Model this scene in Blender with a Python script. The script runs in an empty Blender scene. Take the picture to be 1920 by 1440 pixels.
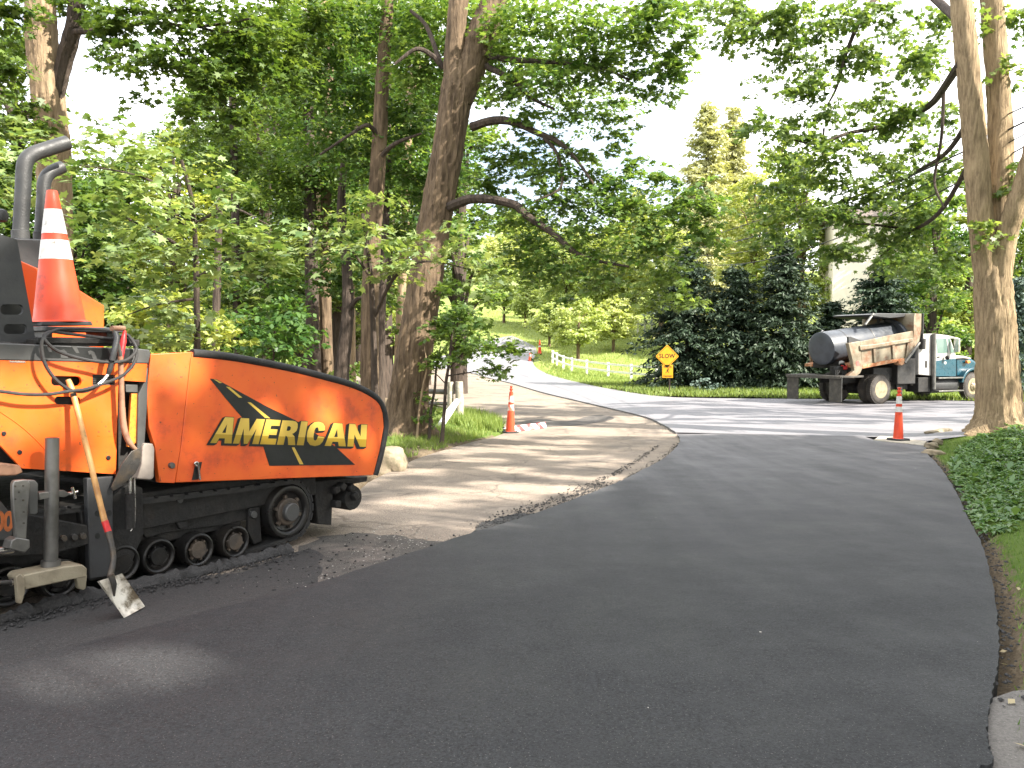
import bpy, bmesh, math, random
import numpy as np
from mathutils import Vector, Matrix, Quaternion
R = math.radians
scene = bpy.context.scene
col = scene.collection
random.seed(7)

# ------------------------------------------------------------------ camera
CAM_H, HORIZON, FPX = 1.6, 650.0, 1500.0
PITCH = math.atan((720.0 - HORIZON) / FPX)
cam_data = bpy.data.cameras.new('camera')
cam_data.sensor_width = 36.0
cam_data.lens = 36.0 * FPX / 1920.0
cam_data.clip_start, cam_data.clip_end = 0.05, 2000.0
cam = bpy.data.objects.new('camera', cam_data)
col.objects.link(cam)
cam.location = (0, 0, CAM_H)
cam.rotation_euler = (R(90) - PITCH, 0, 0)
scene.camera = cam

# ------------------------------------------------------------------ light
SUN = Vector((0.70, -0.36, 0.62)).normalized()
SUN_EL = math.asin(SUN.z)
SUN_AZ = math.atan2(SUN.x, SUN.y)
world = bpy.data.worlds.new('World')
scene.world = world
world.use_nodes = True
wn, wl = world.node_tree.nodes, world.node_tree.links
bg = wn['Background']
sky = wn.new('ShaderNodeTexSky')
sky.sky_type = 'NISHITA'
sky.sun_disc = False
sky.sun_elevation = SUN_EL
sky.sun_rotation = SUN_AZ
sky.dust_density = 2.5
sky.air_density = 1.0
tc = wn.new('ShaderNodeTexCoord')
cn = wn.new('ShaderNodeTexNoise')
cn.inputs['Scale'].default_value = 2.2
cn.inputs['Detail'].default_value = 6.0
wl.new(tc.outputs['Generated'], cn.inputs['Vector'])
cr = wn.new('ShaderNodeValToRGB')
cr.color_ramp.elements[0].position, cr.color_ramp.elements[1].position = 0.33, 0.57
wl.new(cn.outputs['Fac'], cr.inputs['Fac'])
cm = wn.new('ShaderNodeMix')
cm.data_type = 'RGBA'
cm.inputs[7].default_value = (9.5, 9.5, 9.5, 1)
wl.new(cr.outputs['Color'], cm.inputs[0])
wl.new(sky.outputs['Color'], cm.inputs[6])
wl.new(cm.outputs[2], bg.inputs['Color'])
bg.inputs['Strength'].default_value = 0.11

sun_data = bpy.data.lights.new('sun', 'SUN')
sun_data.energy = 5.0
sun_data.angle = R(0.75)
sun_data.color = (1.0, 0.93, 0.82)
sun = bpy.data.objects.new('sun', sun_data)
col.objects.link(sun)
sun.location = (20, -10, 30)
sun.rotation_euler = SUN.to_track_quat('Z', 'Y').to_euler()

scene.view_settings.view_transform = 'Standard'
scene.view_settings.look = 'None'
scene.view_settings.gamma = 1.0
scene.view_settings.exposure = 1.82
scene.render.engine = 'CYCLES'
cy = scene.cycles
cy.max_bounces = 7
cy.diffuse_bounces = 3
cy.glossy_bounces = 2
cy.transmission_bounces = 4
cy.transparent_max_bounces = 6
cy.use_denoising = True
cy.sample_clamp_indirect = 6.0

# ------------------------------------------------------------------ measuring helpers
CO = Vector((0, 0, CAM_H))
_f = Vector((0, math.cos(PITCH), -math.sin(PITCH)))
_u = Vector((0, math.sin(PITCH), math.cos(PITCH)))

def ray(px, py):
    return _f + Vector((1, 0, 0)) * ((px - 960.0) / FPX) + _u * ((720.0 - py) / FPX)

def W(px, py, d):
    r = ray(px, py)
    return CO + r * (d / r.y)

def project(P):
    """pixel coordinates (arrays) of world points P (N,3)"""
    q = P - np.array(CO)
    dep = q @ np.array(_f)
    dep = np.where(dep > 0.05, dep, np.nan)
    return 960 + FPX * q[:, 0] / dep, 720 - FPX * (q @ np.array(_u)) / dep

def smooth(a, b, x):
    t = np.clip((np.asarray(x, float) - a) / (b - a), 0, 1)
    return t * t * (3 - 2 * t)

def base_z(y):
    y = np.asarray(y, float)
    z = np.where(y < 15.5, -0.029 * y, 0)
    t = np.clip((y - 15.5) / 4.0, 0, 1)
    z = np.where((y >= 15.5) & (y < 19.5), -0.4495 - 0.029 * 4 * (t - t * t / 2), z)
    z = np.where(y >= 19.5, -0.5075, z)
    h = np.where(y > 48, 0.0042 * (np.minimum(y, 66) - 48) ** 2, 0)
    h = h + np.where(y > 66, (np.minimum(y, 190) - 66) * 0.151, 0)
    return z + h

def ground_hit(px, py, fn):
    r = ray(px, py)
    r = r / r.y
    lo, hi = 0.5, 400.0
    d = lo
    step = 0.25
    while d < hi:
        p = CO + r * d
        if p.z <= float(fn(p.x, p.y)):
            a, b = d - step, d
            for _ in range(30):
                m = (a + b) / 2
                p = CO + r * m
                if p.z <= float(fn(p.x, p.y)):
                    b = m
                else:
                    a = m
            return CO + r * b
        step = 0.25 if d < 40 else 0.8
        d += step
    return CO + r * hi

def G0(px, py):
    return ground_hit(px, py, lambda x, y: base_z(y))

# right edge of the new driveway and left edge of the old road, used for the banks beside them
RIGHT_PX = [(1905, 1560), (1862, 1440), (1850, 1390), (1858, 1320), (1872, 1235), (1866, 1140), (1845, 1040), (1814, 975),
            (1791, 925), (1762, 880), (1737, 852), (1738, 838)]
right_edge = [(1.70, -12.0), (1.66, 0.0)] + [tuple(G0(*p)[:2]) for p in RIGHT_PX]
_re = np.array(sorted([(y, x) for x, y in right_edge]))
LEFT_PX = [(600, 960), (690, 905), (745, 878), (790, 857), (870, 833), (930, 818), (948, 808), (938, 794), (905, 780), (850, 768), (780, 752), (700, 744)]
left_edge = [(-9.0, -12.0), (-6.8, 2.0), (-4.2, 8.0)] + [tuple(G0(*p)[:2]) for p in LEFT_PX]

def mound_r(x, y):
    ex = np.interp(y, _re[:, 0], _re[:, 1])
    d = x - ex
    k = smooth(0.0, 1.8, d) * 0.18 + smooth(1.5, 6, d) * 0.22
    return k * (1 - smooth(17.2, 20.0, y + 0.05 * d))

def poly_dist_inside(x, y, poly):
    """signed-ish distance: >0 inside the polygon"""
    x, y = np.asarray(x, float), np.asarray(y, float)
    P = np.array(poly, float)
    Q = np.roll(P, -1, axis=0)
    ins = np.zeros(x.shape, bool)
    dm = np.full(x.shape, 1e9)
    for (x0, y0), (x1, y1) in zip(P, Q):
        c = ((y0 > y) != (y1 > y))
        with np.errstate(divide='ignore', invalid='ignore'):
            xi = (x1 - x0) * (y - y0) / (y1 - y0 if y1 != y0 else 1e-9) + x0
        ins ^= c & (x < xi)
        vx, vy = x1 - x0, y1 - y0
        L = vx * vx + vy * vy + 1e-12
        t = np.clip(((x - x0) * vx + (y - y0) * vy) / L, 0, 1)
        dm = np.minimum(dm, np.hypot(x - x0 - t * vx, y - y0 - t * vy))
    return np.where(ins, dm, -dm)

left_bank = left_edge[3:] + [(-60, 34), (-60, 8), (-9, 8)]

def T(x, y):
    x, y = np.asarray(x, float), np.asarray(y, float)
    z = base_z(y) + mound_r(x, y)
    near = (y > 5) & (y < 36) & (x < 2)
    if np.any(near):
        dl = poly_dist_inside(x, y, left_bank)
        z = z + np.where(near, smooth(0.0, 1.6, dl) * 0.2 + smooth(2, 14, dl) * 0.25, 0)
    return z

def Tz(x, y):
    return float(T(np.array([x]), np.array([y]))[0])

def G(px, py):
    return ground_hit(px, py, lambda x, y: T(np.array([x]), np.array([y]))[0])

# ------------------------------------------------------------------ object helpers
def link(o, parent=None):
    col.objects.link(o)
    if parent is not None:
        o.parent = parent
    return o

def tag(o, label=None, cat=None, group=None, kind=None):
    if label: o['label'] = label
    if cat: o['category'] = cat
    if group: o['group'] = group
    if kind: o['kind'] = kind
    return o

def empty(name, loc, rz=0.0, label=None, cat=None, group=None):
    o = bpy.data.objects.new(name, None)
    o.location, o.rotation_euler = loc, (0, 0, rz)
    o.empty_display_size = 0.2
    link(o)
    return tag(o, label, cat, group)

def copy_tree(o, parent=None):
    kids = list(o.children)
    c = o.copy()
    col.objects.link(c)
    c.parent = parent
    for ch in kids:
        copy_tree(ch, c)
    return c

def np_mesh(name, verts, faces_k, mats, tint=None, smooth_=False):
    """verts (N,3), faces_k (F,k) index array"""
    me = bpy.data.meshes.new(name)
    F, k = faces_k.shape
    me.vertices.add(len(verts))
    me.vertices.foreach_set('co', np.ascontiguousarray(verts, np.float32).ravel())
    me.loops.add(F * k)
    me.loops.foreach_set('vertex_index', np.ascontiguousarray(faces_k, np.int32).ravel())
    me.polygons.add(F)
    me.polygons.foreach_set('loop_start', np.arange(0, F * k, k, dtype=np.int32))
    try:
        me.polygons.foreach_set('loop_total', np.full(F, k, np.int32))
    except Exception:
        pass
    if smooth_:
        me.polygons.foreach_set('use_smooth', np.ones(F, bool))
    me.update(calc_edges=True)
    me.validate()
    if tint is not None:
        at = me.attributes.new('tint', 'FLOAT', 'FACE')
        at.data.foreach_set('value', np.ascontiguousarray(tint, np.float32))
    for m in (mats if isinstance(mats, (list, tuple)) else [mats]):
        me.materials.append(m)
    return me

class MB:
    """collects shapes, links them as ONE mesh object"""
    def __init__(s):
        s.v, s.f = [], []
    def add(s, vs, fs):
        n = len(s.v)
        s.v += [Vector(p) for p in vs]
        s.f += [tuple(i + n for i in f) for f in fs]
        return s
    def box(s, c, size, rot=None):
        c = Vector(c)
        hx, hy, hz = size[0] / 2, size[1] / 2, size[2] / 2
        vs = []
        for x, y, z in ((-1,-1,-1),(1,-1,-1),(1,1,-1),(-1,1,-1),(-1,-1,1),(1,-1,1),(1,1,1),(-1,1,1)):
            p = Vector((x * hx, y * hy, z * hz))
            if rot is not None: p = rot @ p
            vs.append(c + p)
        return s.add(vs, [(3,2,1,0),(4,5,6,7),(0,1,5,4),(1,2,6,5),(2,3,7,6),(3,0,4,7)])
    def prism(s, A, B):
        """two matching rings of 3D points, capped"""
        n = len(A)
        return s.add(list(A) + list(B), [tuple(range(n))[::-1], tuple(range(n, 2 * n))] +
                     [(i, (i + 1) % n, n + (i + 1) % n, n + i) for i in range(n)])
    def tube(s, path, rad, n=10, caps=True, squash=1.0, jitter=0.0, seed=0):
        path = [Vector(p) for p in path]
        m = len(path)
        if not hasattr(rad, '__len__'): rad = [rad] * m
        rg = random.Random(seed)
        t0 = (path[1] - path[0]).normalized()
        ref = Vector((0, 0, 1)) if abs(t0.z) < 0.9 else Vector((1, 0, 0))
        nrm = (ref - t0 * ref.dot(t0)).normalized()
        vs = []
        for i, p in enumerate(path):
            t = (path[min(i + 1, m - 1)] - path[max(i - 1, 0)])
            t = t.normalized() if t.length > 1e-9 else t0
            nrm = (nrm - t * nrm.dot(t))
            nrm = nrm.normalized() if nrm.length > 1e-6 else t.orthogonal().normalized()
            b = t.cross(nrm)
            for k in range(n):
                a = 2 * math.pi * k / n
                r = rad[i] * (1 + (rg.uniform(-jitter, jitter) if jitter else 0))
                vs.append(p + nrm * (math.cos(a) * r) + b * (math.sin(a) * r * squash))
        fs = []
        for i in range(m - 1):
            for k in range(n):
                fs.append((i * n + k, i * n + (k + 1) % n, (i + 1) * n + (k + 1) % n, (i + 1) * n + k))
        if caps:
            fs.append(tuple(range(n))[::-1])
            fs.append(tuple((m - 1) * n + k for k in range(n)))
        return s.add(vs, fs)
    def lathe(s, c, axis, prof, n=28):
        """prof: list of (along axis, radius)"""
        c, axis = Vector(c), Vector(axis).normalized()
        e1 = axis.orthogonal().normalized()
        e2 = axis.cross(e1)
        vs, fs = [], []
        for h, r in prof:
            for k in range(n):
                a = 2 * math.pi * k / n
                vs.append(c + axis * h + (e1 * math.cos(a) + e2 * math.sin(a)) * max(r, 1e-4))
        m = len(prof)
        for i in range(m - 1):
            for k in range(n):
                fs.append((i * n + k, i * n + (k + 1) % n, (i + 1) * n + (k + 1) % n, (i + 1) * n + k))
        fs.append(tuple(range(n))[::-1])
        fs.append(tuple((m - 1) * n + k for k in range(n)))
        return s.add(vs, fs)
    def build(s, name, mat, parent=None, smooth_=True, bevel=0.0, origin=None, seg=2):
        me = bpy.data.meshes.new(name)
        o_ = Vector(origin) if origin is not None else Vector((0, 0, 0))
        me.from_pydata([tuple(p - o_) for p in s.v], [], s.f)
        me.update()
        bm = bmesh.new()
        bm.from_mesh(me)
        bmesh.ops.recalc_face_normals(bm, faces=bm.faces)
        bm.to_mesh(me)
        bm.free()
        if smooth_:
            me.polygons.foreach_set('use_smooth', np.ones(len(me.polygons), bool))
            try:
                me.set_sharp_from_angle(angle=R(38))
            except Exception:
                pass
        me.materials.append(mat)
        o = bpy.data.objects.new(name, me)
        link(o, parent)
        if bevel:
            b = o.modifiers.new('bevel', 'BEVEL')
            b.width, b.segments, b.limit_method, b.angle_limit = bevel, seg, 'ANGLE', R(40)
        return o

def spline(pts, n=6):
    """Catmull-Rom through points (any dimension)"""
    P = [np.array(p, float) for p in pts]
    P = [2 * P[0] - P[1]] + P + [2 * P[-1] - P[-2]]
    out = []
    for i in range(1, len(P) - 2):
        for k in range(n):
            t = k / n
            a, b, c, d = P[i - 1], P[i], P[i + 1], P[i + 2]
            out.append(0.5 * (2 * b + (c - a) * t + (2 * a - 5 * b + 4 * c - d) * t * t + (3 * b - a - 3 * c + d) * t ** 3))
    out.append(P[-2])
    return [tuple(q) for q in out]

class Frame:
    """a vehicle's own axes: x forward, y to its left, z up"""
    def __init__(s, O, ang):
        s.O = Vector(O)
        s.ang = ang
        s.x = Vector((math.cos(ang), math.sin(ang), 0))
        s.y = Vector((-math.sin(ang), math.cos(ang), 0))
    def S(s, px, py, c):
        r = ray(px, py)
        t = ((s.O - CO).dot(s.y) + c) / r.dot(s.y)
        q = CO + r * t - s.O
        return Vector((q.dot(s.x), c, q.z))
    def loc(s, P):
        q = Vector(P) - s.O
        return Vector((q.dot(s.x), q.dot(s.y), q.z))
    def world(s, p):
        return s.O + s.x * p[0] + s.y * p[1] + Vector((0, 0, p[2]))
    def plate(s, mb, pts, c0, c1):
        """outline measured on plane c0, carried straight through to c1"""
        A = [s.S(x, y, c0) for x, y in pts]
        mb.prism(A, [Vector((p.x, c1, p.z)) for p in A])
        return mb

# ------------------------------------------------------------------ materials
def new_mat(name):
    m = bpy.data.materials.new(name)
    m.use_nodes = True
    nt = m.node_tree
    return m, nt, nt.nodes, nt.links, nt.nodes['Principled BSDF']

def noise(n, l, vec, scale, detail=4.0, rough=0.55):
    t = n.new('ShaderNodeTexNoise')
    t.inputs['Scale'].default_value = scale
    t.inputs['Detail'].default_value = detail
    t.inputs['Roughness'].default_value = rough
    if vec is not None: l.new(vec, t.inputs['Vector'])
    return t.outputs['Fac']

def ramp(n, l, fac, stops):
    r = n.new('ShaderNodeValToRGB')
    el = r.color_ramp.elements
    while len(el) < len(stops): el.new(0.5)
    for e, (p, c) in zip(el, stops):
        e.position = p
        e.color = (c, c, c, 1) if not hasattr(c, '__len__') else (*c, 1)
    l.new(fac, r.inputs['Fac'])
    return r.outputs['Color']

def mix(n, l, fac, a, b, mode='MIX'):
    m = n.new('ShaderNodeMix')
    m.data_type, m.blend_type = 'RGBA', mode
    for i, v in ((0, fac), (6, a), (7, b)):
        if isinstance(v, (int, float)): m.inputs[i].default_value = v
        elif isinstance(v, tuple): m.inputs[i].default_value = (*v, 1) if len(v) == 3 else v
        else: l.new(v, m.inputs[i])
    return m.outputs[2]

def bump(n, l, h, strength, dist=0.02, prev=None):
    b = n.new('ShaderNodeBump')
    b.inputs['Strength'].default_value = strength
    b.inputs['Distance'].default_value = dist
    l.new(h, b.inputs['Height'])
    if prev is not None: l.new(prev, b.inputs['Normal'])
    return b.outputs['Normal']

def M(name, c, rough=0.5, metal=0.0, c2=None, scale=6.0, amt=(0.45, 0.65), bmp=0.0, bscale=60.0, dirt=None, dscale=3.0, damt=(0.55, 0.8), spec=0.5, spat=None):
    """paint / metal / plastic with wear: c broken up by c2 in noise patches, dirt on top"""
    m, nt, n, l, p = new_mat(name)
    v = n.new('ShaderNodeTexCoord').outputs['Object']
    c2 = c2 or tuple(x * 0.75 for x in c)
    out = mix(n, l, ramp(n, l, noise(n, l, v, scale, 6), [(amt[0], 0.0), (amt[1], 1.0)]), c, c2)
    rgh = ramp(n, l, noise(n, l, v, scale * 2.3, 4), [(0.3, max(rough - 0.12, 0.05)), (0.7, min(rough + 0.15, 1.0))])
    if dirt:
        out = mix(n, l, ramp(n, l, noise(n, l, v, dscale, 9, 0.7), [(damt[0], 0.0), (damt[1], 1.0)]), out, dirt)
    if spat:
        out = mix(n, l, ramp(n, l, noise(n, l, v, 38, 3, 0.5), [(0.685, 0.0), (0.71, 0.85)]), out, spat)
        mp = n.new('ShaderNodeMapping')
        mp.inputs['Scale'].default_value = (1.2, 1.2, 14)
        l.new(v, mp.inputs['Vector'])
        out = mix(n, l, ramp(n, l, noise(n, l, mp.outputs[0], 2.0, 6, 0.7), [(0.60, 0.0), (0.72, 0.5)]), out, tuple(x * .45 for x in c))
    l.new(out, p.inputs['Base Color'])
    l.new(rgh, p.inputs['Roughness'])
    p.inputs['Metallic'].default_value = metal
    p.inputs['Specular IOR Level'].default_value = spec
    if bmp:
        l.new(bump(n, l, noise(n, l, v, bscale, 4), bmp), p.inputs['Normal'])
    return m

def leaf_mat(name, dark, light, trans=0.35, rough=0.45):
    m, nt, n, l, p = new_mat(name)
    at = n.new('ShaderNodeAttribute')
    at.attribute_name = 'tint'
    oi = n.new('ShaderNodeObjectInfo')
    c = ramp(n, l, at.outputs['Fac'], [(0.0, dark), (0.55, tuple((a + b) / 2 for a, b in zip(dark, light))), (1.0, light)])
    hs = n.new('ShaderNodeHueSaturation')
    mr = n.new('ShaderNodeMapRange')
    mr.inputs[3].default_value, mr.inputs[4].default_value = 0.485, 0.515
    l.new(oi.outputs['Random'], mr.inputs[0])
    l.new(mr.outputs[0], hs.inputs['Hue'])
    l.new(c, hs.inputs['Color'])
    l.new(hs.outputs['Color'], p.inputs['Base Color'])
    p.inputs['Roughness'].default_value = rough
    p.inputs['Specular IOR Level'].default_value = 0.4
    tr = n.new('ShaderNodeBsdfTranslucent')
    tcol = mix(n, l, 1.0, hs.outputs['Color'], (1.45, 1.4, 0.6), 'MULTIPLY')
    l.new(tcol, tr.inputs['Color'])
    ms = n.new('ShaderNodeMixShader')
    ms.inputs[0].default_value = trans
    l.new(p.outputs[0], ms.inputs[1])
    l.new(tr.outputs[0], ms.inputs[2])
    l.new(ms.outputs[0], n['Material Output'].inputs['Surface'])
    return m

def bark_mat(name, c, c2, s=1.0):
    m, nt, n, l, p = new_mat(name)
    tcd = n.new('ShaderNodeTexCoord')
    mp = n.new('ShaderNodeMapping')
    mp.inputs['Scale'].default_value = (14 * s, 14 * s, 1.6 * s)
    l.new(tcd.outputs['Object'], mp.inputs['Vector'])
    f = noise(n, l, mp.outputs[0], 1.0, 8, 0.65)
    big = noise(n, l, tcd.outputs['Object'], 1.3, 4)
    co = mix(n, l, ramp(n, l, f, [(0.36, 0.0), (0.62, 1.0)]), c2, c)
    co = mix(n, l, ramp(n, l, big, [(0.5, 0.0), (0.75, 0.55)]), co, tuple(x * 1.35 for x in c))
    l.new(co, p.inputs['Base Color'])
    p.inputs['Roughness'].default_value = 0.9
    p.inputs['Specular IOR Level'].default_value = 0.2
    l.new(bump(n, l, f, 1.0, 0.06), p.inputs['Normal'])
    return m

def asphalt_mat(name, c, grain=0.5, patch=None, patch_amt=(0.6, 0.75), speck=0.0, rough=0.8, pscale=0.9, spec=0.35, patch2=None, far_sheen=None, cracks=0.0):
    m, nt, n, l, p = new_mat(name)
    v = n.new('ShaderNodeTexCoord').outputs['Object']
    fine = noise(n, l, v, 75, 5, 0.8)
    mid = noise(n, l, v, 24, 5, 0.6)
    wide = noise(n, l, v, pscale, 6, 0.6)
    co = mix(n, l, ramp(n, l, fine, [(0.38, 0.0), (0.62, 1.0)]), tuple(x * (1 - grain) for x in c), tuple(x * (1 + grain) for x in c))
    co = mix(n, l, ramp(n, l, mid, [(0.35, 0.0), (0.7, 0.35)]), co, tuple(x * 1.5 for x in c))
    if patch:
        co = mix(n, l, ramp(n, l, wide, [(patch_amt[0], 0.0), (patch_amt[1], 1.0)]), co, patch)
    else:
        co = mix(n, l, ramp(n, l, wide, [(0.4, 0.0), (0.7, 0.3)]), co, tuple(x * 0.75 for x in c))
    if far_sheen:
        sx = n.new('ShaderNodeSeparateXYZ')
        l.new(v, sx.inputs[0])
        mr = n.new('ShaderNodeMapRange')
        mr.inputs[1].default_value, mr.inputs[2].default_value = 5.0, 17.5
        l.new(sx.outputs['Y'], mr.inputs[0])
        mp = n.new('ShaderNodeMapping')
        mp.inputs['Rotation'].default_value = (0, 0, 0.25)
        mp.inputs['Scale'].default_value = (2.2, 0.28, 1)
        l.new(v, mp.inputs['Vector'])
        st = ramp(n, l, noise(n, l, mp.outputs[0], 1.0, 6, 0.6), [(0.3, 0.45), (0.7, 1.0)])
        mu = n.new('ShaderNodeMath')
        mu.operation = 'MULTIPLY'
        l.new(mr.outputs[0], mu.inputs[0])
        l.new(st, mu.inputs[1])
        co = mix(n, l, mu.outputs[0], co, far_sheen)  # far end painted lighter, standing in for reflection at grazing view
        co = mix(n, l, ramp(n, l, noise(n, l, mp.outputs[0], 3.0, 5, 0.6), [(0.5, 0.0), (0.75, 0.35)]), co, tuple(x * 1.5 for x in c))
    if patch2:
        co = mix(n, l, ramp(n, l, noise(n, l, v, pscale * 3.1, 8, 0.65), [(0.52, 0.0), (0.68, 0.8)]), co, patch2)
    if cracks:
        vc = n.new('ShaderNodeTexVoronoi')
        vc.feature = 'DISTANCE_TO_EDGE'
        vc.inputs['Scale'].default_value = 0.55
        wv = n.new('ShaderNodeVectorMath')
        wv.operation = 'ADD'
        nz = n.new('ShaderNodeTexNoise')
        nz.inputs['Scale'].default_value = 1.7
        nz.inputs['Detail'].default_value = 6
        l.new(v, nz.inputs['Vector'])
        l.new(v, wv.inputs[0])
        l.new(nz.outputs['Color'], wv.inputs[1])
        l.new(wv.outputs[0], vc.inputs['Vector'])
        co = mix(n, l, ramp(n, l, vc.outputs['Distance'], [(0.004, cracks), (0.016, 0.0)]), co, tuple(x * .35 for x in c))
    if speck:
        vo = n.new('ShaderNodeTexVoronoi')
        vo.inputs['Scale'].default_value = 55
        l.new(v, vo.inputs['Vector'])
        co = mix(n, l, ramp(n, l, vo.outputs['Distance'], [(0.06, speck), (0.16, 0.0)]), co, (0.55, 0.5, 0.45))
    l.new(co, p.inputs['Base Color'])
    l.new(ramp(n, l, noise(n, l, v, pscale * 1.6, 6, 0.65), [(0.3, rough - 0.12), (0.7, min(1.0, rough + 0.12))]), p.inputs['Roughness'])
    p.inputs['Specular IOR Level'].default_value = spec
    b1 = bump(n, l, mid, 0.25, 0.02)
    l.new(bump(n, l, fine, 0.5, 0.008, b1), p.inputs['Normal'])
    return m
# ------------------------------------------------------------------ ground, roads
def gpx(pts):
    return [tuple(G0(*p)[:2]) for p in pts]

def ragged(pts, n, amp, seed):
    rg = random.Random(seed)
    s = spline(pts, n)
    return [(x + rg.uniform(-amp, amp), y + rg.uniform(-amp, amp)) for x, y in s]

# new driveway: left edge from far to near, then back along the right edge
drive_left = gpx([(1270, 817), (1274, 832), (1246, 862), (1190, 893), (1140, 917), (1000, 970), (880, 1008), (720, 1062),
                  (560, 1112), (330, 1172), (0, 1262), (-300, 1352)])
drive_far = gpx([(1738, 838), (1640, 828), (1600, 815), (1400, 815)])
drive_r = ragged(right_edge, 14, 0.007, 3)
drive_l = ragged(drive_left, 9, 0.012, 4)
drive_poly = drive_l + [(-6.2, -1.0), (-6.2, -12.0)] + drive_r + drive_far[1:]
# cross street: new mat with its lip towards the old surface
street_near = gpx([(800, 690), (870, 697), (940, 715), (1010, 735), (1100, 757), (1200, 781), (1240, 797), (1268, 814)])
street_far = gpx([(2400, 762), (1920, 756), (1700, 752), (1500, 750), (1300, 748), (1230, 744), (1180, 737), (1120, 726),
                  (1060, 712), (1022, 700), (1004, 689), (999, 676), (1006, 664), (1004, 652), (985, 641)])
street_poly = ragged(street_near, 7, 0.015, 5) + gpx([(1400, 813), (1600, 811)]) + gpx([(1652, 823), (1740, 832)]) + \
    gpx([(1752, 820), (1775, 811), (1830, 803), (1920, 797)]) + [(24.0, 19.6), (40, 20.0)] + [(40, 27.0)] + spline(street_far, 5) + \
    gpx([(960, 630)]) + gpx([(900, 640), (850, 662), (770, 684)])
old_poly = [tuple(p) for p in spline(left_edge, 4)] + [(-40, 40.0), (-40, 60.0), (-6, 62.0), (4, 50.0), (12, 30.0)] + gpx([(1300, 812), (1300, 840), (1150, 930), (900, 1012), (560, 1125), (330, 1185), (0, 1275)]) + [(-5.5, 1.0), (-5.5, -12.0)]

def sheet(name, poly, off, mat, step=1.0, skirt=0.0, kind='structure', fn=None):
    bm = bmesh.new()
    vs = [bm.verts.new((x, y, 0)) for x, y in poly]
    f = bm.faces.new(vs)
    bmesh.ops.triangulate(bm, faces=[f])
    xs = [v.co.x for v in bm.verts]
    ys = [v.co.y for v in bm.verts]
    for ax, lo, hi in ((0, min(xs), max(xs)), (1, min(ys), max(ys))):
        a = math.floor(lo / step) * step
        while a < hi:
            no = (1, 0, 0) if ax == 0 else (0, 1, 0)
            bmesh.ops.bisect_plane(bm, geom=bm.verts[:] + bm.edges[:] + bm.faces[:], plane_co=tuple(a * q for q in no), plane_no=no, dist=1e-4)
            a += step if a < 40 else step * 2.5
    if skirt:
        be = [e for e in bm.edges if len(e.link_faces) == 1]
        ret = bmesh.ops.extrude_edge_only(bm, edges=be)
        low = {v for v in ret['geom'] if isinstance(v, bmesh.types.BMVert)}
    else:
        low = set()
    bm.verts.ensure_lookup_table()
    P = np.array([v.co[:] for v in bm.verts])
    z = T(P[:, 0], P[:, 1]) if fn is None else fn(P[:, 0], P[:, 1])
    for v, zz in zip(bm.verts, z):
        v.co.z = zz + off - (skirt if v in low else 0.0)
    bmesh.ops.recalc_face_normals(bm, faces=bm.faces)
    up = sum(1 if q.normal.z > 0 else -1 for q in bm.faces if abs(q.normal.z) > .5)
    if up < 0:
        bmesh.ops.reverse_faces(bm, faces=bm.faces)
    me = bpy.data.meshes.new(name)
    bm.to_mesh(me)
    bm.free()
    me.materials.append(mat)
    o = bpy.data.objects.new(name, me)
    link(o)
    return tag(o, kind=kind)

m_new = asphalt_mat('fresh_asphalt', (0.0235, 0.0243, 0.026), 0.8, speck=0.25, rough=0.68, spec=0.25, far_sheen=(0.155, 0.150, 0.158))
m_street = asphalt_mat('street_asphalt', (0.165, 0.160, 0.172), 0.3, rough=0.6, spec=.45)
m_old = asphalt_mat('old_pavement', (0.215, 0.175, 0.138), 0.75, patch=(0.125, 0.105, 0.088), patch_amt=(0.48, 0.68), speck=0.8, rough=0.9, pscale=0.8, patch2=(0.29, 0.24, 0.19), cracks=0.55)
m_dirty = asphalt_mat('dirty_pavement', (0.068, 0.062, 0.056), 0.6, patch=(0.125, 0.108, 0.095), patch_amt=(0.5, 0.66), speck=0.8, rough=0.9, pscale=2.5, patch2=(0.04, 0.038, 0.036))
m_tack = asphalt_mat('loose_asphalt', (0.035, 0.034, 0.034), 0.6, speck=0.25, rough=0.85)
m_apron = asphalt_mat('worn_apron', (0.13, 0.12, 0.11), 0.35, speck=0.3, rough=0.9)

# terrain
def axis(segs):
    out = []
    for a, b, st in segs:
        out += list(np.arange(a, b - 1e-6, st))
    return np.array(out + [segs[-1][1]])
gx = axis([(-260, -60, 10), (-60, -20, 1.5), (-20, -8, 0.5), (-8, 12, 0.16), (12, 30, 0.6), (30, 80, 2), (80, 260, 10)])
gy = axis([(-60, -12, 4), (-12, 2, 0.5), (2, 24, 0.16), (24, 50, 0.5), (50, 100, 1.5), (100, 420, 8)])
X, Y = np.meshgrid(gx, gy)
Z = T(X, Y)
old_in = poly_dist_inside(X, Y, old_poly)
str_in = poly_dist_inside(X, Y, street_poly)
drv_in = poly_dist_inside(X, Y, drive_poly)
road_in = np.maximum(np.maximum(old_in, str_in), drv_in)
rs = np.random.RandomState(3)
Z = Z + np.where(road_in > -0.1, -0.10, 0.0) + np.where(road_in < -0.3, (rs.rand(*X.shape) - 0.5) * 0.03, 0)
nx, ny = len(gx), len(gy)
idx = np.arange(nx * ny).reshape(ny, nx)
quads = np.stack([idx[:-1, :-1], idx[:-1, 1:], idx[1:, 1:], idx[1:, :-1]], -1).reshape(-1, 4)
gme = np_mesh('ground', np.stack([X, Y, Z], -1).reshape(-1, 3), quads, [], smooth_=True)
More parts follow.
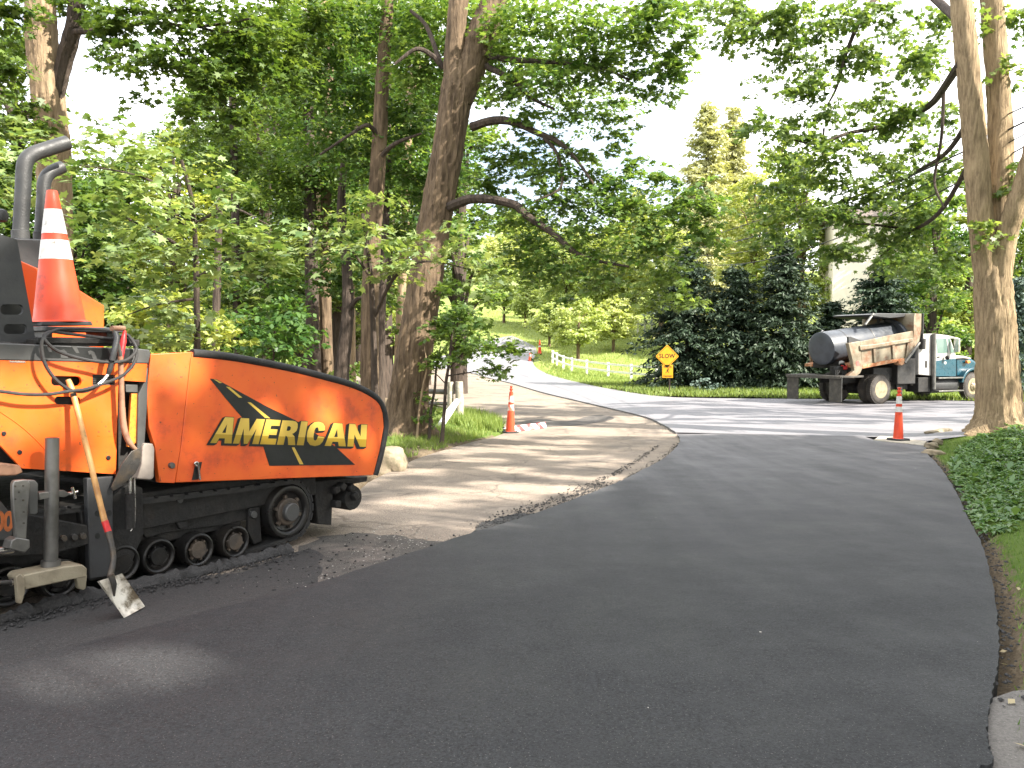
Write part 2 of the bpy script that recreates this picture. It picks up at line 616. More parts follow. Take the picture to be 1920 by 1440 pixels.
# bare soil next to the kerbs and leaf litter in the wood, grass elsewhere
soil = np.clip(1 - (-road_in) / 0.32, 0, 1) * (Y < 19) * (X > -1) + np.clip(1 - (-road_in) / 1.6, 0, 1) * (Y < 19) * (X <= -1)
wood = smooth(-1.5, -4.0, X - 0.10 * (Y - 17)) * (1 - smooth(30, 36, Y)) * 0.85
a1 = gme.attributes.new('soil', 'FLOAT', 'POINT')
a1.data.foreach_set('value', np.clip(np.maximum(soil, wood), 0, 1).astype(np.float32).ravel())
gm, nt, n, l, p = new_mat('turf_and_soil')
v = n.new('ShaderNodeTexCoord').outputs['Object']
g1 = noise(n, l, v, 1.1, 7, 0.6)
g2 = noise(n, l, v, 38, 5, 0.7)
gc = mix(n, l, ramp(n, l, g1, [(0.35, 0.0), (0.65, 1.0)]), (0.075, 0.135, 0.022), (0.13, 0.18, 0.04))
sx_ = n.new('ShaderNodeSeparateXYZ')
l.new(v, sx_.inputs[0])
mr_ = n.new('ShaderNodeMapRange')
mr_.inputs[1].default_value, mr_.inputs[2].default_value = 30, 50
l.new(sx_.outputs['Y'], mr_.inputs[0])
gc = mix(n, l, mr_.outputs[0], gc, mix(n, l, ramp(n, l, g1, [(0.35, 0.0), (0.65, 1.0)]), (0.24, 0.30, 0.07), (0.33, 0.37, 0.12)))  # grass raised paler across the street, standing in for strong sun there
gc = mix(n, l, ramp(n, l, g2, [(0.3, 0.0), (0.7, 1.0)]), gc, (0.10, 0.15, 0.03))
so = mix(n, l, ramp(n, l, g2, [(0.35, 0.0), (0.65, 1.0)]), (0.10, 0.075, 0.05), (0.23, 0.18, 0.12))
at = n.new('ShaderNodeAttribute')
at.attribute_name = 'soil'
ad = n.new('ShaderNodeMath')
ad.operation = 'ADD'
l.new(at.outputs['Fac'], ad.inputs[0])
sub = n.new('ShaderNodeMath')
sub.operation = 'SUBTRACT'
l.new(noise(n, l, v, 4.5, 7, 0.7), sub.inputs[0])
sub.inputs[1].default_value = 0.5
l.new(sub.outputs[0], ad.inputs[1])
l.new(mix(n, l, ramp(n, l, ad.outputs[0], [(0.35, 0.0), (0.6, 1.0)]), gc, so), p.inputs['Base Color'])
p.inputs['Roughness'].default_value = 0.95
p.inputs['Specular IOR Level'].default_value = 0.15
l.new(bump(n, l, g2, 0.9, 0.05), p.inputs['Normal'])
gme.materials.append(gm)
ground = link(bpy.data.objects.new('ground', gme))
tag(ground, kind='structure')

old_road = sheet('old_road', old_poly, 0.0, m_old, 1.5)
street = sheet('street', street_poly, 0.045, m_street, 1.5, skirt=0.12)
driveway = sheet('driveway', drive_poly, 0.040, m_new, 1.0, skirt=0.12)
tack_poly = ragged(gpx([(-300, 1260), (0, 1172), (150, 1132), (330, 1092), (430, 1078), (520, 1050), (575, 1030), (600, 1040), (600, 1075), (560, 1130), (330, 1198), (200, 1234), (0, 1290), (-300, 1380)]), 5, 0.035, 9)
sheet('tacked_strip_road', tack_poly, 0.006, m_tack, 2.0)
dirty_poly = ragged(gpx([(330, 1090), (430, 1074), (540, 1042), (600, 1008), (680, 1000), (770, 1010), (850, 1022), (770, 1058), (560, 1132), (400, 1178), (330, 1196), (300, 1120)]), 5, 0.05, 12)
sheet('dirty_patch_road', dirty_poly, 0.004, m_dirty, 2.0)
seam0 = ragged(gpx([(950, 796), (1010, 786), (1060, 790), (1120, 778), (1150, 786), (1090, 797), (1030, 800), (985, 803)]), 5, 0.05, 13)
sheet('dark_patch_road', seam0, 0.005, m_dirty, 2.0)
seam2 = ragged(gpx([(1225, 828), (1232, 834), (1195, 862), (1150, 888), (1120, 896), (1165, 868)]), 5, 0.02, 14)
seam2 = along_ = None
seam1 = ragged(gpx([(880, 1004), (905, 982), (960, 966), (1010, 962), (1080, 938), (1140, 914), (1142, 922), (1060, 950), (1000, 974), (930, 994)]), 5, 0.03, 10)
sheet('loose_edge_road', seam1, 0.010, m_tack, 2.0)
apron_poly = gpx([(1905, 1560), (1818, 1445), (1838, 1390), (1856, 1315), (1900, 1300), (1960, 1295), (2200, 1300), (2300, 1560)])
sheet('apron_road', apron_poly, 0.012, m_apron, 1.0, fn=lambda x, y: base_z(y) + mound_r(x, y) * 0.25)

# drain slab under the right-hand cone
m_conc = M('concrete', (0.42, 0.38, 0.31), 0.9, c2=(0.30, 0.27, 0.22), scale=9, bmp=0.3, bscale=80)
slab = MB()
c4 = [G0(*q) for q in ((1638, 829), (1650, 821), (1740, 828), (1731, 839))]
slab.prism([Vector((q.x, q.y, q.z - 0.1)) for q in c4], [Vector((q.x, q.y, q.z + 0.055)) for q in c4])
tag(slab.build('drain_slab', m_conc, bevel=0.01), 'pale concrete drain slab under the cone at the driveway corner', 'slab')
m_iron = M('cast_iron', (0.03, 0.028, 0.026), 0.8, bmp=0.2)

# stones at the corner of the right lawn and the boulder ahead of the paver
m_stone = M('stone', (0.24, 0.195, 0.135), 0.95, c2=(0.13, 0.115, 0.07), scale=7, bmp=0.6, bscale=30)
def stone(label, P, size, seed, name='edging_stone', rz=0.0, group=None):
    rg = random.Random(seed)
    bm = bmesh.new()
    bmesh.ops.create_icosphere(bm, subdivisions=3, radius=1.0)
    ph = [rg.uniform(0, 6) for _ in range(6)]
    for v_ in bm.verts:
        c = v_.co.copy()
        k = 1 + 0.16 * math.sin(3.1 * c.x + ph[0]) * math.sin(2.7 * c.y + ph[1]) + 0.10 * math.sin(6 * c.z + ph[2] + 4 * c.x) + rg.uniform(-.02, .02)
        b = max(abs(c.x), abs(c.y), abs(c.z))
        c = c * k * (0.55 + 0.45 / b * 0.8)
        v_.co = Matrix.Rotation(rz, 3, 'Z') @ Vector((c.x * size[0] / 2, c.y * size[1] / 2, c.z * size[2] / 2))
    me = bpy.data.meshes.new(name)
    bm.to_mesh(me); bm.free()
    me.polygons.foreach_set('use_smooth', np.ones(len(me.polygons), bool))
    me.materials.append(m_stone)
    o = link(bpy.data.objects.new(name, me))
    o.location = P
    return tag(o, label, 'stone', group)
def on(px, py, dz=0.0):
    q = G0(px, py)
    return Vector((q.x, q.y, Tz(q.x, q.y) + dz))
stone('flat tan edging stone nearest the drain slab at the lawn corner', on(1750, 853, .03), (.42, .3, .16), 1, group='stones along the lawn corner')
stone('grey mossy edging stone just behind the flat tan one', on(1747, 842, .06), (.30, .28, .16), 2, group='stones along the lawn corner')
stone('long pale kerb stone curving along the street edge of the lawn', on(1762, 818, .02), (1.3, .26, .2), 3, rz=R(38), group='stones along the lawn corner')
stone('small weathered stone tucked in the grass above the edging', on(1757, 836, .06), (.22, .2, .16), 4, group='stones along the lawn corner')
bq = G0(737, 884)
stone('large tan boulder at the road edge ahead of the paver', (bq.x - 0.1, bq.y + .25, Tz(bq.x, bq.y) + .08), (.62, .8, .62), 5, name='boulder')

# ------------------------------------------------------------------ grass, ground cover, litter
def blades(name, P, h, w, mat, seed, lean=0.5):
    rs = np.random.RandomState(seed)
    N = len(P)
    a = rs.rand(N) * 2 * np.pi
    hh = h * (0.5 + rs.rand(N))
    side = np.stack([np.cos(a), np.sin(a), np.zeros(N)], -1) * (w * (0.7 + 0.6 * rs.rand(N)))[:, None]
    b = rs.rand(N) * 2 * np.pi
    ln = np.stack([np.cos(b), np.sin(b), np.zeros(N)], -1) * (hh * lean * rs.rand(N))[:, None]
    top = P + ln + np.stack([np.zeros(N), np.zeros(N), hh], -1)
    V = np.stack([P - side, P + side, top], 1).reshape(-1, 3)
    F = np.arange(N * 3).reshape(N, 3)
    me = np_mesh(name, V, F, mat, tint=rs.rand(N))
    return tag(link(bpy.data.objects.new(name, me)), kind='stuff')

def scatter(poly, N, seed, gaps=0.0):
    rs = np.random.RandomState(seed)
    P = np.array(poly)
    x = rs.uniform(P[:, 0].min(), P[:, 0].max(), N * 3)
    y = rs.uniform(P[:, 1].min(), P[:, 1].max(), N * 3)
    k = poly_dist_inside(x, y, poly) > 0
    if gaps:
        k &= (np.sin(x * 2.3 + 1.7 * np.sin(y * 1.9)) * np.sin(y * 3.1 + 1.3 * np.sin(x * 2.7)) + rs.rand(len(x)) * .8) > gaps
    x, y = x[k][:N], y[k][:N]
    return np.stack([x, y, T(x, y)], -1)

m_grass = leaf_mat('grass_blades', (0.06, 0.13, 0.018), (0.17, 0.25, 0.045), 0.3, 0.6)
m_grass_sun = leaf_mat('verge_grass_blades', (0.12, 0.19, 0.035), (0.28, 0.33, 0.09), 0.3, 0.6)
lawn_poly = [(x + 0.12, y) for x, y in right_edge[2:] if y > 2.5] + gpx([(1752, 822), (1775, 813), (1830, 806), (1990, 800)]) + [(16, 12), (9, 6), (4.2, 2.6)]
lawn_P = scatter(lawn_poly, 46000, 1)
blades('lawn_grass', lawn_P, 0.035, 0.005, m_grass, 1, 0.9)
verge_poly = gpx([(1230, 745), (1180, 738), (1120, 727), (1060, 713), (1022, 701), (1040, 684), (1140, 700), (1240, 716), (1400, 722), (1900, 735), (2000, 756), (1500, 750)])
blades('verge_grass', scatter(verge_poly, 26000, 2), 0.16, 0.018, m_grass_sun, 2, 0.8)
bank_poly = gpx([(735, 872), (790, 853), (860, 832), (925, 815), (944, 806), (930, 792), (900, 784), (840, 776), (780, 782), (735, 815)])
blades('bank_grass', scatter(bank_poly, 9000, 3, 0.25), 0.10, 0.008, m_grass_sun, 3, 0.9)
tuft_poly = gpx([(838, 806), (880, 815), (925, 808), (944, 800), (930, 786), (890, 778), (850, 782)])
blades('tall_grass', scatter(tuft_poly, 4000, 4, .2), 0.22, 0.012, m_grass_sun, 4, 0.9)

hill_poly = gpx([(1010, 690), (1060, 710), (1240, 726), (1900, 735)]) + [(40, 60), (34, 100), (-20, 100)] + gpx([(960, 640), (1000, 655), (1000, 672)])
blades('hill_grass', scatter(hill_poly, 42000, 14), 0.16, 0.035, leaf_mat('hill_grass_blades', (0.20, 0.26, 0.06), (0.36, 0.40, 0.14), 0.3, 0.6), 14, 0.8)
# glossy low ground cover on the right bank: whorls of leaves
cover_poly = gpx([(1780, 872), (1794, 850), (1845, 828), (1925, 818), (2050, 830), (2150, 900), (2150, 1010), (1990, 985), (1930, 985), (1890, 1000), (1850, 1012), (1824, 975), (1800, 925), (1784, 895)])
CP = scatter(cover_poly, 3600, 5)
rs = np.random.RandomState(6)
rows, tints = [], []
din = poly_dist_inside(CP[:, 0], CP[:, 1], cover_poly)
H = 0.03 + 0.13 * smooth(0, 0.7, din) * (0.45 + 1.0 * rs.rand(len(CP))) * (.7 + .5 * np.sin(CP[:, 0] * 3.1) * np.sin(CP[:, 1] * 2.3))
for q, h in zip(CP, H):
    top = q + np.array([0, 0, h])
    k = rs.randint(5, 8)
    a0 = rs.rand() * 6.3
    tilt = rs.normal(0, 0.25, 3)
    for j in range(k):
        a = a0 + j * 6.283 / k
        d = np.array([math.cos(a), math.sin(a), rs.uniform(-.35, .35)]) + tilt * 0.6
        d /= np.linalg.norm(d)
        sd = np.cross(d, [0, 0, 1.0]); sd /= np.linalg.norm(sd) + 1e-9
        L, wd = rs.uniform(.05, .115), rs.uniform(.016, .032)
        dz = np.array([0, 0, 0.012])
        if rs.rand() < .03: L, wd, d = L * 1.7, wd * 1.5, d + np.array([0, 0, .5])
        rows.append([top, top + d * L * .55 + sd * wd + dz, top + d * L - dz, top + d * L * .55 - sd * wd + dz])
        tints.append(rs.rand() * .7 + (0.3 if h > .2 else 0))
V = np.array(rows).reshape(-1, 3)
m_cover = leaf_mat('ground_cover_leaves', (0.045, 0.115, 0.028), (0.22, 0.33, 0.14), 0.3, 0.28)
cov = link(bpy.data.objects.new('ground_cover', np_mesh('ground_cover', V, np.arange(len(V)).reshape(-1, 4), m_cover, tint=np.array(tints))))
tag(cov, kind='stuff')

# crumbs of asphalt along the seams, pale chips scattered on the mat
def crumbs(name, P, smin, smax, mat, seed, flat=0.6):
    rs = np.random.RandomState(seed)
    N = len(P)
    base = np.array([[1, 0, 0], [0, 1, 0], [-1, 0, 0], [0, -1, 0], [0, 0, 1], [0, 0, -.6]], float)
    F0 = np.array([[0, 1, 4], [1, 2, 4], [2, 3, 4], [3, 0, 4], [1, 0, 5], [2, 1, 5], [3, 2, 5], [0, 3, 5]])
    s = smin + (smax - smin) * rs.rand(N) ** 3
    V = base[None] * (0.6 + 0.8 * rs.rand(N, 6, 1)) * s[:, None, None]
    V[:, :, 2] *= flat
    a = rs.rand(N) * 6.28
    ca, sa = np.cos(a)[:, None], np.sin(a)[:, None]
    V = np.stack([V[:, :, 0] * ca - V[:, :, 1] * sa, V[:, :, 0] * sa + V[:, :, 1] * ca, V[:, :, 2]], -1) + P[:, None, :]
    F = (F0[None] + (np.arange(N) * 6)[:, None, None]).reshape(-1, 3)
    me = np_mesh(name, V.reshape(-1, 3), F, mat)
    return tag(link(bpy.data.objects.new(name, me)), kind='stuff')

def along(line, N, spread, seed, off=0.0):
    rs = np.random.RandomState(seed)
    L = np.array(line)
    seg = np.hypot(*(L[1:] - L[:-1]).T)
    c = np.concatenate([[0], np.cumsum(seg)])
    t = rs.rand(N) * c[-1]
    x, y = np.interp(t, c, L[:, 0]), np.interp(t, c, L[:, 1])
    sp = rs.normal(0, spread, (N, 2))
    x, y = x + sp[:, 0], y + sp[:, 1]
    return np.stack([x, y, T(x, y) + off], -1)
A = along(gpx([(1274, 832), (1246, 862), (1190, 893), (1140, 917), (1000, 970), (880, 1008), (720, 1062), (560, 1112)]), 1700, 0.06, 1, 0.012)
B = along(gpx([(1130, 905), (1060, 935), (960, 966), (900, 992)]), 1500, 0.10, 2, 0.012)
Cc = along([(x + .03, y) for x, y in right_edge[5:]], 1800, 0.05, 3, 0.02)
D = along(street_near, 1200, 0.08, 4, 0.01)
E = along(gpx([(0, 1172), (150, 1132), (330, 1092), (540, 1040)]), 2200, 0.10, 5, 0.015)
F2 = along(gpx([(1232, 836), (1195, 864), (1150, 890), (1118, 902)]), 700, 0.035, 18, 0.006)
F_ = along(gpx([(430, 1100), (560, 1075), (700, 1010)]), 260, 0.30, 8, 0.008)
crumbs('asphalt_crumbs_gravel', np.concatenate([A, B, Cc, D, E, F_, F2]), 0.003, 0.019, m_tack, 6)
m_chip = M('pale_chip', (0.55, 0.52, 0.46), 0.8)
GP = scatter(old_poly[:60], 10, 1)
ch = scatter(drive_poly, 60, 11); ch[:, 2] += 0.043
ch2 = along(gpx([(640, 985), (800, 1012), (560, 1080), (430, 1105)]), 500, 0.2, 12, 0.004)
crumbs('pale_chips_gravel', np.concatenate([ch, ch2]), 0.003, 0.011, m_chip, 7, 0.3)
ridge = MB()
rp = spline(gpx([(-260, 1236), (-120, 1200), (0, 1168), (150, 1128), (330, 1088), (440, 1062), (540, 1036)]), 14)
rg = random.Random(2)
ridge.tube([(x, y, base_z(y) + .01) for x, y in rp], [0.055 + rg.uniform(-.015, .02) for _ in rp], 9, jitter=0.25, seed=3)
tag(ridge.build('loose_asphalt_gravel', m_tack, smooth_=True), kind='stuff')
# dry leaves lying at the edge of the mat
m_dry = leaf_mat('dry_leaf', (0.22, 0.17, 0.09), (0.42, 0.36, 0.22), 0.2, 0.7)
lp = np.concatenate([along([(x + .12, y) for x, y in right_edge[3:9]], 7, 0.10, 21, 0.02), along(gpx([(760, 850), (900, 812)]), 60, .5, 22, 0.03)])
rs = np.random.RandomState(9)
V = []
for q in lp:
    a = rs.rand() * 6.3; s = rs.uniform(.02, .045)
    d = np.array([math.cos(a), math.sin(a), 0]); e = np.array([-d[1], d[0], 0])
    V += [q - d * s, q + e * s * .6 + [0, 0, .012], q + d * s + [0, 0, .01], q - e * s * .6 + [0, 0, .004]]
tag(link(bpy.data.objects.new('fallen_leaves', np_mesh('fallen_leaves', np.array(V), np.arange(len(V)).reshape(-1, 4), m_dry, tint=rs.rand(len(lp))))), kind='stuff')
# ------------------------------------------------------------------ materials for machines
ORANGE = (0.68, 0.105, 0.010)
m_or = M('orange_paint', ORANGE, 0.38, c2=(0.66, 0.085, 0.010), scale=2.2, spat=(0.05, 0.03, 0.02), dirt=(0.17, 0.045, 0.018), dscale=4, damt=(0.54, 0.80), bmp=0.03, bscale=25)
m_or2 = M('hopper_orange_paint', (0.70, 0.115, 0.014), 0.45, c2=(0.64, 0.08, 0.014), scale=3, spat=(0.06, 0.035, 0.025), dirt=(0.22, 0.055, 0.022), dscale=3, damt=(0.54, 0.80), bmp=0.05, bscale=14)
m_grey = M('grey_paint', (0.060, 0.060, 0.058), 0.45, c2=(0.044, 0.044, 0.044), dirt=(0.10, 0.085, 0.07), bmp=0.05)
m_dgrey = M('dark_grey_paint', (0.032, 0.033, 0.035), 0.5, c2=(0.025, 0.025, 0.027), dirt=(0.06, 0.054, 0.045), bmp=0.05)
m_blk = M('black_steel', (0.009, 0.0085, 0.008), 0.75, c2=(0.015, 0.013, 0.011), dirt=(0.032, 0.026, 0.02), dscale=7, bmp=0.3, bscale=40)
m_rub = M('black_rubber', (0.015, 0.015, 0.015), 0.72, c2=(0.026, 0.024, 0.022), bmp=0.25, bscale=50)
m_pipe = M('exhaust_black', (0.020, 0.021, 0.022), 0.55, c2=(0.030, 0.030, 0.030), bmp=0.15, bscale=90)
m_galv = M('worn_steel', (0.17, 0.165, 0.155), 0.42, 0.65, c2=(0.10, 0.098, 0.09), scale=5, dirt=(0.10, 0.08, 0.06), damt=(0.6, 0.85), bmp=0.1, bscale=50)
m_cream = M('grimy_cream_paint', (0.27, 0.235, 0.165), 0.55, c2=(0.17, 0.14, 0.095), scale=6, dirt=(0.10, 0.07, 0.045), dscale=9, damt=(0.55, 0.75), bmp=0.15)
m_chrome = M('bright_steel', (0.6, 0.58, 0.55), 0.22, 0.95, c2=(0.4, 0.38, 0.36))
m_rim = M('dusty_hub', (0.075, 0.056, 0.04), 0.7, c2=(0.045, 0.037, 0.03), scale=8, dirt=(0.04, 0.035, 0.03), bmp=0.2)
m_edge = M('roller_face', (0.014, 0.0135, 0.013), 0.36, 0.3, c2=(0.024, 0.021, 0.018), bmp=0.15)
m_tan = M('dusty_grey_box', (0.27, 0.235, 0.205), 0.7, c2=(0.20, 0.17, 0.15), dirt=(0.16, 0.12, 0.09))
m_wood = M('ash_handle', (0.50, 0.27, 0.09), 0.5, c2=(0.34, 0.16, 0.05), scale=11, dirt=(0.16, 0.09, 0.05), dscale=14, damt=(0.55, 0.75))
m_wood2 = M('worn_brown_handle', (0.24, 0.13, 0.08), 0.6, c2=(0.15, 0.075, 0.045), scale=14, dirt=(0.36, 0.25, 0.18), dscale=9)
m_red = M('red_paint', (0.55, 0.02, 0.02), 0.5, c2=(0.40, 0.015, 0.02), scale=12)
m_blade = M('worn_shovel_blade', (0.62, 0.58, 0.51), 0.38, 0.25, c2=(0.33, 0.29, 0.22), scale=8, dirt=(0.10, 0.075, 0.045), dscale=9, damt=(0.50, 0.62), bmp=0.1)
m_dsteel = M('dark_forged_steel', (0.05, 0.047, 0.044), 0.5, 0.4, c2=(0.09, 0.07, 0.05), scale=12, bmp=0.15)
m_ibl = M('sticker_black', (0.006, 0.007, 0.007), 0.45, bmp=0.0)
m_yel = M('sticker_gold', (0.56, 0.38, 0.06), 0.45, c2=(0.48, 0.31, 0.05), scale=9)

# ------------------------------------------------------------------ the paver
p0 = ground_hit(0, 1160, lambda x, y: base_z(y))
p1 = ground_hit(550, 1030, lambda x, y: base_z(y))
dd = p1 - p0
O = p0 + dd * 0.5
PF = Frame((O.x, O.y, float(base_z(O.y))), math.atan2(dd.y, dd.x))
S = PF.S
paver = empty('asphalt_paver', PF.O, PF.ang, 'orange tracked asphalt paver with yellow letters on its hopper, parked along the left edge', 'paver')

def plate(name, pts, c0, c1, mat, bevel=0.006, parent=paver):
    return PF.plate(MB(), pts, c0, c1).build(name, mat, parent, bevel=bevel)

def pxtube(name, pts, c, rad_px, mat, parent=paver, n=12, sm=5, mb=None):
    """pts (px, py) or (px, py, c)"""
    P = [S(q[0], q[1], q[2] if len(q) > 2 else c) for q in (spline(pts, sm) if sm > 1 else pts)]
    dep = (PF.world(P[len(P) // 2]) - CO).y
    r = rad_px * dep / FPX if not hasattr(rad_px, '__len__') else np.interp(np.linspace(0, 1, len(P)), np.linspace(0, 1, len(rad_px)), rad_px) * dep / FPX
    t = (mb or MB()).tube(P, r if hasattr(r, '__len__') else float(r), n)
    return t if mb else t.build(name, mat, parent)

def rrect(x0, y0, x1, y1, r, dy=0.0, n=4):
    out = []
    for cx, cy_, a0 in ((x1 - r, y0 + r, -90), (x1 - r, y1 - r, 0), (x0 + r, y1 - r, 90), (x0 + r, y0 + r, 180)):
        for k in range(n + 1):
            a = R(a0 + 90 * k / n)
            x = cx + r * math.cos(a)
            out.append((x, cy_ + r * math.sin(a) + dy * (x - x0) / (x1 - x0)))
    return out

# hopper: near wing, its bent rear panel, far wing, floor, rear wall
CW = 0.0
wing_px = [(329, 905), (340, 836), (358, 672), (362, 660), (420, 668), (480, 679), (545, 691), (605, 706), (660, 722), (692, 737), (710, 752), (718, 775), (720, 800), (712, 845), (700, 891)]
hop = plate('hopper', wing_px, CW, CW + 0.05, m_or2, 0.006)
rear_px = [(283, 664), (361, 660), (357, 674), (339, 836), (328, 906), (299, 905), (290, 835), (279, 800), (275, 740)]
# bent slightly inwards towards the body
A = [S(x, y, 0.0 if x > 326 else 0.055) for x, y in rear_px]
hopr = MB().prism(A, [Vector((p.x, p.y + .05, p.z)) for p in A]).build('rear_panel', m_or2, hop, bevel=0.004)
far = [S(x, y, CW) for x, y in wing_px]
MB().prism([Vector((p.x, 2.45, p.z)) for p in far], [Vector((p.x, 2.50, p.z)) for p in far]).build('far_wing', m_or2, hop, bevel=0.006)
fl = MB()
a_, b_ = S(330, 905, 0), S(690, 891, 0)
fl.prism([Vector((a_.x - .1, .05, a_.z + .02)), Vector((b_.x, .05, b_.z + .02)), Vector((b_.x, 2.45, b_.z + .02)), Vector((a_.x - .1, 2.45, a_.z + .02))],
         [Vector((a_.x - .1, .05, a_.z + .10)), Vector((b_.x, .05, b_.z + .10)), Vector((b_.x, 2.45, b_.z + .10)), Vector((a_.x - .1, 2.45, a_.z + .10))])
fl.build('floor', m_blk, hop)
t_ = S(300, 672, .1)
MB().box((t_.x, 1.25, (t_.z + a_.z) / 2 - .05), (.06, 2.3, t_.z - a_.z - .1)).build('back_wall', m_blk, hop)
trim_px = [(360, 662), (420, 668), (480, 678), (545, 691), (605, 706), (660, 722), (695, 739), (713, 756), (721, 780), (722, 806), (714, 850), (703, 890)]
pxtube('rubber_trim', trim_px, CW + .015, 6.6, m_rub, hop, 12)
tf = [S(q[0], q[1], CW) for q in spline(trim_px, 4)]
MB().tube([Vector((p.x, 2.48, p.z)) for p in tf], 0.03, 10).build('rubber_trim', m_rub, hop)
# chips in the trim, bolt, slot and hook
plate('bolt', [(324 + 5 * math.cos(a / 8 * 6.283), 873 + 6 * math.sin(a / 8 * 6.283)) for a in range(8)], -.012, .03, m_galv, .002, hop)
plate('latch_slot', [(367, 868), (379, 866), (372, 899), (360, 900)], -.004, .01, m_ibl, .0, hop)
mbh = MB()
pxtube('', [(368, 874), (365, 869), (370, 867), (372, 875), (375, 900)], -.02, 2.0, None, mb=mbh)
mbh.build('latch_hook', m_chrome, hop)

# road emblem and lettering
def flat(name, pts, off, mat, parent):
    return PF.plate(MB(), pts, CW - off, CW - off + .0016).build(name, mat, parent, smooth_=False)
em = flat('road_emblem', [(393.6, 710), (405.8, 711), (500, 762), (554, 788), (626, 835), (666, 871.5), (505, 873.5), (493, 835), (455, 784), (424, 748)], .0025, m_ibl, hop)
for q in ([(401, 711), (406, 712), (417, 718), (412, 718.5)], [(424, 725), (430, 725.5), (454.5, 745.5), (448, 745.5)], [(464, 754), (470, 754.5), (507, 784.5), (497, 783.5)], [(546, 836.5), (551, 836.5), (569, 870.5), (562, 870.5)]):
    PF.plate(MB(), q, CW - .0042, CW - .0026).build('lane_marking', m_yel, em, smooth_=False)

def text_mesh(body, offset=0.0, size=1.0, space=1.0, res=4):
    cu = bpy.data.curves.new('text', 'FONT')
    cu.body, cu.size, cu.offset, cu.space_character, cu.resolution_u = body, size, offset, space, res
    o = bpy.data.objects.new('text', cu)
    col.objects.link(o)
    dg = bpy.context.evaluated_depsgraph_get()
    me = bpy.data.meshes.new_from_object(o.evaluated_get(dg))
    bpy.data.objects.remove(o)
    bpy.data.curves.remove(cu)
    return me

def lettering(name, body, quad, cfun, mat, parent, offset=0.0, space=1.0, shift=(0, 0), local=None, shear=0.0, thick=.0):
    """fit the letters to a quad of pixels (bl, br, tr, tl) on a plane of the vehicle"""
    me = text_mesh(body, offset, 1.0, space)
    V = np.array([v.co[:] for v in me.vertices])
    lo, hi = V.min(0), V.max(0)
    uv = (V - lo) / np.maximum(hi - lo, 1e-9)
    bl, br, tr, tl = [np.array(q, float) for q in quad]
    at = me.attributes.new('rise', 'FLOAT', 'POINT')
    at.data.foreach_set('value', uv[:, 1].astype(np.float32))
    for v, (a, b, _) in zip(me.vertices, uv):
        q = (bl * (1 - a) + br * a) * (1 - b) + (tl * (1 - a) + tr * a) * b + np.array(shift)
        v.co = cfun(q[0], q[1])
    me.update()
    me.materials.clear()
    me.materials.append(mat)
    return link(bpy.data.objects.new(name, me), parent)

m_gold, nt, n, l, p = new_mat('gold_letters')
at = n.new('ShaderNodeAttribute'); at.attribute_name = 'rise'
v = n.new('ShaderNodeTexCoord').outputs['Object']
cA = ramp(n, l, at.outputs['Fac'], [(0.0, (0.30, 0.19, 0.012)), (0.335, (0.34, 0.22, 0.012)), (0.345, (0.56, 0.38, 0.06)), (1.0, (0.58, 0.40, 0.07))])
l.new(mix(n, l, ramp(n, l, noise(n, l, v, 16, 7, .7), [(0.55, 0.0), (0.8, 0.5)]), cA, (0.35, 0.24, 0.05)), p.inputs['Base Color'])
p.inputs['Roughness'].default_value = 0.42
# heavy block capitals drawn by hand: outline then holes, in a 1-high box
GLY = {'A': (1.02, [[(0, 0), (.30, 1), (.74, 1), (1.02, 0), (.68, 0), (.63, .19), (.36, .19), (.31, 0)], [(.41, .40), (.58, .40), (.51, .74)]]),
       'M': (1.22, [[(0, 0), (0, 1), (.42, 1), (.61, .50), (.80, 1), (1.22, 1), (1.22, 0), (.92, 0), (.92, .60), (.70, 0), (.52, 0), (.30, .60), (.30, 0)]]),
       'E': (.74, [[(0, 0), (0, 1), (.73, 1), (.73, .76), (.32, .76), (.32, .62), (.68, .62), (.68, .39), (.32, .39), (.32, .24), (.74, .24), (.74, 0)]]),
       'R': (.88, [[(0, 0), (0, 1), (.54, 1), (.70, .97), (.80, .88), (.83, .73), (.80, .59), (.70, .50), (.62, .46), (.76, .36), (.88, 0), (.54, 0), (.46, .26), (.40, .35), (.32, .37), (.32, 0)], [(.32, .58), (.44, .58), (.50, .63), (.50, .72), (.44, .77), (.32, .77)]]),
       'I': (.33, [[(0, 0), (0, 1), (.33, 1), (.33, 0)]]),
       'C': (.86, [[(.86, .38), (.82, .18), (.70, .04), (.48, -.02), (.24, .02), (.07, .18), (0, .42), (0, .62), (.08, .84), (.25, .99), (.48, 1.02), (.70, .97), (.82, .84), (.85, .66), (.54, .63), (.51, .74), (.45, .79), (.37, .75), (.33, .62), (.33, .38), (.37, .25), (.45, .21), (.52, .27), (.55, .41)]]),
       'N': (.90, [[(0, 0), (0, 1), (.30, 1), (.60, .46), (.60, 1), (.90, 1), (.90, 0), (.60, 0), (.30, .54), (.30, 0)]])}
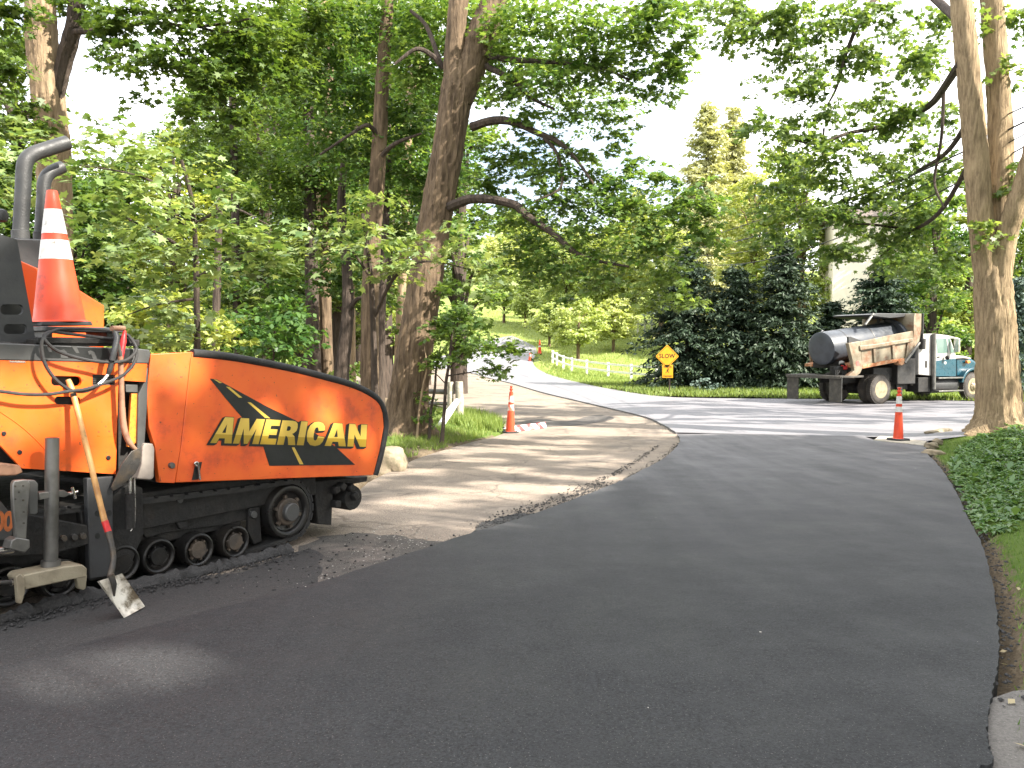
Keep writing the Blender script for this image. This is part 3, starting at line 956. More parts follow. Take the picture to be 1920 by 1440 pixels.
def block_letters(name, word, bl, br, tl, tr, cfun, mat, parent, grow=0.0, gap=.07, shift=(0, 0)):
    W_ = sum(GLY[c][0] for c in word) + gap * (len(word) - 1)
    bl, br, tr, tl = [np.array(q, float) for q in (bl, br, tr, tl)]
    first = None
    x = 0.0
    for c in word:
        bm = bmesh.new()
        edges = []
        for k, ring in enumerate(GLY[c][1]):
            n_ = len(ring)
            R_ = np.array(ring)
            if grow:
                area = sum(R_[i][0] * R_[(i + 1) % n_][1] - R_[(i + 1) % n_][0] * R_[i][1] for i in range(n_))
                sg_ = (1 if area > 0 else -1) * (1 if k == 0 else -1)
                E_ = np.roll(R_, -1, 0) - R_
                E_ /= np.linalg.norm(E_, axis=1)[:, None]
                nn = np.stack([E_[:, 1], -E_[:, 0]], -1) * sg_
                pn = np.roll(nn, 1, 0)
                bi = nn + pn
                bi = bi / np.maximum((bi * nn).sum(1), .35)[:, None]
                R_ = R_ + bi * grow
            vs = []
            for (a, b) in R_:
                u = (x + a) / W_
                q = (bl * (1 - u) + br * u) * (1 - b) + (tl * (1 - u) + tr * u) * b + np.array(shift)
                vs.append(bm.verts.new(cfun(q[0], q[1])))
            edges += [bm.edges.new((vs[i], vs[(i + 1) % n_])) for i in range(n_)]
        bmesh.ops.triangle_fill(bm, use_beauty=True, edges=edges)
        me = bpy.data.meshes.new(name)
        bm.to_mesh(me); bm.free()
        rise = []
        for v_ in me.vertices: rise.append(0.0)
        at_ = me.attributes.new('rise', 'FLOAT', 'POINT')
        k = 0
        vals = [b for ring in GLY[c][1] for (_, b) in ring]
        at_.data.foreach_set('value', np.array(vals, np.float32))
        me.materials.append(mat)
        link(bpy.data.objects.new(name, me), parent)
        x += GLY[c][0] + gap
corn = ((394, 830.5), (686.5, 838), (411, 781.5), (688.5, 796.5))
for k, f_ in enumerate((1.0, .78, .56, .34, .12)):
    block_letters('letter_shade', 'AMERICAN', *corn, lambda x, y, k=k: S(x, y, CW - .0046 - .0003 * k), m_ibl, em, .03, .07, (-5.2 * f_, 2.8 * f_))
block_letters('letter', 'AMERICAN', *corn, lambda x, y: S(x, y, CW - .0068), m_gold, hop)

# body side: lower orange panel with two hand holes
CB = 0.03
def holed(name, outer, holes, c0, c1, mat, parent=paver):
    bm = bmesh.new()
    loops = []
    for ring in [outer] + holes:
        vs = [bm.verts.new(S(x, y, c0)) for x, y in ring]
        loops += [bm.edges.new((vs[i], vs[(i + 1) % len(vs)])) for i in range(len(vs))]
    bmesh.ops.triangle_fill(bm, use_beauty=True, edges=loops)
    ret = bmesh.ops.extrude_face_region(bm, geom=bm.faces[:])
    for v_ in ret['geom']:
        if isinstance(v_, bmesh.types.BMVert): v_.co.y += c1 - c0
    bmesh.ops.recalc_face_normals(bm, faces=bm.faces)
    me = bpy.data.meshes.new(name)
    bm.to_mesh(me); bm.free()
    me.materials.append(mat)
    return link(bpy.data.objects.new(name, me), parent)
panel_px = [(-330, 668), (276, 682), (273, 716), (222, 713), (217, 889), (41, 878), (-2, 832), (-60, 790), (-330, 770)]
hole1, hole2 = rrect(96, 704.5, 153, 723, 8, 1), rrect(102.5, 743, 151, 758, 7, 1)
vent = [(173.5, 702.5), (216, 703), (216, 722), (173.5, 722)]
body = holed('side_panel', panel_px, [hole1, hole2, vent], CB, CB + .03, m_or)
plate('recess', rrect(88, 698, 160, 764, 8), CB + .08, CB + .10, m_ibl, 0, body)
vg = MB()
for k in range(5):
    y = 704.5 + k * 3.8
    PF.plate(vg, [(174, y), (216, y + .3), (216, y + 1.7), (174, y + 1.4)], CB + .004, CB + .03)
vg.build('vent_grille', m_grey, body, smooth_=False)
plate('vent_back', vent, CB + .032, CB + .04, m_ibl, 0, body)
for bx, by in ((37.5, 848), (204, 858.5), (8, 813)):
    plate('screw', [(bx + 4.5 * math.cos(a / 8 * 6.283), by + 4.5 * math.sin(a / 8 * 6.283)) for a in range(8)], CB - .008, CB + .01, m_ibl, .002, body)
plate('latch_plate', [(18, 676.5), (48, 677.2), (48, 680), (18, 679.4)], CB - .004, CB + .01, m_chrome, 0, body)
# crease bent into the panel
pxtube('panel_crease', [(-10, 765), (40, 800), (80, 838), (112, 880)], CB - .001, 1.0, m_or, body, 6)
# grey upper rail with the dark decal
rail = plate('upper_rail', [(-330, 630), (60, 645.5), (262, 654), (281, 656), (283, 664), (279, 682), (-330, 667.5)], CB - .005, CB + .10, m_grey, .008)
plate('decal', [(76, 648.5), (250, 655), (250, 674), (85, 671)], CB - .0072, CB - .0055, m_ibl, 0, rail)
for q in ([(88, 651), (95, 651), (98, 660), (92, 660)], [(113, 657), (120, 655), (125, 660), (128, 672), (114, 671)], [(134, 649), (143, 649), (149, 662), (143, 662)],
          [(165, 659), (170, 657), (177, 660), (183, 675), (175, 674.5), (171, 664), (167, 665)]):
    PF.plate(MB(), q, CB - .009, CB - .0074).build('decal_mark', m_grey, rail, smooth_=False)
# recess with orange reflector right of the panel
plate('recess_back', [(222, 713), (274, 716), (276, 740), (280, 800), (289, 838), (298, 900), (222, 900)], CB + .12, CB + .14, m_blk, 0)
ref = plate('reflector_strip', [(247, 738), (258.5, 738), (258, 826), (248, 838), (240, 838)], CB + .03, CB + .06, M('orange_reflector', (0.80, 0.24, 0.03), 0.3, c2=(0.70, 0.16, 0.03), scale=40), .003)
plate('strip_cap', [(236, 721), (258.5, 721.5), (258.5, 736), (236, 735.5)], CB + .025, CB + .07, m_grey, .004, ref)
plate('frame_post', [(260, 738), (270, 718), (276, 690), (278, 690), (276, 760), (271, 836), (257, 846)], CB + .01, CB + .09, m_grey, .004)
plate('grey_cover', [(268, 838), (272, 831), (287, 832), (290, 842), (289, 895), (284, 900), (257, 898), (266, 870)], CB - .02, CB + .10, m_tan, .008)

# engine deck: sloped grey guard with two slots, orange hood, exhaust box and pipes
gu = holed('slotted_guard', [(-330, 410), (-20, 437), (2, 440), (32, 449), (45, 520), (68, 643), (-330, 625)],
           [rrect(1, 570.5, 44, 590, 8), rrect(7, 607.5, 51, 626, 8)], 0.16, 0.19, m_dgrey)
plate('guard_back', [(-5, 560), (50, 560), (58, 640), (-5, 640)], .30, .31, m_ibl, 0, gu)
hood = plate('hood', [(38, 488), (78, 505.5), (150, 544), (196, 573), (196, 652), (40, 652)], 0.75, 2.3, m_or, .012)
exb = plate('exhaust_box', [(29, 446), (85, 449), (86, 512), (30, 512)], 0.9, 1.5, m_dgrey, .012)
def pipe(pts, r, c):
    o = pxtube('exhaust_pipe', pts, c, r, m_pipe, exb, 20, 7)
    P = S(pts[0][0], pts[0][1] - 3, c)
    rr = r * (PF.world(P) - CO).y / FPX
    MB().lathe(P, (0, 0, 1), [(-.03, rr * 1.05), (-.03, rr * 1.13), (.05, rr * 1.13), (.055, rr * 1.02)], 20).build('pipe_collar', m_pipe, o)
    e0, e1 = S(*pts[-2][:2], c), S(*pts[-1][:2], c)
    ax = (e1 - e0).normalized()
    MB().lathe(e1 + ax * .001, ax, [(0, rr * .85), (.003, rr * .85)], 18).build('pipe_mouth', m_ibl, o)
pipe([(38.5, 448), (39.5, 420), (43, 360), (44.5, 324), (48.5, 302), (62, 289), (84, 281), (105, 274), (126, 267.5)], 13.5, 1.15)
pipe([(77, 450), (78, 420), (81, 372), (82.5, 346), (88, 330), (99, 321), (108, 316.5), (117, 313)], 11.5, 1.35)
lmp = S(3, 404, .5)
MB().lathe(lmp - Vector((0, 0, .045)), (0, 0, 1), [(0, .012), (.008, .034), (.045, .045), (.08, .034), (.09, .01)], 16).build('work_lamp', m_pipe, paver)
# deck plates where the cone stands
dz_ = S(120, 612, .35).z
dk = MB()
aL, aR = S(66, 650, .04).x, S(264, 650, .04).x
dk.box(((aL + aR) / 2, .42, S(120, 648, .04).z + .02), (aR - aL, .74, .05))
dk.box(((aL + aR) / 2 - .02, .06, S(150, 640, .04).z + .005), (aR - aL - .06, .05, .045))
dk.build('deck', m_blk, paver, bevel=.008)
shelf_z = S(120, 613, .40).z
sh = MB()
sh.box((S(120, 612, .40).x + .05, .40, shelf_z - .02), (.56, .42, .035))
for xx in (-.18, .26):
    sh.box((S(120, 612, .40).x + xx, .40, (shelf_z + S(120, 648, .04).z) / 2), (.05, .3, abs(shelf_z - S(120, 648, .04).z) - .05))
sh.build('shelf_plate', m_dgrey, paver, bevel=.006)
# machine bulk behind the panels (engine bay, conveyor tunnel, platform further back)
bk = MB()
zt, zb = S(150, 690, .1).z, S(150, 885, .1).z
x0, x1 = S(-330, 700, .1).x, S(268, 700, .1).x
bk.box(((x0 + x1) / 2, 1.28, (zt + zb) / 2), (x1 - x0, 2.2, zt - zb - .06))
bk.build('engine_bay', m_blk, paver)
MB().box(((x0 + x1) / 2, 2.46, (zt + zb) / 2), (x1 - x0, .05, zt - zb)).build('far_side_panel', m_or, paver)

# ------------------------------------------------------------------ undercarriage
CT = 0.10
fr_ = MB()
xa, xb = S(-330, 1000, CT).x, S(600, 960, CT).x
zu = S(400, 908, CT).z
fr_.box(((xa + xb) / 2, 1.25, zu - .13), (xb - xa, 2.2, .28))
fr_.build('chassis', m_blk, paver, bevel=.01)
wheels = [(15, 1100, 37), (112, 1084, 36), (229, 1056, 36), (297, 1043, 36.5), (372, 1031, 34.5), (441, 1016, 31.5)]
idler = (541, 966, 51)
cs, rsz = [], []
for x, y, r in wheels + [idler]:
    q = S(x, y, CT)
    d = (PF.world(q) - CO).y
    cs.append(q); rsz.append(r * d / FPX)
r_road = sum(rsz[:-1]) / (len(rsz) - 1)
cs.insert(0, Vector((cs[0].x - (cs[3].x - cs[2].x), CT, cs[0].z)))
def track(name, y0, sgn):
    t = link(bpy.data.objects.new(name, MB().box((0, y0 + sgn * .15, .3), (.01, .01, .01)).build('tmp', m_blk).data), paver)
    bpy.data.objects.remove(bpy.data.objects['tmp'])
    # frame beam between the rollers
    mb = MB()
    mb.box(((cs[0].x + cs[-2].x) / 2, y0 + sgn * .20, .34), (cs[-2].x - cs[0].x + .3, .18, .22))
    mb.box((cs[-1].x - .16, y0 + sgn * .20, .36), (.5, .16, .16))
    t.data = mb.build('tmp', m_blk).data
    bpy.data.objects.remove(bpy.data.objects['tmp'])
    b_ = t.modifiers.new('bevel', 'BEVEL'); b_.width = .012
    # belt loop
    ri = rsz[-1]
    th = .032
    loop = []
    xi, zi = cs[-1].x, max(cs[-1].z, ri + .05)
    for a in np.linspace(R(-62), R(95), 10):
        loop.append((xi + (ri + .005) * math.cos(a), zi + (ri + .005) * math.sin(a)))
    xr = cs[0].x - .55
    loop += [(xi - .5, zi + ri + .01), (xr + .2, .66)]
    for a in np.linspace(R(100), R(255), 9):
        loop.append((xr + .25 * math.cos(a), .39 + .25 * math.sin(a)))
    loop += [(cs[0].x - .2, .03), (cs[0].x, .012), (cs[-2].x, .012), (cs[-2].x + .12, .02)]
    L = np.array(loop)
    n_ = len(L)
    cen = L.mean(0)
    tg = np.roll(L, -1, 0) - np.roll(L, 1, 0)
    tg /= np.linalg.norm(tg, axis=1)[:, None]
    nr = np.stack([tg[:, 1], -tg[:, 0]], -1)
    Oo = L + nr * th
    vs, fs = [], []
    for i in range(n_):
        for (px_, pz_) in (L[i], Oo[i]):
            for yy in (y0, y0 + sgn * .34):
                vs.append(Vector((px_, yy, pz_)))
    for i in range(n_):
        j = (i + 1) % n_
        a, b = i * 4, j * 4
        fs += [(a, b, b + 1, a + 1), (a + 2, a + 3, b + 3, b + 2), (a, a + 2, b + 2, b), (a + 1, b + 1, b + 3, a + 3)]
    belt = MB().add(vs, fs)
    # pads
    for i in range(n_):
        j = (i + 1) % n_
        P, Q = Oo[i], Oo[j]
        ln = np.linalg.norm(Q - P)
        k = max(1, int(ln / .13))
        ang = math.atan2(Q[1] - P[1], Q[0] - P[0])
        for m_ in range(k):
            c_ = P + (Q - P) * (m_ + .5) / k + nr[i] * .006
            belt.box((c_[0], y0 + sgn * .17, c_[1]), (min(.10, ln / k * .8), .35, .018), Matrix.Rotation(-ang, 3, 'Y'))
    belt.build('belt', m_rub, t)
    for k, c in enumerate(cs):
        big = k == len(cs) - 1
        r = rsz[-1] if big else r_road
        z = zi if big else max(c.z, r + .035)
        z = c.z if not big else zi
        C = Vector((c.x, y0, z))
        ax = Vector((0, sgn, 0))
        pr = [(.0, r * .74), (-.012, r * .78), (-.018, r * .86), (-.012, r * .95), (.012, r), (.085, r), (.09, r * .9)]
        prb = [(.035, r * .1), (.035, r * .58), (-.002, r * .60), (-.002, r * .74)] + pr[1:]
        ro = MB().lathe(C, ax, [(.30, r), (.12, r)] + [(h, q) for h, q in reversed(pr)] + [(.02, r * .70), (.03, r * .60), (.03, .01)], 36).build('idler' if big else 'roller', m_edge, t, bevel=0)
        hub = MB().lathe(C, ax, [(.034, r * .5), (-.004, r * .5), (-.012, r * .46), (-.012, 0.001)], 28)
        for q in range(6):
            a = q * 1.047 + k
            hub.box(C + Vector((math.cos(a) * r * .57, .012 * sgn, math.sin(a) * r * .57)), (r * .12, .03, r * .12), Matrix.Rotation(-a, 3, 'Y'))
        hub.build('hub', m_rim if (k >= 5) else m_edge, ro)
        if big:
            MB().lathe(C, ax, [(.03, r * .34), (-.05, r * .34), (-.06, r * .30), (-.06, .001)], 24).build('hub_cap', m_grey, ro)
    return t
t1 = track('track', CT, 1)
t2 = track('track', 2.42, -1)
# suspension bits above the rollers
for (x, y) in ((340, 1002 - 55), (479, 975)):
    plate('link_bracket', [(x - 12, y - 22), (x + 8, y - 24), (x + 12, y + 40), (x - 2, y + 46), (x - 14, y + 22)], CT + .06, CT + .10, m_blk, .006)
    plate('pivot_pin', [(x - 2 + 6 * math.cos(a / 10 * 6.283), y - 10 + 7 * math.sin(a / 10 * 6.283)) for a in range(10)], CT + .03, CT + .07, m_grey, .003)
plate('axle_arm', [(250, 985), (300, 955), (480, 948), (490, 968), (420, 985), (310, 1000), (275, 1010)], CT + .09, CT + .16, m_blk, .01)
# push roller and hitch ahead of the front idler
ro = MB()
qa = S(645, 932, .25)
ro.lathe(Vector((qa.x + .02, .14, qa.z)), (0, 1, 0), [(0, .05), (.0, .115), (.03, .125), (1.0, .125), (1.03, .115), (1.03, .05)], 20)
ro.lathe(Vector((qa.x + .02, 1.34, qa.z)), (0, 1, 0), [(0, .05), (.0, .115), (.03, .125), (1.0, .125), (1.03, .115), (1.03, .05)], 20)
ro.build('push_roller', m_blk, paver)
plate('hitch_beam', [(590, 903), (690, 893), (688, 903), (655, 909), (625, 912), (622, 985), (596, 983), (592, 940)], .16, 2.2, m_blk, .01)
for (x, y, s_) in ((628, 918, 9), (640, 912, 7), (656, 914, 8), (664, 930, 6), (630, 945, 8)):
    q = S(x, y, .12)
    MB().box(q, (.07, .08, .07), Matrix.Rotation(x, 3, 'Y')).build('hitch_fitting', m_blk, paver, bevel=.012)

# ------------------------------------------------------------------ screed arm, levelling post and brackets at the rear
arm = plate('tow_arm', [(-330, 985), (60, 965), (165, 985), (170, 1020), (100, 1040), (-330, 1060)], .02, .08, m_blk, .01)
for x in (121, 141, 157):
    plate('bolt', [(x + 6 * math.cos(a / 10 * 6.283), 1010 - (x - 121) * .12 + 6.5 * math.sin(a / 10 * 6.283)) for a in range(10)], -.005, .03, m_dsteel, .003, arm)
tb = plate('lift_bracket', [(163, 897), (213, 893), (212, 960), (214, 1078), (168, 1086), (166, 1000)], .015, .07, m_dgrey, .006)
for x, y in ((183, 963), (205, 962), (183, 1005)):
    plate('bracket_hole', [(x + 5 * math.cos(a / 10 * 6.283), y + 6 * math.sin(a / 10 * 6.283)) for a in range(10)], .0128, .02, m_ibl, 0, tb)
cyl = pxtube('lift_cylinder', [(243.5, 925), (243.5, 990)], -.0, 9.5, m_blk, sm=1)
pxtube('piston_rod', [(245, 890), (244, 926)], -.0, 3.4, m_chrome, cyl, sm=1)
pxtube('lift_hose', [(252, 895), (253, 940), (252, 980), (245, 996)], -.02, 1.6, m_chrome, cyl)
plate('rear_frame', [(150, 960), (246, 905), (268, 915), (270, 1000), (240, 1075), (168, 1090)], .09, .2, m_blk, .01)
CP_ = -.14
post = pxtube('levelling_post', [(98, 821), (96.8, 950), (95.2, 1072)], CP_, 12.2, m_galv, sm=1, n=24)
pxtube('post_collar', [(95.6, 1050), (95.2, 1074)], CP_, 17, m_galv, post, sm=1, n=24)
pxtube('post_bore', [(98, 822), (98, 820.4)], CP_, 9.5, m_ibl, post, sm=1, n=20)
plate('clamp', [(73, 924), (108, 920), (120, 919), (134, 927), (120, 933), (108, 931), (74, 938)], CP_ - .03, CP_ + .05, m_galv, .004, post)
wn_ = MB()
pxtube('', [(118, 927), (138, 925)], CP_ - .0, 3.6, None, mb=wn_, sm=1)
pxtube('', [(135, 914), (139, 925), (141, 935)], CP_ - .01, 2.6, None, mb=wn_)
pxtube('', [(146, 921), (139, 925)], CP_ - .01, 2.4, None, mb=wn_, sm=1)
wn_.build('wing_screw', m_chrome, post)
foot = plate('foot_bracket', [(37, 1086), (45, 1078), (120, 1063), (155, 1058.5), (164, 1066), (163, 1082), (130, 1088), (48, 1106)], CP_ - .10, CP_ + .08, m_cream, .008, post)
plate('foot_lug', [(30, 1082), (38, 1075.5), (46, 1082), (48, 1108), (42, 1132), (34, 1132)], CP_ - .11, CP_ - .07, m_cream, .006, post)
plate('foot_lug', [(143, 1083), (164, 1078), (161, 1104), (156, 1107), (147, 1104)], CP_ + .04, CP_ + .08, m_cream, .006, post)
pxtube('threaded_rod', [(-40, 1094), (24, 1091), (38, 1090)], CP_ - .05, 4.5, m_dsteel, post, sm=1)
pxtube('rod_nut', [(20, 1092), (29, 1090.5)], CP_ - .05, 7, m_chrome, post, sm=1, n=8)
br = plate('arm_bracket', [(24, 908), (28, 901), (50, 899), (57, 905), (53, 955), (50, 1012), (30, 1012), (28, 985), (25, 950)], CP_ - .12, CP_ - .08, m_galv, .006)
plate('bracket_web', [(50, 900), (66, 900), (72, 907), (72, 962), (66, 966), (54, 965)], CP_ - .06, CP_ + .0, m_grey, .008, br)
plate('bracket_shoe', [(22, 1014), (32, 1008), (56, 1012), (57, 1026), (47, 1037), (18, 1029)], CP_ - .14, CP_ - .04, m_galv, .006, br)
for x, y in ((29, 912), (44, 911), (36, 923), (29, 936), (44, 938), (45, 960), (45, 981)):
    plate('rivet', [(x + 1.8 * math.cos(a), y + 1.8 * math.sin(a)) for a in np.arange(0, 6.2, .8)], CP_ - .124, CP_ - .11, m_dsteel, 0, br)
pxtube('slide_rod', [(-60, 1036), (0, 1033), (24, 1029)], CP_ - .05, 8, m_chrome, sm=1)
pl = plate('number_plate', [(-330, 930), (-2, 935), (16, 958), (24, 985), (23, 1012), (-330, 1020)], -.06, -.03, m_grey, .004)
m_num = M('orange_numbers', (0.55, 0.15, 0.04), 0.6, dirt=(0.15, 0.07, 0.03))
lettering('number', '00', ((-13, 997), (24.5, 997), (27, 958), (-10, 957)), lambda x, y: S(x, y, -.0635), m_num, pl, 0.04, .9)
plate('side_step', [(-330, 880), (0, 868), (38, 872), (44, 886), (30, 892), (-330, 905)], .0, .25, m_wood2, .01)
plate('screed', [(-330, 1010), (-70, 1010), (-60, 1150), (-330, 1190)], -.05, 2.5, m_blk, .01)

# ------------------------------------------------------------------ things on the paver
# cone on its deck
m_cone = M('cone_orange', (0.64, 0.060, 0.016), 0.5, c2=(0.54, 0.038, 0.012), scale=3, dirt=(0.16, 0.04, 0.025), dscale=6, damt=(0.56, 0.74))
m_band = M('cone_white_band', (0.58, 0.57, 0.54), 0.5, c2=(0.48, 0.47, 0.44), scale=14, dirt=(0.18, 0.16, 0.14), dscale=16, damt=(0.55, 0.70))
def lathe_z(mb, prof, n=32):
    return mb.lathe((0, 0, 0), (0, 0, 1), [(z, r) for z, r in prof], n)
def cone(name, P, h, rb, rt, bands, base, label, group, knob=False, tilt=(0, 0), baserot=0.0, cat='traffic cone', band_mat=None):
    e = empty(name, P, baserot, label, cat, group)
    e.rotation_euler = (tilt[0], tilt[1], baserot)
    def rad(t): return rb + (rt - rb) * t
    bt = base[1]
    mb = MB()
    prof = [(bt, rb * 1.12), (bt + .012, rb)] + [(bt + (h - bt) * t, rad(t)) for t in np.linspace(.04, 1, 12)]
    if knob:
        prof += [(h + .004, rt * .9), (h + .01, rt * .55), (h + .035, rt * .5), (h + .045, rt * .85), (h + .065, rt * .95), (h + .085, rt * .8), (h + .09, rt * .5), (h + .11, rt * .5), (h + .12, rt * .8), (h + .14, rt * .75), (h + .15, .004)]
    else:
        prof += [(h + .006, rt * .85), (h - .01, rt * .8)]
    lathe_z(mb, prof).build('cone_body', m_cone, e)
    for t0, t1 in bands:
        lathe_z(MB(), [(bt + (h - bt) * t0, rad(t0) + .0005), (bt + (h - bt) * t0, rad(t0) + .0022), (bt + (h - bt) * t1, rad(t1) + .0022), (bt + (h - bt) * t1, rad(t1) + .0005)]).build('reflective_band', band_mat or m_band, e)
    s_ = base[0] / 2
    q = .35 * s_
    octo = [(s_, -s_ + q), (s_, s_ - q), (s_ - q, s_), (-s_ + q, s_), (-s_, s_ - q), (-s_, -s_ + q), (-s_ + q, -s_), (s_ - q, -s_)]
    MB().prism([Vector((x, y, 0)) for x, y in octo], [Vector((x * .96, y * .96, bt)) for x, y in octo]).build('rubber_base', m_rub, e, bevel=.006)
    return e
cp = PF.world(S(112, 611, .40))
ctop = PF.world(S(104, 357, .40))
cone('traffic_cone', cp, (ctop - cp).z - .01, .171, .036, ((.478, .625), (.675, .862)), (.36, .03),
     'big scuffed orange cone with two white bands standing on the paver deck', 'orange traffic cones', tilt=(0.0, -.03), baserot=PF.ang)

# square shovel leaning on the side panel
g1, g2 = G0(233, 1161), G0(272, 1137)
L1, L2 = PF.loc(g1 + Vector((0, 0, .008))), PF.loc(g2 + Vector((0, 0, .02)))
L2 = S(272, 1137, L1.y + .09)
shv = empty('square_shovel', PF.world(L1), 0, 'square-mouth shovel with a long wooden handle and red collar leaning on the orange side panel', 'shovel')
def fw(v_): return PF.world(v_) - Vector(shv.location)
cS = L1.y
top = S(127.6, 712, CB - .035)
def sp(x, y, f): return S(x, y, top.y + (cS * .86 - top.y) * f)
hp = [top, sp(137, 738, .06), sp(160, 830, .26), sp(182, 920, .46), sp(197, 980, .60)]
hp = [Vector(q) for q in spline(hp, 4)]
MB().tube([fw(q) for q in hp], [.0165] + [.019] * (len(hp) - 3) + [.020, .020], 14).build('handle', m_wood, shv)
for y0_, y1_ in ((739, 744), (747, 750)):
    MB().tube([fw(sp(137 + (y0_ - 738) * .24, y0_, .06)), fw(sp(137 + (y1_ - 738) * .24, y1_, .075))], .0205, 14).build('tape_ring', m_dsteel, shv)
MB().tube([fw(sp(196.3, 977, .595)), fw(sp(203.5, 998, .645))], .0215, 14).build('red_collar', m_red, shv)
sk = [sp(203, 997, .645), sp(210, 1025, .71), sp(213, 1045, .76), sp(211, 1062, .80), sp(207, 1078, .84), sp(206, 1090, .88)]
MB().tube([fw(Vector(q)) for q in spline(sk, 4)], [.0215, .021, .02, .0195, .019, .0185, .018, .018, .018, .018, .018, .018, .019, .020, .020, .020, .019, .018, .015, .012, .01], 14).build('socket', m_dsteel, shv)
TL, TR = S(186, 1089, cS * .93), S(229, 1075, cS * .80)
BL, BR = L1, L2
nrm_ = ((TR - TL).cross(BL - TL)).normalized()
if nrm_.y > 0: nrm_ = -nrm_
nu, nv = 11, 9
vs, fs = [], []
for side in (0, 1):
    for j in range(nv):
        for i in range(nu):
            a, b = i / (nu - 1), j / (nv - 1)
            q = (TL * (1 - a) + TR * a) * (1 - b) + (BL * (1 - a) + BR * a) * b
            dish = -.05 * (1 - (2 * a - 1) ** 4) * (1 - b) ** .3
            rib = .038 * math.exp(-((a - .48) / .10) ** 2) * max(0, 1 - b * 2.2)
            q = q + nrm_ * (dish + rib - side * .003)
            vs.append(q)
for j in range(nv - 1):
    for i in range(nu - 1):
        a = j * nu + i
        fs.append((a, a + 1, a + nu + 1, a + nu))
        a += nu * nv
        fs.append((a, a + nu, a + nu + 1, a + 1))
k = nu * nv
for i in range(nu - 1):
    fs += [(i, i + k, i + 1 + k, i + 1), ((nv - 1) * nu + i, (nv - 1) * nu + i + 1, (nv - 1) * nu + i + 1 + k, (nv - 1) * nu + i + k)]
for j in range(nv - 1):
    fs += [(j * nu, (j + 1) * nu, (j + 1) * nu + k, j * nu + k), (j * nu + nu - 1, j * nu + nu - 1 + k, (j + 1) * nu + nu - 1 + k, (j + 1) * nu + nu - 1)]
MB().add([fw(q) for q in vs], fs).build('blade', m_blade, shv)

fr0, fr1 = S(206, 1078, cS * .845), S(219, 1116, cS * .885)
MB().tube([fw(fr0 + nrm_ * .008), fw((fr0 + fr1) / 2 + nrm_ * .006), fw(fr1 - nrm_ * .02)], [.020, .017, .006], 12).build('blade_socket', m_dsteel, shv)
# D-handled shovel hung upright on the recess
s2 = empty('handled_shovel', PF.world(S(258, 850, -.05)), 0, 'short worn shovel with a red D-shaped grip hanging upright beside the orange reflector strip', 'shovel')
def f2(x, y, c): return PF.world(S(x, y, c)) - Vector(s2.location)
MB().tube([f2(*q) for q in spline([(226, 668, -.07), (227.5, 720, -.06), (229, 765, -.055)], 3)], .019, 14).build('handle', m_wood2, s2)
MB().tube([f2(*q) for q in spline([(229, 764, -.055), (231, 790, -.055), (236, 815, -.06), (245, 833, -.065), (257, 845, -.06)], 4)], [.021] * 12 + [.019, .017, .015, .014, .012], 14).build('socket', m_wood2, s2)
gr = MB().tube([f2(209.5, 615.5, -.10), f2(232, 615.5, -.04)], .018, 14)
gr.build('grip', m_wood2, s2)
MB().tube([f2(211, 616, -.098), f2(219, 637, -.085), f2(226, 668, -.07)], [.010, .013, .017], 10).build('grip_arm', m_galv, s2)
MB().tube([f2(234, 620, -.04), f2(231, 640, -.05), f2(226, 672, -.07)], [.010, .022, .019], 10).build('grip_arm', m_red, s2)
bl2 = [(247, 846), (262, 840), (266, 850), (262, 872), (254, 888), (228, 912), (212, 921), (209, 914), (216, 898), (228, 872)]
a2 = [f2(x, y, -.08 + (.04 if y > 890 else 0)) for x, y in bl2]
nb = PF.y
MB().prism(a2, [q + nb * .012 for q in a2]).build('blade', m_dsteel, s2, bevel=.003)

# coiled hose with torch handle hung over the rail
cb = empty('coiled_cable', PF.world(S(160, 690, -.06)), 0, 'black cable looped over the grey rail and trailing across the orange panel', 'cable')
def zc(X_, Y_, c=-.055): return PF.world(S(X_ / 6.62, 600 + Y_ / 6.62, c)) - Vector(cb.location)
c1 = [(1450, 200, -.03), (1385, 135, .03), (1200, 118, .06), (1000, 108, .06), (750, 115, .05), (620, 160, .0), (540, 230, -.06), (516, 330, -.075), (550, 520, -.08), (640, 680, -.08), (760, 800, -.085), (900, 878, -.085), (1080, 880, -.08), (1220, 800, -.08), (1310, 720, -.08)]
c2 = [(1640, 250, .0), (1560, 180, .02), (1400, 232, .02), (1100, 200, .05), (800, 165, .05), (640, 145, .02), (548, 190, -.04), (575, 270, -.07), (700, 375, -.075), (900, 452, -.075), (1150, 508, -.075), (1400, 525, -.10), (1560, 500, -.10), (1660, 425, -.06), (1690, 345, -.03), (1640, 250, .0)]
c3 = [(1690, 330, -.03), (1695, 460, -.05), (1620, 600, -.07), (1480, 710, -.08), (1250, 800, -.09), (1050, 862, -.095), (850, 885, -.095), (600, 922, -.08), (300, 922, -.07), (0, 885, -.06), (-400, 850, -.06), (-900, 840, -.05)]
hs_ = MB()
for c_ in (c1, c2, c3):
    hs_.tube([zc(*q) for q in spline(c_, 6)], .0115, 8)
hs_.build('hose', m_rub, cb)
MB().tube([zc(*q) for q in spline([(1220, 800, -.082), (1290, 740, -.082), (1345, 670, -.08)], 5)], .0125, 8).build('hose_end', m_chrome, cb)
MB().tube([zc(*q) for q in spline([(1340, 680, -.08), (1365, 600, -.09), (1390, 500, -.10)], 4)], [.014, .015, .018, .019, .018, .018, .017, .017, .016], 10).build('torch_valve', m_rub, cb)
MB().tube([zc(*q) for q in spline([(1390, 500, -.11), (1420, 380, -.12), (1450, 240, -.11), (1430, 160, -.09)], 4)], .021, 10).build('torch_grip', m_dgrey, cb)
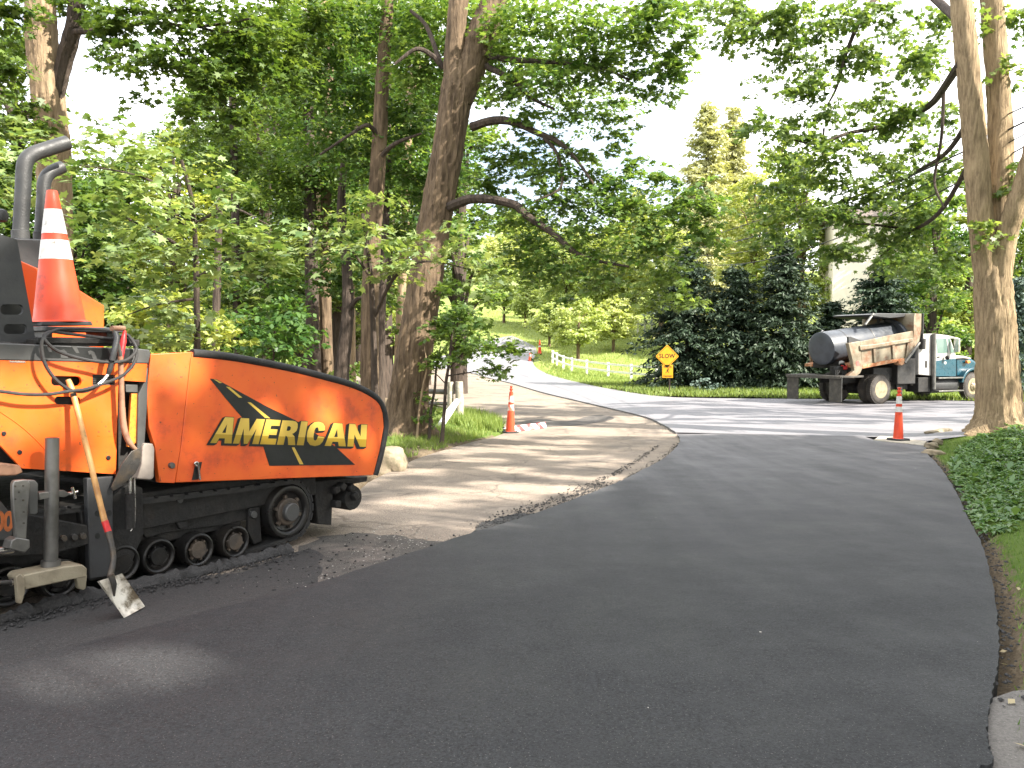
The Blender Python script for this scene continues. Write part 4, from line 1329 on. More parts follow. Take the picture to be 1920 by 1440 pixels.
# ------------------------------------------------------------------ the dump truck across the street
rw = W(1645, 758, 28.6)
fwd = W(1818, 758, 30.9) - rw
TF = Frame((rw.x, rw.y, float(base_z(rw.y)) + .045), math.atan2(fwd.y, fwd.x))
def Z5(x, y):
    return 1500 + x / 5.3333, 560 + y / 5.3333
def TS(x, y, c):
    return TF.S(*Z5(x, y), c)
truck = empty('dump_truck', TF.O, TF.ang, 'white and teal dump truck with a dark tank in its rusty bed', 'truck')
m_tank = M('tank_blue_grey', (0.050, 0.057, 0.070), 0.42, c2=(0.038, 0.043, 0.052), scale=3, dirt=(0.15, 0.14, 0.13), dscale=4, damt=(.62, .85), bmp=.04, bscale=8)
m_bed = M('dented_cream_bed', (0.21, 0.18, 0.125), 0.55, c2=(0.13, 0.10, 0.06), scale=2.2, dirt=(0.14, 0.06, 0.025), dscale=2.6, damt=(.48, .64), bmp=.3, bscale=5)
m_rust = M('rusty_rail', (0.30, 0.11, 0.04), 0.8, c2=(0.42, 0.26, 0.15), scale=6, bmp=.2)
m_white = M('cab_white', (0.36, 0.35, 0.33), 0.4, c2=(0.28, 0.27, 0.25), scale=3)
m_teal = M('cab_teal', (0.008, 0.055, 0.082), 0.3, c2=(0.006, 0.040, 0.062), scale=3, dirt=(.05, .08, .08))
m_glass, nt, n, l, p = new_mat('cab_glass')
p.inputs['Base Color'].default_value = (0.10, 0.16, 0.14, 1)
p.inputs['Roughness'].default_value = 0.06
p.inputs['Specular IOR Level'].default_value = 0.9
m_tyre = M('dusty_tyre', (0.045, 0.040, 0.036), 0.85, c2=(0.085, 0.072, 0.06), scale=5, bmp=.3, bscale=30)
m_wrim = M('cream_rim', (0.26, 0.215, 0.135), 0.5, c2=(0.18, 0.14, 0.08), scale=6, dirt=(.2, .13, .07))
m_flap = M('grey_mudflap', (0.055, 0.05, 0.043), 0.8, c2=(0.09, 0.08, 0.065), scale=6)
m_amber = M('amber_lens', (0.75, 0.22, 0.04), 0.3)

def tplate(name, pts, c0, c1, mat, parent=truck, bevel=.012, sm=True):
    A = [TS(x, y, c0) for x, y in pts]
    return MB().prism(A, [Vector((q.x, c1, q.z)) for q in A]).build(name, mat, parent, bevel=bevel, smooth_=sm)

def wheel(name, c, r, w, y0, out=-1, dual=False):
    """y0: outer face, wheel extends inwards by w"""
    C = Vector((c[0], y0, r))
    ax = Vector((0, -out, 0))
    t = MB().lathe(C, ax, [(.04, r * .56), (.0, r * .60), (-.004, r * .72), (.012, r * .86), (.035, r * .95), (.07, r), (w - .07, r), (w - .03, r * .94), (w, r * .8), (w, r * .5)], 40)
    for k in range(44):
        a = k * 6.283 / 44
        t.box(C + ax * (w * .5) + Vector((math.cos(a) * r, 0, math.sin(a) * r)), (.035, w * .78, .045), Matrix.Rotation(-a, 3, 'Y'))
    o = t.build(name, m_tyre, truck)
    if dual:
        rim = MB().lathe(C, ax, [(-.002, r * .60), (.0, r * .56), (.10, r * .50), (.14, r * .40), (.14, r * .26), (.07, r * .22), (.06, r * .17), (.02, r * .15), (.015, .002)], 36)
    else:
        rim = MB().lathe(C, ax, [(-.002, r * .60), (-.004, r * .55), (.03, r * .51), (.03, r * .40), (-.03, r * .34), (-.05, r * .24), (-.08, r * .20), (-.10, r * .12), (-.10, .002)], 36)
    for k in range(10):
        a = k * .6283
        rim.lathe(C + Vector((math.cos(a) * r * .30, 0, math.sin(a) * r * .30)) + ax * (.10 if dual else -.045), ax, [(-.02, .016), (.05, .016)], 8)
    rim.build('rim', m_wrim, o)
    return o
rr = .525
xr = TS(818, 912, .0).x
xf = TS(1745, 930, .0).x
wheel('wheel', (xr,), rr, .27, .02, dual=True)
wheel('wheel', (xr,), rr, .27, .36, dual=True)
wheel('wheel', (xr,), rr, .27, 2.42, out=1, dual=True)
wheel('wheel', (xr,), rr, .27, 2.08, out=1, dual=True)
wheel('wheel', (xf,), rr, .28, .06)
wheel('wheel', (xf,), rr, .28, 2.38, out=1)
# chassis rails and axle
ch = MB()
ch.box(((xr + xf) / 2, .85, .86), (xf - xr + 2.6, .09, .26))
ch.box(((xr + xf) / 2, 1.60, .86), (xf - xr + 2.6, .09, .26))
ch.lathe(Vector((xr, .3, rr)), (0, 1, 0), [(0, .09), (.7, .1), (.78, .2), (1.1, .2), (1.2, .1), (1.85, .09)], 16)
ch.box((xf, 1.22, rr + .05), (.14, 1.9, .14))
ch.box((xr + 1.5, 1.2, .72), (.9, 1.5, .5))
ch.build('chassis', m_blk, truck, bevel=.01)

# bed: near side, ribs and rails, corner post, floor, far side, headboard, cab guard
CBD = .06
side = [(600, 430), (900, 365), (1128, 322), (1140, 420), (1145, 520), (1045, 622), (625, 700), (612, 560)]
bed = tplate('dump_bed', side, CBD, CBD + .06, m_bed)
A = [TS(x, y, CBD) for x, y in side]
A = [Vector((q.x, q.y, q.z - (.42 if i < 4 else 0))) for i, q in enumerate(A)]
MB().prism([Vector((q.x, 2.38, q.z)) for q in A], [Vector((q.x, 2.44, q.z)) for q in A]).build('far_side', m_bed, bed)
fa, fb = TS(560, 690, CBD), TS(1090, 580, CBD)
MB().prism([Vector((fa.x, CBD + .05, fa.z)), Vector((fb.x, CBD + .05, fb.z)), Vector((fb.x, 2.4, fb.z)), Vector((fa.x, 2.4, fa.z))],
           [Vector((fa.x, CBD + .05, fa.z + .1)), Vector((fb.x, CBD + .05, fb.z + .1)), Vector((fb.x, 2.4, fb.z + .1)), Vector((fa.x, 2.4, fa.z + .1))]).build('bed_floor', m_rust, bed)
tplate('top_rail', [(598, 470), (760, 452), (930, 424), (1130, 392), (1134, 430), (930, 466), (760, 496), (604, 522)], CBD - .10, CBD - .0, m_bed, bed, .03)
tplate('bottom_rail', [(622, 668), (860, 618), (1045, 596), (1048, 622), (860, 655), (626, 702)], CBD - .05, CBD - .0, m_rust, bed, .012)
for q in ([(735, 492), (762, 488), (768, 640), (745, 644)], [(925, 464), (950, 460), (955, 600), (932, 604)], [(1080, 440), (1104, 436), (1075, 585), (1060, 592)]):
    tplate('stake', q, CBD - .06, CBD - .0, m_bed, bed, .012)
tplate('corner_post', [(485, 445), (600, 425), (612, 560), (628, 690), (604, 745), (545, 795), (470, 792), (486, 762), (545, 720), (520, 600)], CBD - .05, CBD + .10, m_bed, bed, .02)
q0 = [TS(x, y, CBD) for x, y in [(485, 445), (600, 425), (612, 560), (628, 690), (604, 745), (545, 795), (470, 792), (486, 762), (545, 720), (520, 600)]]
tplate('reflector', [(560, 630), (590, 620), (600, 668), (568, 676)], CBD - .056, CBD - .045, M('faded_red', (.45, .10, .08), .5), bed, .002)
tplate('headboard', [(1140, 180), (1150, 148), (1226, 150), (1222, 260), (1195, 420), (1150, 500), (1135, 420)], CBD + .05, 2.40, m_bed, bed, .012)
tplate('cab_guard', [(720, 158), (780, 146), (1150, 148), (1150, 172), (900, 196), (730, 176)], .5, 2.3, m_dgrey, bed, .02)
MB().tube([TS(652, 262, .55), TS(735, 150, .55)], .045, 10).build('tarp_arm', m_galv, bed)
tplate('side_lip', [(485, 382), (505, 378), (605, 415), (598, 432), (488, 442)], CBD + .02, CBD + .1, m_dgrey, bed, .006)
st = MB().tube([TS(1195, 440, CBD - .12), TS(1120, 545, CBD - .12), TS(1046, 642, CBD - .12)], .05, 12)
st.build('hoist_strut', m_galv, bed)
tplate('hoist_hinge', [(985, 622), (1040, 605), (1062, 640), (1020, 668), (990, 655)], CBD - .12, CBD + .1, m_rust, bed, .012)

# tank lying in the bed, with its end cap, bands and hatch
ca, cb_ = TS(212, 500, 1.22), TS(880, 392, 1.22)
ax = (cb_ - ca)
L = ax.length
rt = .60
tk = MB().lathe(ca, ax, [(-.05, .002), (-.05, rt * .55), (-.035, rt * .9), (0, rt), (.03, rt * 1.005), (L - .05, rt), (L + .05, rt * .9), (L + .12, rt * .6), (L + .14, .002)], 48).build('tank', m_tank, truck)
axn = ax.normalized()
for s_ in (.22, .60):
    MB().lathe(ca + ax * s_, axn, [(-.03, rt * 1.0), (-.03, rt * 1.012), (.03, rt * 1.012), (.03, rt * 1.0)], 48).build('tank_band', m_dgrey, tk)
MB().lathe(TS(735, 265, 1.22) - Vector((0, 0, .05)), (axn.x * -.25, 0, 1), [(0, .16), (.07, .16), (.08, .13)], 20).build('hatch', m_tank, tk)
fit = MB().tube([TS(785, 250, 1.1), TS(780, 200, 1.1), TS(772, 175, 1.1), TS(800, 170, 1.1)], .05, 10)
fit.build('vent_pipe', m_blk, tk)
MB().tube([TS(845, 235, 1.2), TS(848, 205, 1.2), TS(825, 198, 1.2)], .035, 10).build('vent_pipe', m_blk, tk)
MB().tube([ca + axn * .12 + Vector((0, 0, rt)), ca + axn * .02 + Vector((0, .0, rt + .05)), ca + axn * -.02 + Vector((0, 0, rt - .03))], .03, 8).build('lifting_lug', m_tank, tk)
c2a, c2b = TS(872, 205, 1.2) - Vector((0, 0, .98)), TS(1140, 172, 1.2) - Vector((0, 0, .98))
hbx = TS(1138, 300, CBD + .05).x - .04
c2b = c2a + (c2b - c2a) * ((hbx - c2a.x) / (c2b.x - c2a.x)) if hbx > c2a.x + .3 else c2a + (c2b - c2a) * .4
MB().lathe(c2a, c2b - c2a, [(0, .3), (.0, .95), (.03, .98), ((c2b - c2a).length, .98), ((c2b - c2a).length, .3)], 40).build('front_drum', m_tank, truck)
sadd = MB()
for s_ in (.1, .5, .9):
    q = ca + ax * s_
    sadd.box((q.x, 1.22, q.z - rt - .02), (.10, 1.3, .25))
sadd.build('tank_cradle', m_blk, tk)

# rear platform with pump engine and mudflaps
pf = tplate('rear_platform', [(62, 772), (470, 795), (560, 790), (600, 745), (470, 728), (130, 700)], .25, .25 + .01, m_galv)
bpy.data.objects.remove(pf)
pa, pb = TS(470, 780, .1), TS(560, 780, .1)
zpl = TS(470, 780, .1).z
xb = TS(470, 780, .1).x
MB().box((xb + .15, 1.25, zpl), (1.15, 2.5, .07)).build('rear_platform', m_flap, truck, bevel=.01)
MB().box((xb - .42, 1.25, zpl - .03), (.08, 2.5, .10)).build('rear_bumper', m_flap, truck, bevel=.01)
en = empty('pump', (xb + .15, .62, zpl + .03))
en.parent = truck
eb = MB()
eb.box((0, .0, .18), (.42, .40, .30))
eb.lathe(Vector((-.12, -.22, .2)), (0, 1, 0), [(0, .12), (.04, .14), (.2, .14)], 18)
eb.tube([(.1, -.2, .34), (.0, -.24, .42), (-.15, -.2, .4)], .035, 8)
eb.build('engine', m_blk, en, bevel=.02)
MB().box((.12, -.15, .28), (.20, .16, .16)).build('fuel_can', m_red, en, bevel=.03)
MB().lathe(Vector((.10, -.06, .38)), (0, 0, 1), [(0, .09), (.06, .1), (.12, .08), (.14, .02)], 16).build('air_filter', m_white, en)
hz = MB()
for k in range(3):
    hz.tube([(-.2 - .1 * k, -.25, .2), (-.35 - .06 * k, -.3, .02 - .08 * k), (-.3, -.3, -.25 - .06 * k), (-.12 + .1 * k, -.28, -.05), (.0, -.22, .15)], .018, 8)
hz.build('pump_hose', m_rub, en)
MB().box((xb - .38, .25, (zpl + .10) / 2), (.03, .55, zpl - .14)).build('mudflap', m_flap, truck, bevel=.005)
MB().box((xb - .38, 2.22, (zpl + .10) / 2), (.03, .55, zpl - .14)).build('mudflap', m_flap, truck, bevel=.005)
MB().tube([(xb - .40, -.03, .15), (xb - .40, -.03, zpl)], .02, 8).build('flap_rod', m_galv, truck)
# cab
CC = .16
CY = 2.26
cab_px = [(1185, 356), (1340, 350), (1480, 368), (1590, 392), (1588, 402), (1485, 388), (1552, 560), (1700, 588), (1700, 770), (1360, 775), (1350, 770), (1185, 760)]
cabm = [(1185, 356), (1340, 350), (1480, 366), (1592, 392), (1586, 402), (1508, 398), (1560, 565), (1560, 772), (1350, 776), (1185, 760)]
cab = tplate('cab', cabm, CC, CY, m_white, truck, .04)
tplate('lower_panel', [(1352, 622), (1470, 606), (1560, 600), (1560, 776), (1352, 776)], CC - .012, CC + .01, m_teal, cab, .004)
tplate('side_window', [(1362, 402), (1463, 398), (1483, 538), (1440, 546), (1376, 546)], CC - .010, CC + .01, m_glass, cab, .004)
tplate('quarter_window', [(1476, 402), (1498, 402), (1546, 545), (1498, 548)], CC - .008, CC + .01, m_glass, cab, .003)
tplate('window_post', [(1462, 396), (1477, 396), (1500, 548), (1484, 550)], CC - .014, CC + .0, m_white, cab, .002)
ws0, ws1 = TS(1508, 398, CC), TS(1556, 552, CC)
MB().prism([Vector((ws0.x + .012, CC + .12, ws0.z)), Vector((ws1.x + .012, CC + .1, ws1.z)), Vector((ws1.x + .012, CY - .1, ws1.z)), Vector((ws0.x + .012, CY - .12, ws0.z))],
           [Vector((ws0.x - .02, CC + .12, ws0.z)), Vector((ws1.x - .02, CC + .1, ws1.z)), Vector((ws1.x - .02, CY - .1, ws1.z)), Vector((ws0.x - .02, CY - .12, ws0.z))]).build('windscreen', m_glass, cab)
dr = tplate('door', [(1352, 395), (1470, 392), (1508, 552), (1560, 572), (1560, 776), (1352, 776)], CC - .005, CC + .01, m_white, cab, .003)
tplate('door_handle', [(1376, 580), (1400, 578), (1400, 588), (1376, 590)], CC - .03, CC - .012, m_blk, dr, .003)
tplate('emblem', [(1453 + 13 * math.cos(a / 12 * 6.283), 642 + 15 * math.sin(a / 12 * 6.283)) for a in range(12)], CC - .016, CC - .011, m_white, cab, .0)
tplate('vent_panel', [(1252, 622), (1272, 622), (1272, 690), (1252, 690)], CC - .01, CC + .01, m_blk, cab, .003)
cr0 = TS(1185, 600, CC).x
hf = MB().box((cr0 - .55, 1.2, 1.15), (1.0, 1.95, .95))
hf.box((cr0 - 1.5, 1.2, 1.05), (1.1, 1.5, .5))
hf.build('chassis_shade_box', m_rub, truck, bevel=.03)  # dark box added to stand in for the shadowed chassis behind the cab
# hood, tapered and rounded
hq = [(1556, 575), (1640, 578), (1720, 600), (1775, 640), (1800, 690), (1800, 760), (1640, 740), (1556, 776)]
A = [TS(x, y, CC + .16) for x, y in hq]
Bq = [TS(x, y, CC + .16) for x, y in hq]
hd = MB()
rows_ = []
for f_, yy, dzz in ((0, CC + .10, -.10), (.1, CC + .16, -.03), (.25, CC + .34, .03), (.5, (CC + CY) / 2, .06), (.75, CY - .34, .03), (.9, CY - .16, -.03), (1, CY - .10, -.10)):
    rows_.append([Vector((q.x, yy, q.z + (dzz if i in (0, 1, 2, 3) else 0))) for i, q in enumerate(A)])
vs = [q for r_ in rows_ for q in r_]
nn = len(A)
fs = []
for i in range(len(rows_) - 1):
    for k in range(nn):
        fs.append((i * nn + k, i * nn + (k + 1) % nn, (i + 1) * nn + (k + 1) % nn, (i + 1) * nn + k))
fs += [tuple(range(nn))[::-1], tuple((len(rows_) - 1) * nn + k for k in range(nn))]
hd.add(vs, fs)
hood_t = hd.build('bonnet', m_teal, truck, bevel=.03)
tplate('bonnet_top', [(1552, 566), (1640, 572), (1720, 594), (1700, 604), (1640, 596), (1552, 602)], CC + .02, CY - .02, m_white, hood_t, .02)
# mudguard arch over the front wheel
def arch(y0, y1):
    mb = MB()
    O_, I_ = [], []
    for a in np.linspace(R(-2), R(168), 16):
        O_.append((xf + math.cos(a) * (rr + .20), rr + .02 + math.sin(a) * (rr + .18)))
        I_.append((xf + math.cos(a) * (rr + .10), rr + .02 + math.sin(a) * (rr + .08)))
    ring = O_ + I_[::-1]
    mb.prism([Vector((x, y0, z)) for x, z in ring], [Vector((x, y1, z)) for x, z in ring])
    return mb.build('mudguard', m_teal, truck, bevel=.02)
arch(.04, .52); arch(1.92, 2.40)
tplate('turn_signal', [(1672, 622), (1700, 618), (1706, 640), (1680, 648)], CC - .04, CC + .06, m_amber, truck, .01)
gx_ = TS(1800, 700, CC).x
MB().box((gx_ + .05, (CC + CY) / 2, 1.12), (.1, 1.5, .8)).build('grille', m_chrome, truck, bevel=.03)
MB().box((xf + .72, 1.22, .62), (.16, 2.3, .28)).build('bumper', m_galv, truck, bevel=.03)
for yy in (.42, 2.02):
    MB().lathe(Vector((gx_ + .08, yy, 1.05)), (1, 0, 0), [(0, .1), (.03, .1), (.05, .07), (.06, .002)], 18).build('headlight', m_white, truck)
# exhaust, mirror, steps and tanks
MB().tube([TS(1335, 905, CC - .08), TS(1338, 600, CC - .08), TS(1342, 352, CC - .08)], .075, 14).build('chrome_stack', m_galv, truck)
ex = MB().tube([TS(1220, 505, CC - .05), TS(1224, 400, CC - .05)], .12, 16).build('muffler', m_blk, truck, bevel=.02)
MB().tube([TS(1220, 405, CC - .05), TS(1226, 150, CC - .05)], .05, 12).build('exhaust_stack', m_blk, ex)
mr_ = MB()
q = TS(1570, 465, CC - .22)
mr_.box((q.x, q.y, q.z), (.10, .2, .52))
mr_.tube([q + Vector((0, .05, .28)), q + Vector((-.05, .22, .32)), q + Vector((-.15, .36, .24))], .015, 6)
mr_.tube([q + Vector((0, .05, -.28)), q + Vector((-.05, .22, -.3)), q + Vector((-.1, .36, -.3))], .015, 6)
mr_.build('mirror', m_chrome, truck, bevel=.02)
q = TS(1470, 590, CC - .12)
MB().lathe(q, (1, 0, 0), [(-.04, .02), (-.02, .07), (.03, .09)], 16).build('spot_mirror', m_blk, truck)
fz0, fz1 = TS(1360, 800, CC).z, TS(1360, 930, CC).z
fx0, fx1 = TS(1350, 860, CC).x, TS(1600, 860, CC).x
MB().lathe(Vector((fx0, CC + .33, (fz0 + fz1) / 2)), (1, 0, 0), [(0, .2), (.0, .30), (.03, .32), (fx1 - fx0 - .03, .32), (fx1 - fx0, .30), (fx1 - fx0, .2)], 24).build('fuel_tank', m_dgrey, truck)
MB().box(((fx0 + fx1) / 2, CC - .02, fz0 + .02), (fx1 - fx0, .26, .05)).build('cab_step', m_galv, truck, bevel=.008)
MB().box(((fx0 + fx1) / 2, CC - .06, fz1 + .02), (fx1 - fx0, .22, .05)).build('cab_step', m_galv, truck, bevel=.008)
bx0, bx1 = TS(1190, 850, CC).x, TS(1310, 850, CC).x
MB().box(((bx0 + bx1) / 2, CC + .30, (fz0 + fz1) / 2 + .03), (bx1 - bx0, .55, .55)).build('battery_box', m_blk, truck, bevel=.02)
tplate('placard', [(1108, 836), (1186, 836), (1186, 868), (1108, 868)], .40, .42, m_flap, truck, .004)
tplate('white_cylinder', [(920, 690), (985, 688), (985, 745), (925, 748)], .45, .65, m_white, truck, .03)
tplate('flap_ahead', [(945, 735), (1025, 735), (1025, 1005), (1000, 1005), (960, 850)], .35, .38, m_blk, truck, .004)
# ------------------------------------------------------------------ foliage
MAPLE = np.array([(-.46, 0, 0), (-.34, .14, .03), (-.30, .46, .02), (-.06, .24, .04), (.20, .50, -.02), (.16, .16, .03), (.56, 0, -.06),
                  (.16, -.16, .03), (.20, -.50, -.02), (-.06, -.24, .04), (-.30, -.46, .02), (-.34, -.14, .03)])
LEAF6 = np.array([(-.5, 0, 0), (-.12, .34, .04), (.16, .27, .03), (.55, 0, -.07), (.12, -.36, .03), (-.2, -.26, .04)])
LEAF4 = np.array([(-.5, 0, 0), (.0, .38, .05), (.5, 0, -.06), (-.06, -.36, .05)])
CLUMP = np.array([(-.5, .05, 0), (-.25, .32, .05), (.0, .22, .0), (.2, .45, .04), (.5, .1, -.05), (.3, -.1, .03), (.35, -.42, .0), (-.05, -.22, .06), (-.3, -.40, .0)])

def unit(a):
    return a / (np.linalg.norm(a, axis=-1, keepdims=True) + 1e-9)

class Foliage:
    def __init__(s, seed, leaf, size, spread=0.42):
        s.rs = np.random.RandomState(seed)
        s.leaf, s.size, s.spread = leaf, size, spread
        s.P, s.N, s.D, s.Z, s.t = [], [], [], [], []
    def spray(s, c, out, R_, m, light=0.0, droop=.25):
        rs = s.rs
        k = len(c)
        t = rs.uniform(-1, 1, (k, m))
        lat = rs.normal(0, .42, (k, m)) * (1.1 - .5 * np.abs(t))
        out = unit(out)
        sd = unit(np.stack([-out[:, 1], out[:, 0], rs.normal(0, .15, k)], -1))
        rr = (R_ * rs.uniform(.7, 1.3, k))[:, None]
        pos = c[:, None] + out[:, None] * (t * rr)[..., None] + sd[:, None] * (lat * rr)[..., None]
        pos[..., 2] += -droop * ((t * .5 + .5) ** 2 + lat ** 2) * rr + rs.normal(0, .10, (k, m)) * rr
        nrm = np.array([0, 0, 1.0]) + rs.normal(0, s.spread, (k, m, 3)) + out[:, None] * .25
        tip = out[:, None] + sd[:, None] * (np.sign(lat) * .8)[..., None] + rs.normal(0, .35, (k, m, 3)) + np.array([0, 0, -.35])
        s.P.append(pos.reshape(-1, 3)); s.N.append(nrm.reshape(-1, 3)); s.D.append(tip.reshape(-1, 3))
        s.Z.append(s.size * rs.uniform(.45, 1.35, k * m))
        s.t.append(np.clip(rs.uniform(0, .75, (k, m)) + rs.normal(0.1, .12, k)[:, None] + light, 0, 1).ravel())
    def clump(s, c, rad, nspray, m=24, R_=None, centre=None, light=0.0, droop=.25, keep=None, shell=2.0):
        rs = s.rs
        d = unit(rs.normal(size=(nspray, 3)))
        r = rs.rand(nspray) ** (1 / shell)
        rad = np.array(rad)
        p = np.array(c) + d * r[:, None] * rad
        if keep is not None:
            k = keep(p)
            p, d = p[k], d[k]
        if not len(p): return
        cc = np.array(centre) if centre is not None else np.array(c)
        out = p - cc
        out[:, 2] *= .3
        out = unit(out) + rs.normal(0, .45, p.shape) * [1, 1, .35]
        s.spray(p, out, R_ or max(.22, .38 * float(min(rad[0], 1.4))), m, light, droop)
    def mesh(s, name, mat, origin, tmpl=None):
        P, N, D, Z = np.concatenate(s.P), unit(np.concatenate(s.N)), np.concatenate(s.D), np.concatenate(s.Z)
        D = unit(D - N * (D * N).sum(1, keepdims=True))
        B = np.cross(N, D)
        t = s.leaf
        K = len(t)
        V = P[:, None] + (D[:, None] * t[None, :, :1] + B[:, None] * t[None, :, 1:2] + N[:, None] * t[None, :, 2:]) * Z[:, None, None]
        V = V.reshape(-1, 3) - np.array(origin)
        return np_mesh(name, V, np.arange(len(V)).reshape(-1, K), mat, tint=np.concatenate(s.t))

m_lf_maple = leaf_mat('maple_leaves', (0.06, 0.128, 0.027), (0.225, 0.295, 0.092), 0.5, 0.42)
m_lf_pale = leaf_mat('pale_maple_leaves', (0.09, 0.165, 0.045), (0.33, 0.40, 0.18), 0.38, 0.42)
m_lf_dark = leaf_mat('shade_leaves', (0.036, 0.09, 0.018), (0.135, 0.21, 0.055), 0.46, 0.45)
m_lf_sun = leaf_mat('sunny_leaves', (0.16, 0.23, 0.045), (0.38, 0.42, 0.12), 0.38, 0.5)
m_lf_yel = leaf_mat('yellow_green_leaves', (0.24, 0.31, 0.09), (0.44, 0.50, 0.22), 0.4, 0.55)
m_lf_oak = leaf_mat('hanging_leaves', (0.065, 0.122, 0.03), (0.24, 0.30, 0.105), 0.5, 0.42)
m_spruce = leaf_mat('spruce_needles', (0.012, 0.030, 0.016), (0.045, 0.075, 0.040), 0.08, 0.6)
m_bluesp = leaf_mat('blue_spruce_needles', (0.05, 0.085, 0.07), (0.13, 0.18, 0.14), 0.08, 0.6)
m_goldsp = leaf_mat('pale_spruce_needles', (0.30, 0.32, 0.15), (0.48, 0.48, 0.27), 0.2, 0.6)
b_maple = bark_mat('maple_bark', (0.175, 0.125, 0.08), (0.06, 0.042, 0.028))
b_dark = bark_mat('dark_bark', (0.085, 0.065, 0.052), (0.03, 0.024, 0.02))
b_pale = bark_mat('pale_bark', (0.34, 0.25, 0.16), (0.19, 0.135, 0.085), 1.2)
b_smooth = bark_mat('grey_brown_bark', (0.36, 0.27, 0.165), (0.17, 0.122, 0.074), 1.6)
b_twig = bark_mat('twig_bark', (0.08, 0.06, 0.045), (0.04, 0.03, 0.024), 2)

def wpx(q):
    p = W(q[0], q[1], q[2])
    return p, q[3] * q[2] / FPX

def limb(mb, pts, n=9, sm=5, jit=.05, seed=0):
    """pts (px, py, depth, radius px)"""
    L = []
    for q in pts:
        p, r = wpx(q)
        L.append((p.x, p.y, p.z, r))
    s = spline(L, sm)
    mb.tube([q[:3] for q in s], [max(q[3], .004) for q in s], n, jitter=jit, seed=seed)
    return s

def flared(pts, n=18, sm=12, seed=0, root=0.55, name='trunk', mb=None):
    """trunk that starts below the ground with root swellings"""
    mb = mb or MB()
    L = []
    for q in pts:
        p, r = wpx(q)
        L.append((p.x, p.y, p.z, r))
    p0 = L[0]
    gz = Tz(p0[0], p0[1])
    L[0] = (p0[0], p0[1], gz - .25, p0[3] * 1.1)
    s = spline(L, sm)
    rg = random.Random(seed * 7 + 1)
    ph = [rg.uniform(0, 6.28) for _ in range(3)]
    base_i = len(mb.v)
    mb.tube([q[:3] for q in s], [q[3] for q in s], n, jitter=.035, seed=seed)
    for i in range(base_i, len(mb.v)):
        v = mb.v[i]
        h = v.z - gz
        ax = min(s, key=lambda q: abs(q[2] - v.z))
        dx, dy = v.x - ax[0], v.y - ax[1]
        a = math.atan2(dy, dx)
        k = max(0.0, 1 - max(h, 0) / root) ** 2
        w_ = ph[0] + 1.3 * math.sin(h * 1.7 + ph[1]) + .6 * math.sin(h * 4.1 + ph[2])
        rid = abs(math.sin(a * 6.5 + w_ * .35 + .5 * math.sin(h * 3 + 3 * a))) ** .6 * .055 + .03 * math.sin(a * 15 + w_ * .8 + 2 * math.sin(h * 5 + a)) + rg.uniform(-.012, .012)
        f = 1 + rid - .03 + k * (.35 + .25 * math.cos(4 * a + ph[0]) + .12 * math.cos(7 * a + ph[1])) + .035 * math.cos(5 * a + ph[2] + h * .8)
        mb.v[i] = Vector((ax[0] + dx * f, ax[1] + dy * f, v.z))
    return mb, (p0[0], p0[1], gz)

def clumps_px(fo, rows, dens=1.0, m=24, R_=None, light=0.0, droop=.25, centre=None, flat=1.0, k=11.0):
    """rows (px, py, rx, ry, depth[, density[, light]])"""
    for q in rows:
        x, y, rx, ry, d = q[:5]
        de = q[5] if len(q) > 5 else 1.0
        li = q[6] if len(q) > 6 else 0.0
        c = W(x, y, d)
        a, b = rx * d / FPX, ry * d / FPX
        ns = max(3, int(dens * de * k * math.pi * a * b / (fo.size / .15) ** 2 * 24 / m))
        fo.clump(c, (a, min(a, 1.6) * .8 * flat, b), ns, m, R_, centre, light + li, droop)

def tree(name, label, group, trunk_rows, bark, limbs=(), foliage=None, leafm=None, n=18, cat='tree', limb_bark=None, root=.55, twigs=True, seed=0, extra_stems=()):
    mb, base = flared(trunk_rows, n=n, seed=seed, root=root)
    for st in extra_stems:
        limb(mb, st, n=max(9, n // 2), sm=10, jit=.06, seed=seed + 5)
    e = empty(name, base, 0, label, cat, group)
    mb.build('trunk', bark, e, origin=base)
    if limbs:
        lb = MB()
        for i, st in enumerate(limbs):
            limb(lb, st, n=8, seed=seed + i)
        lb.build('branches', limb_bark or b_dark, e, origin=base)
    if foliage is not None:
        o = link(bpy.data.objects.new('crown', foliage.mesh('crown', leafm, base)), e)
    return e

WG = 'trees along the left wood edge'
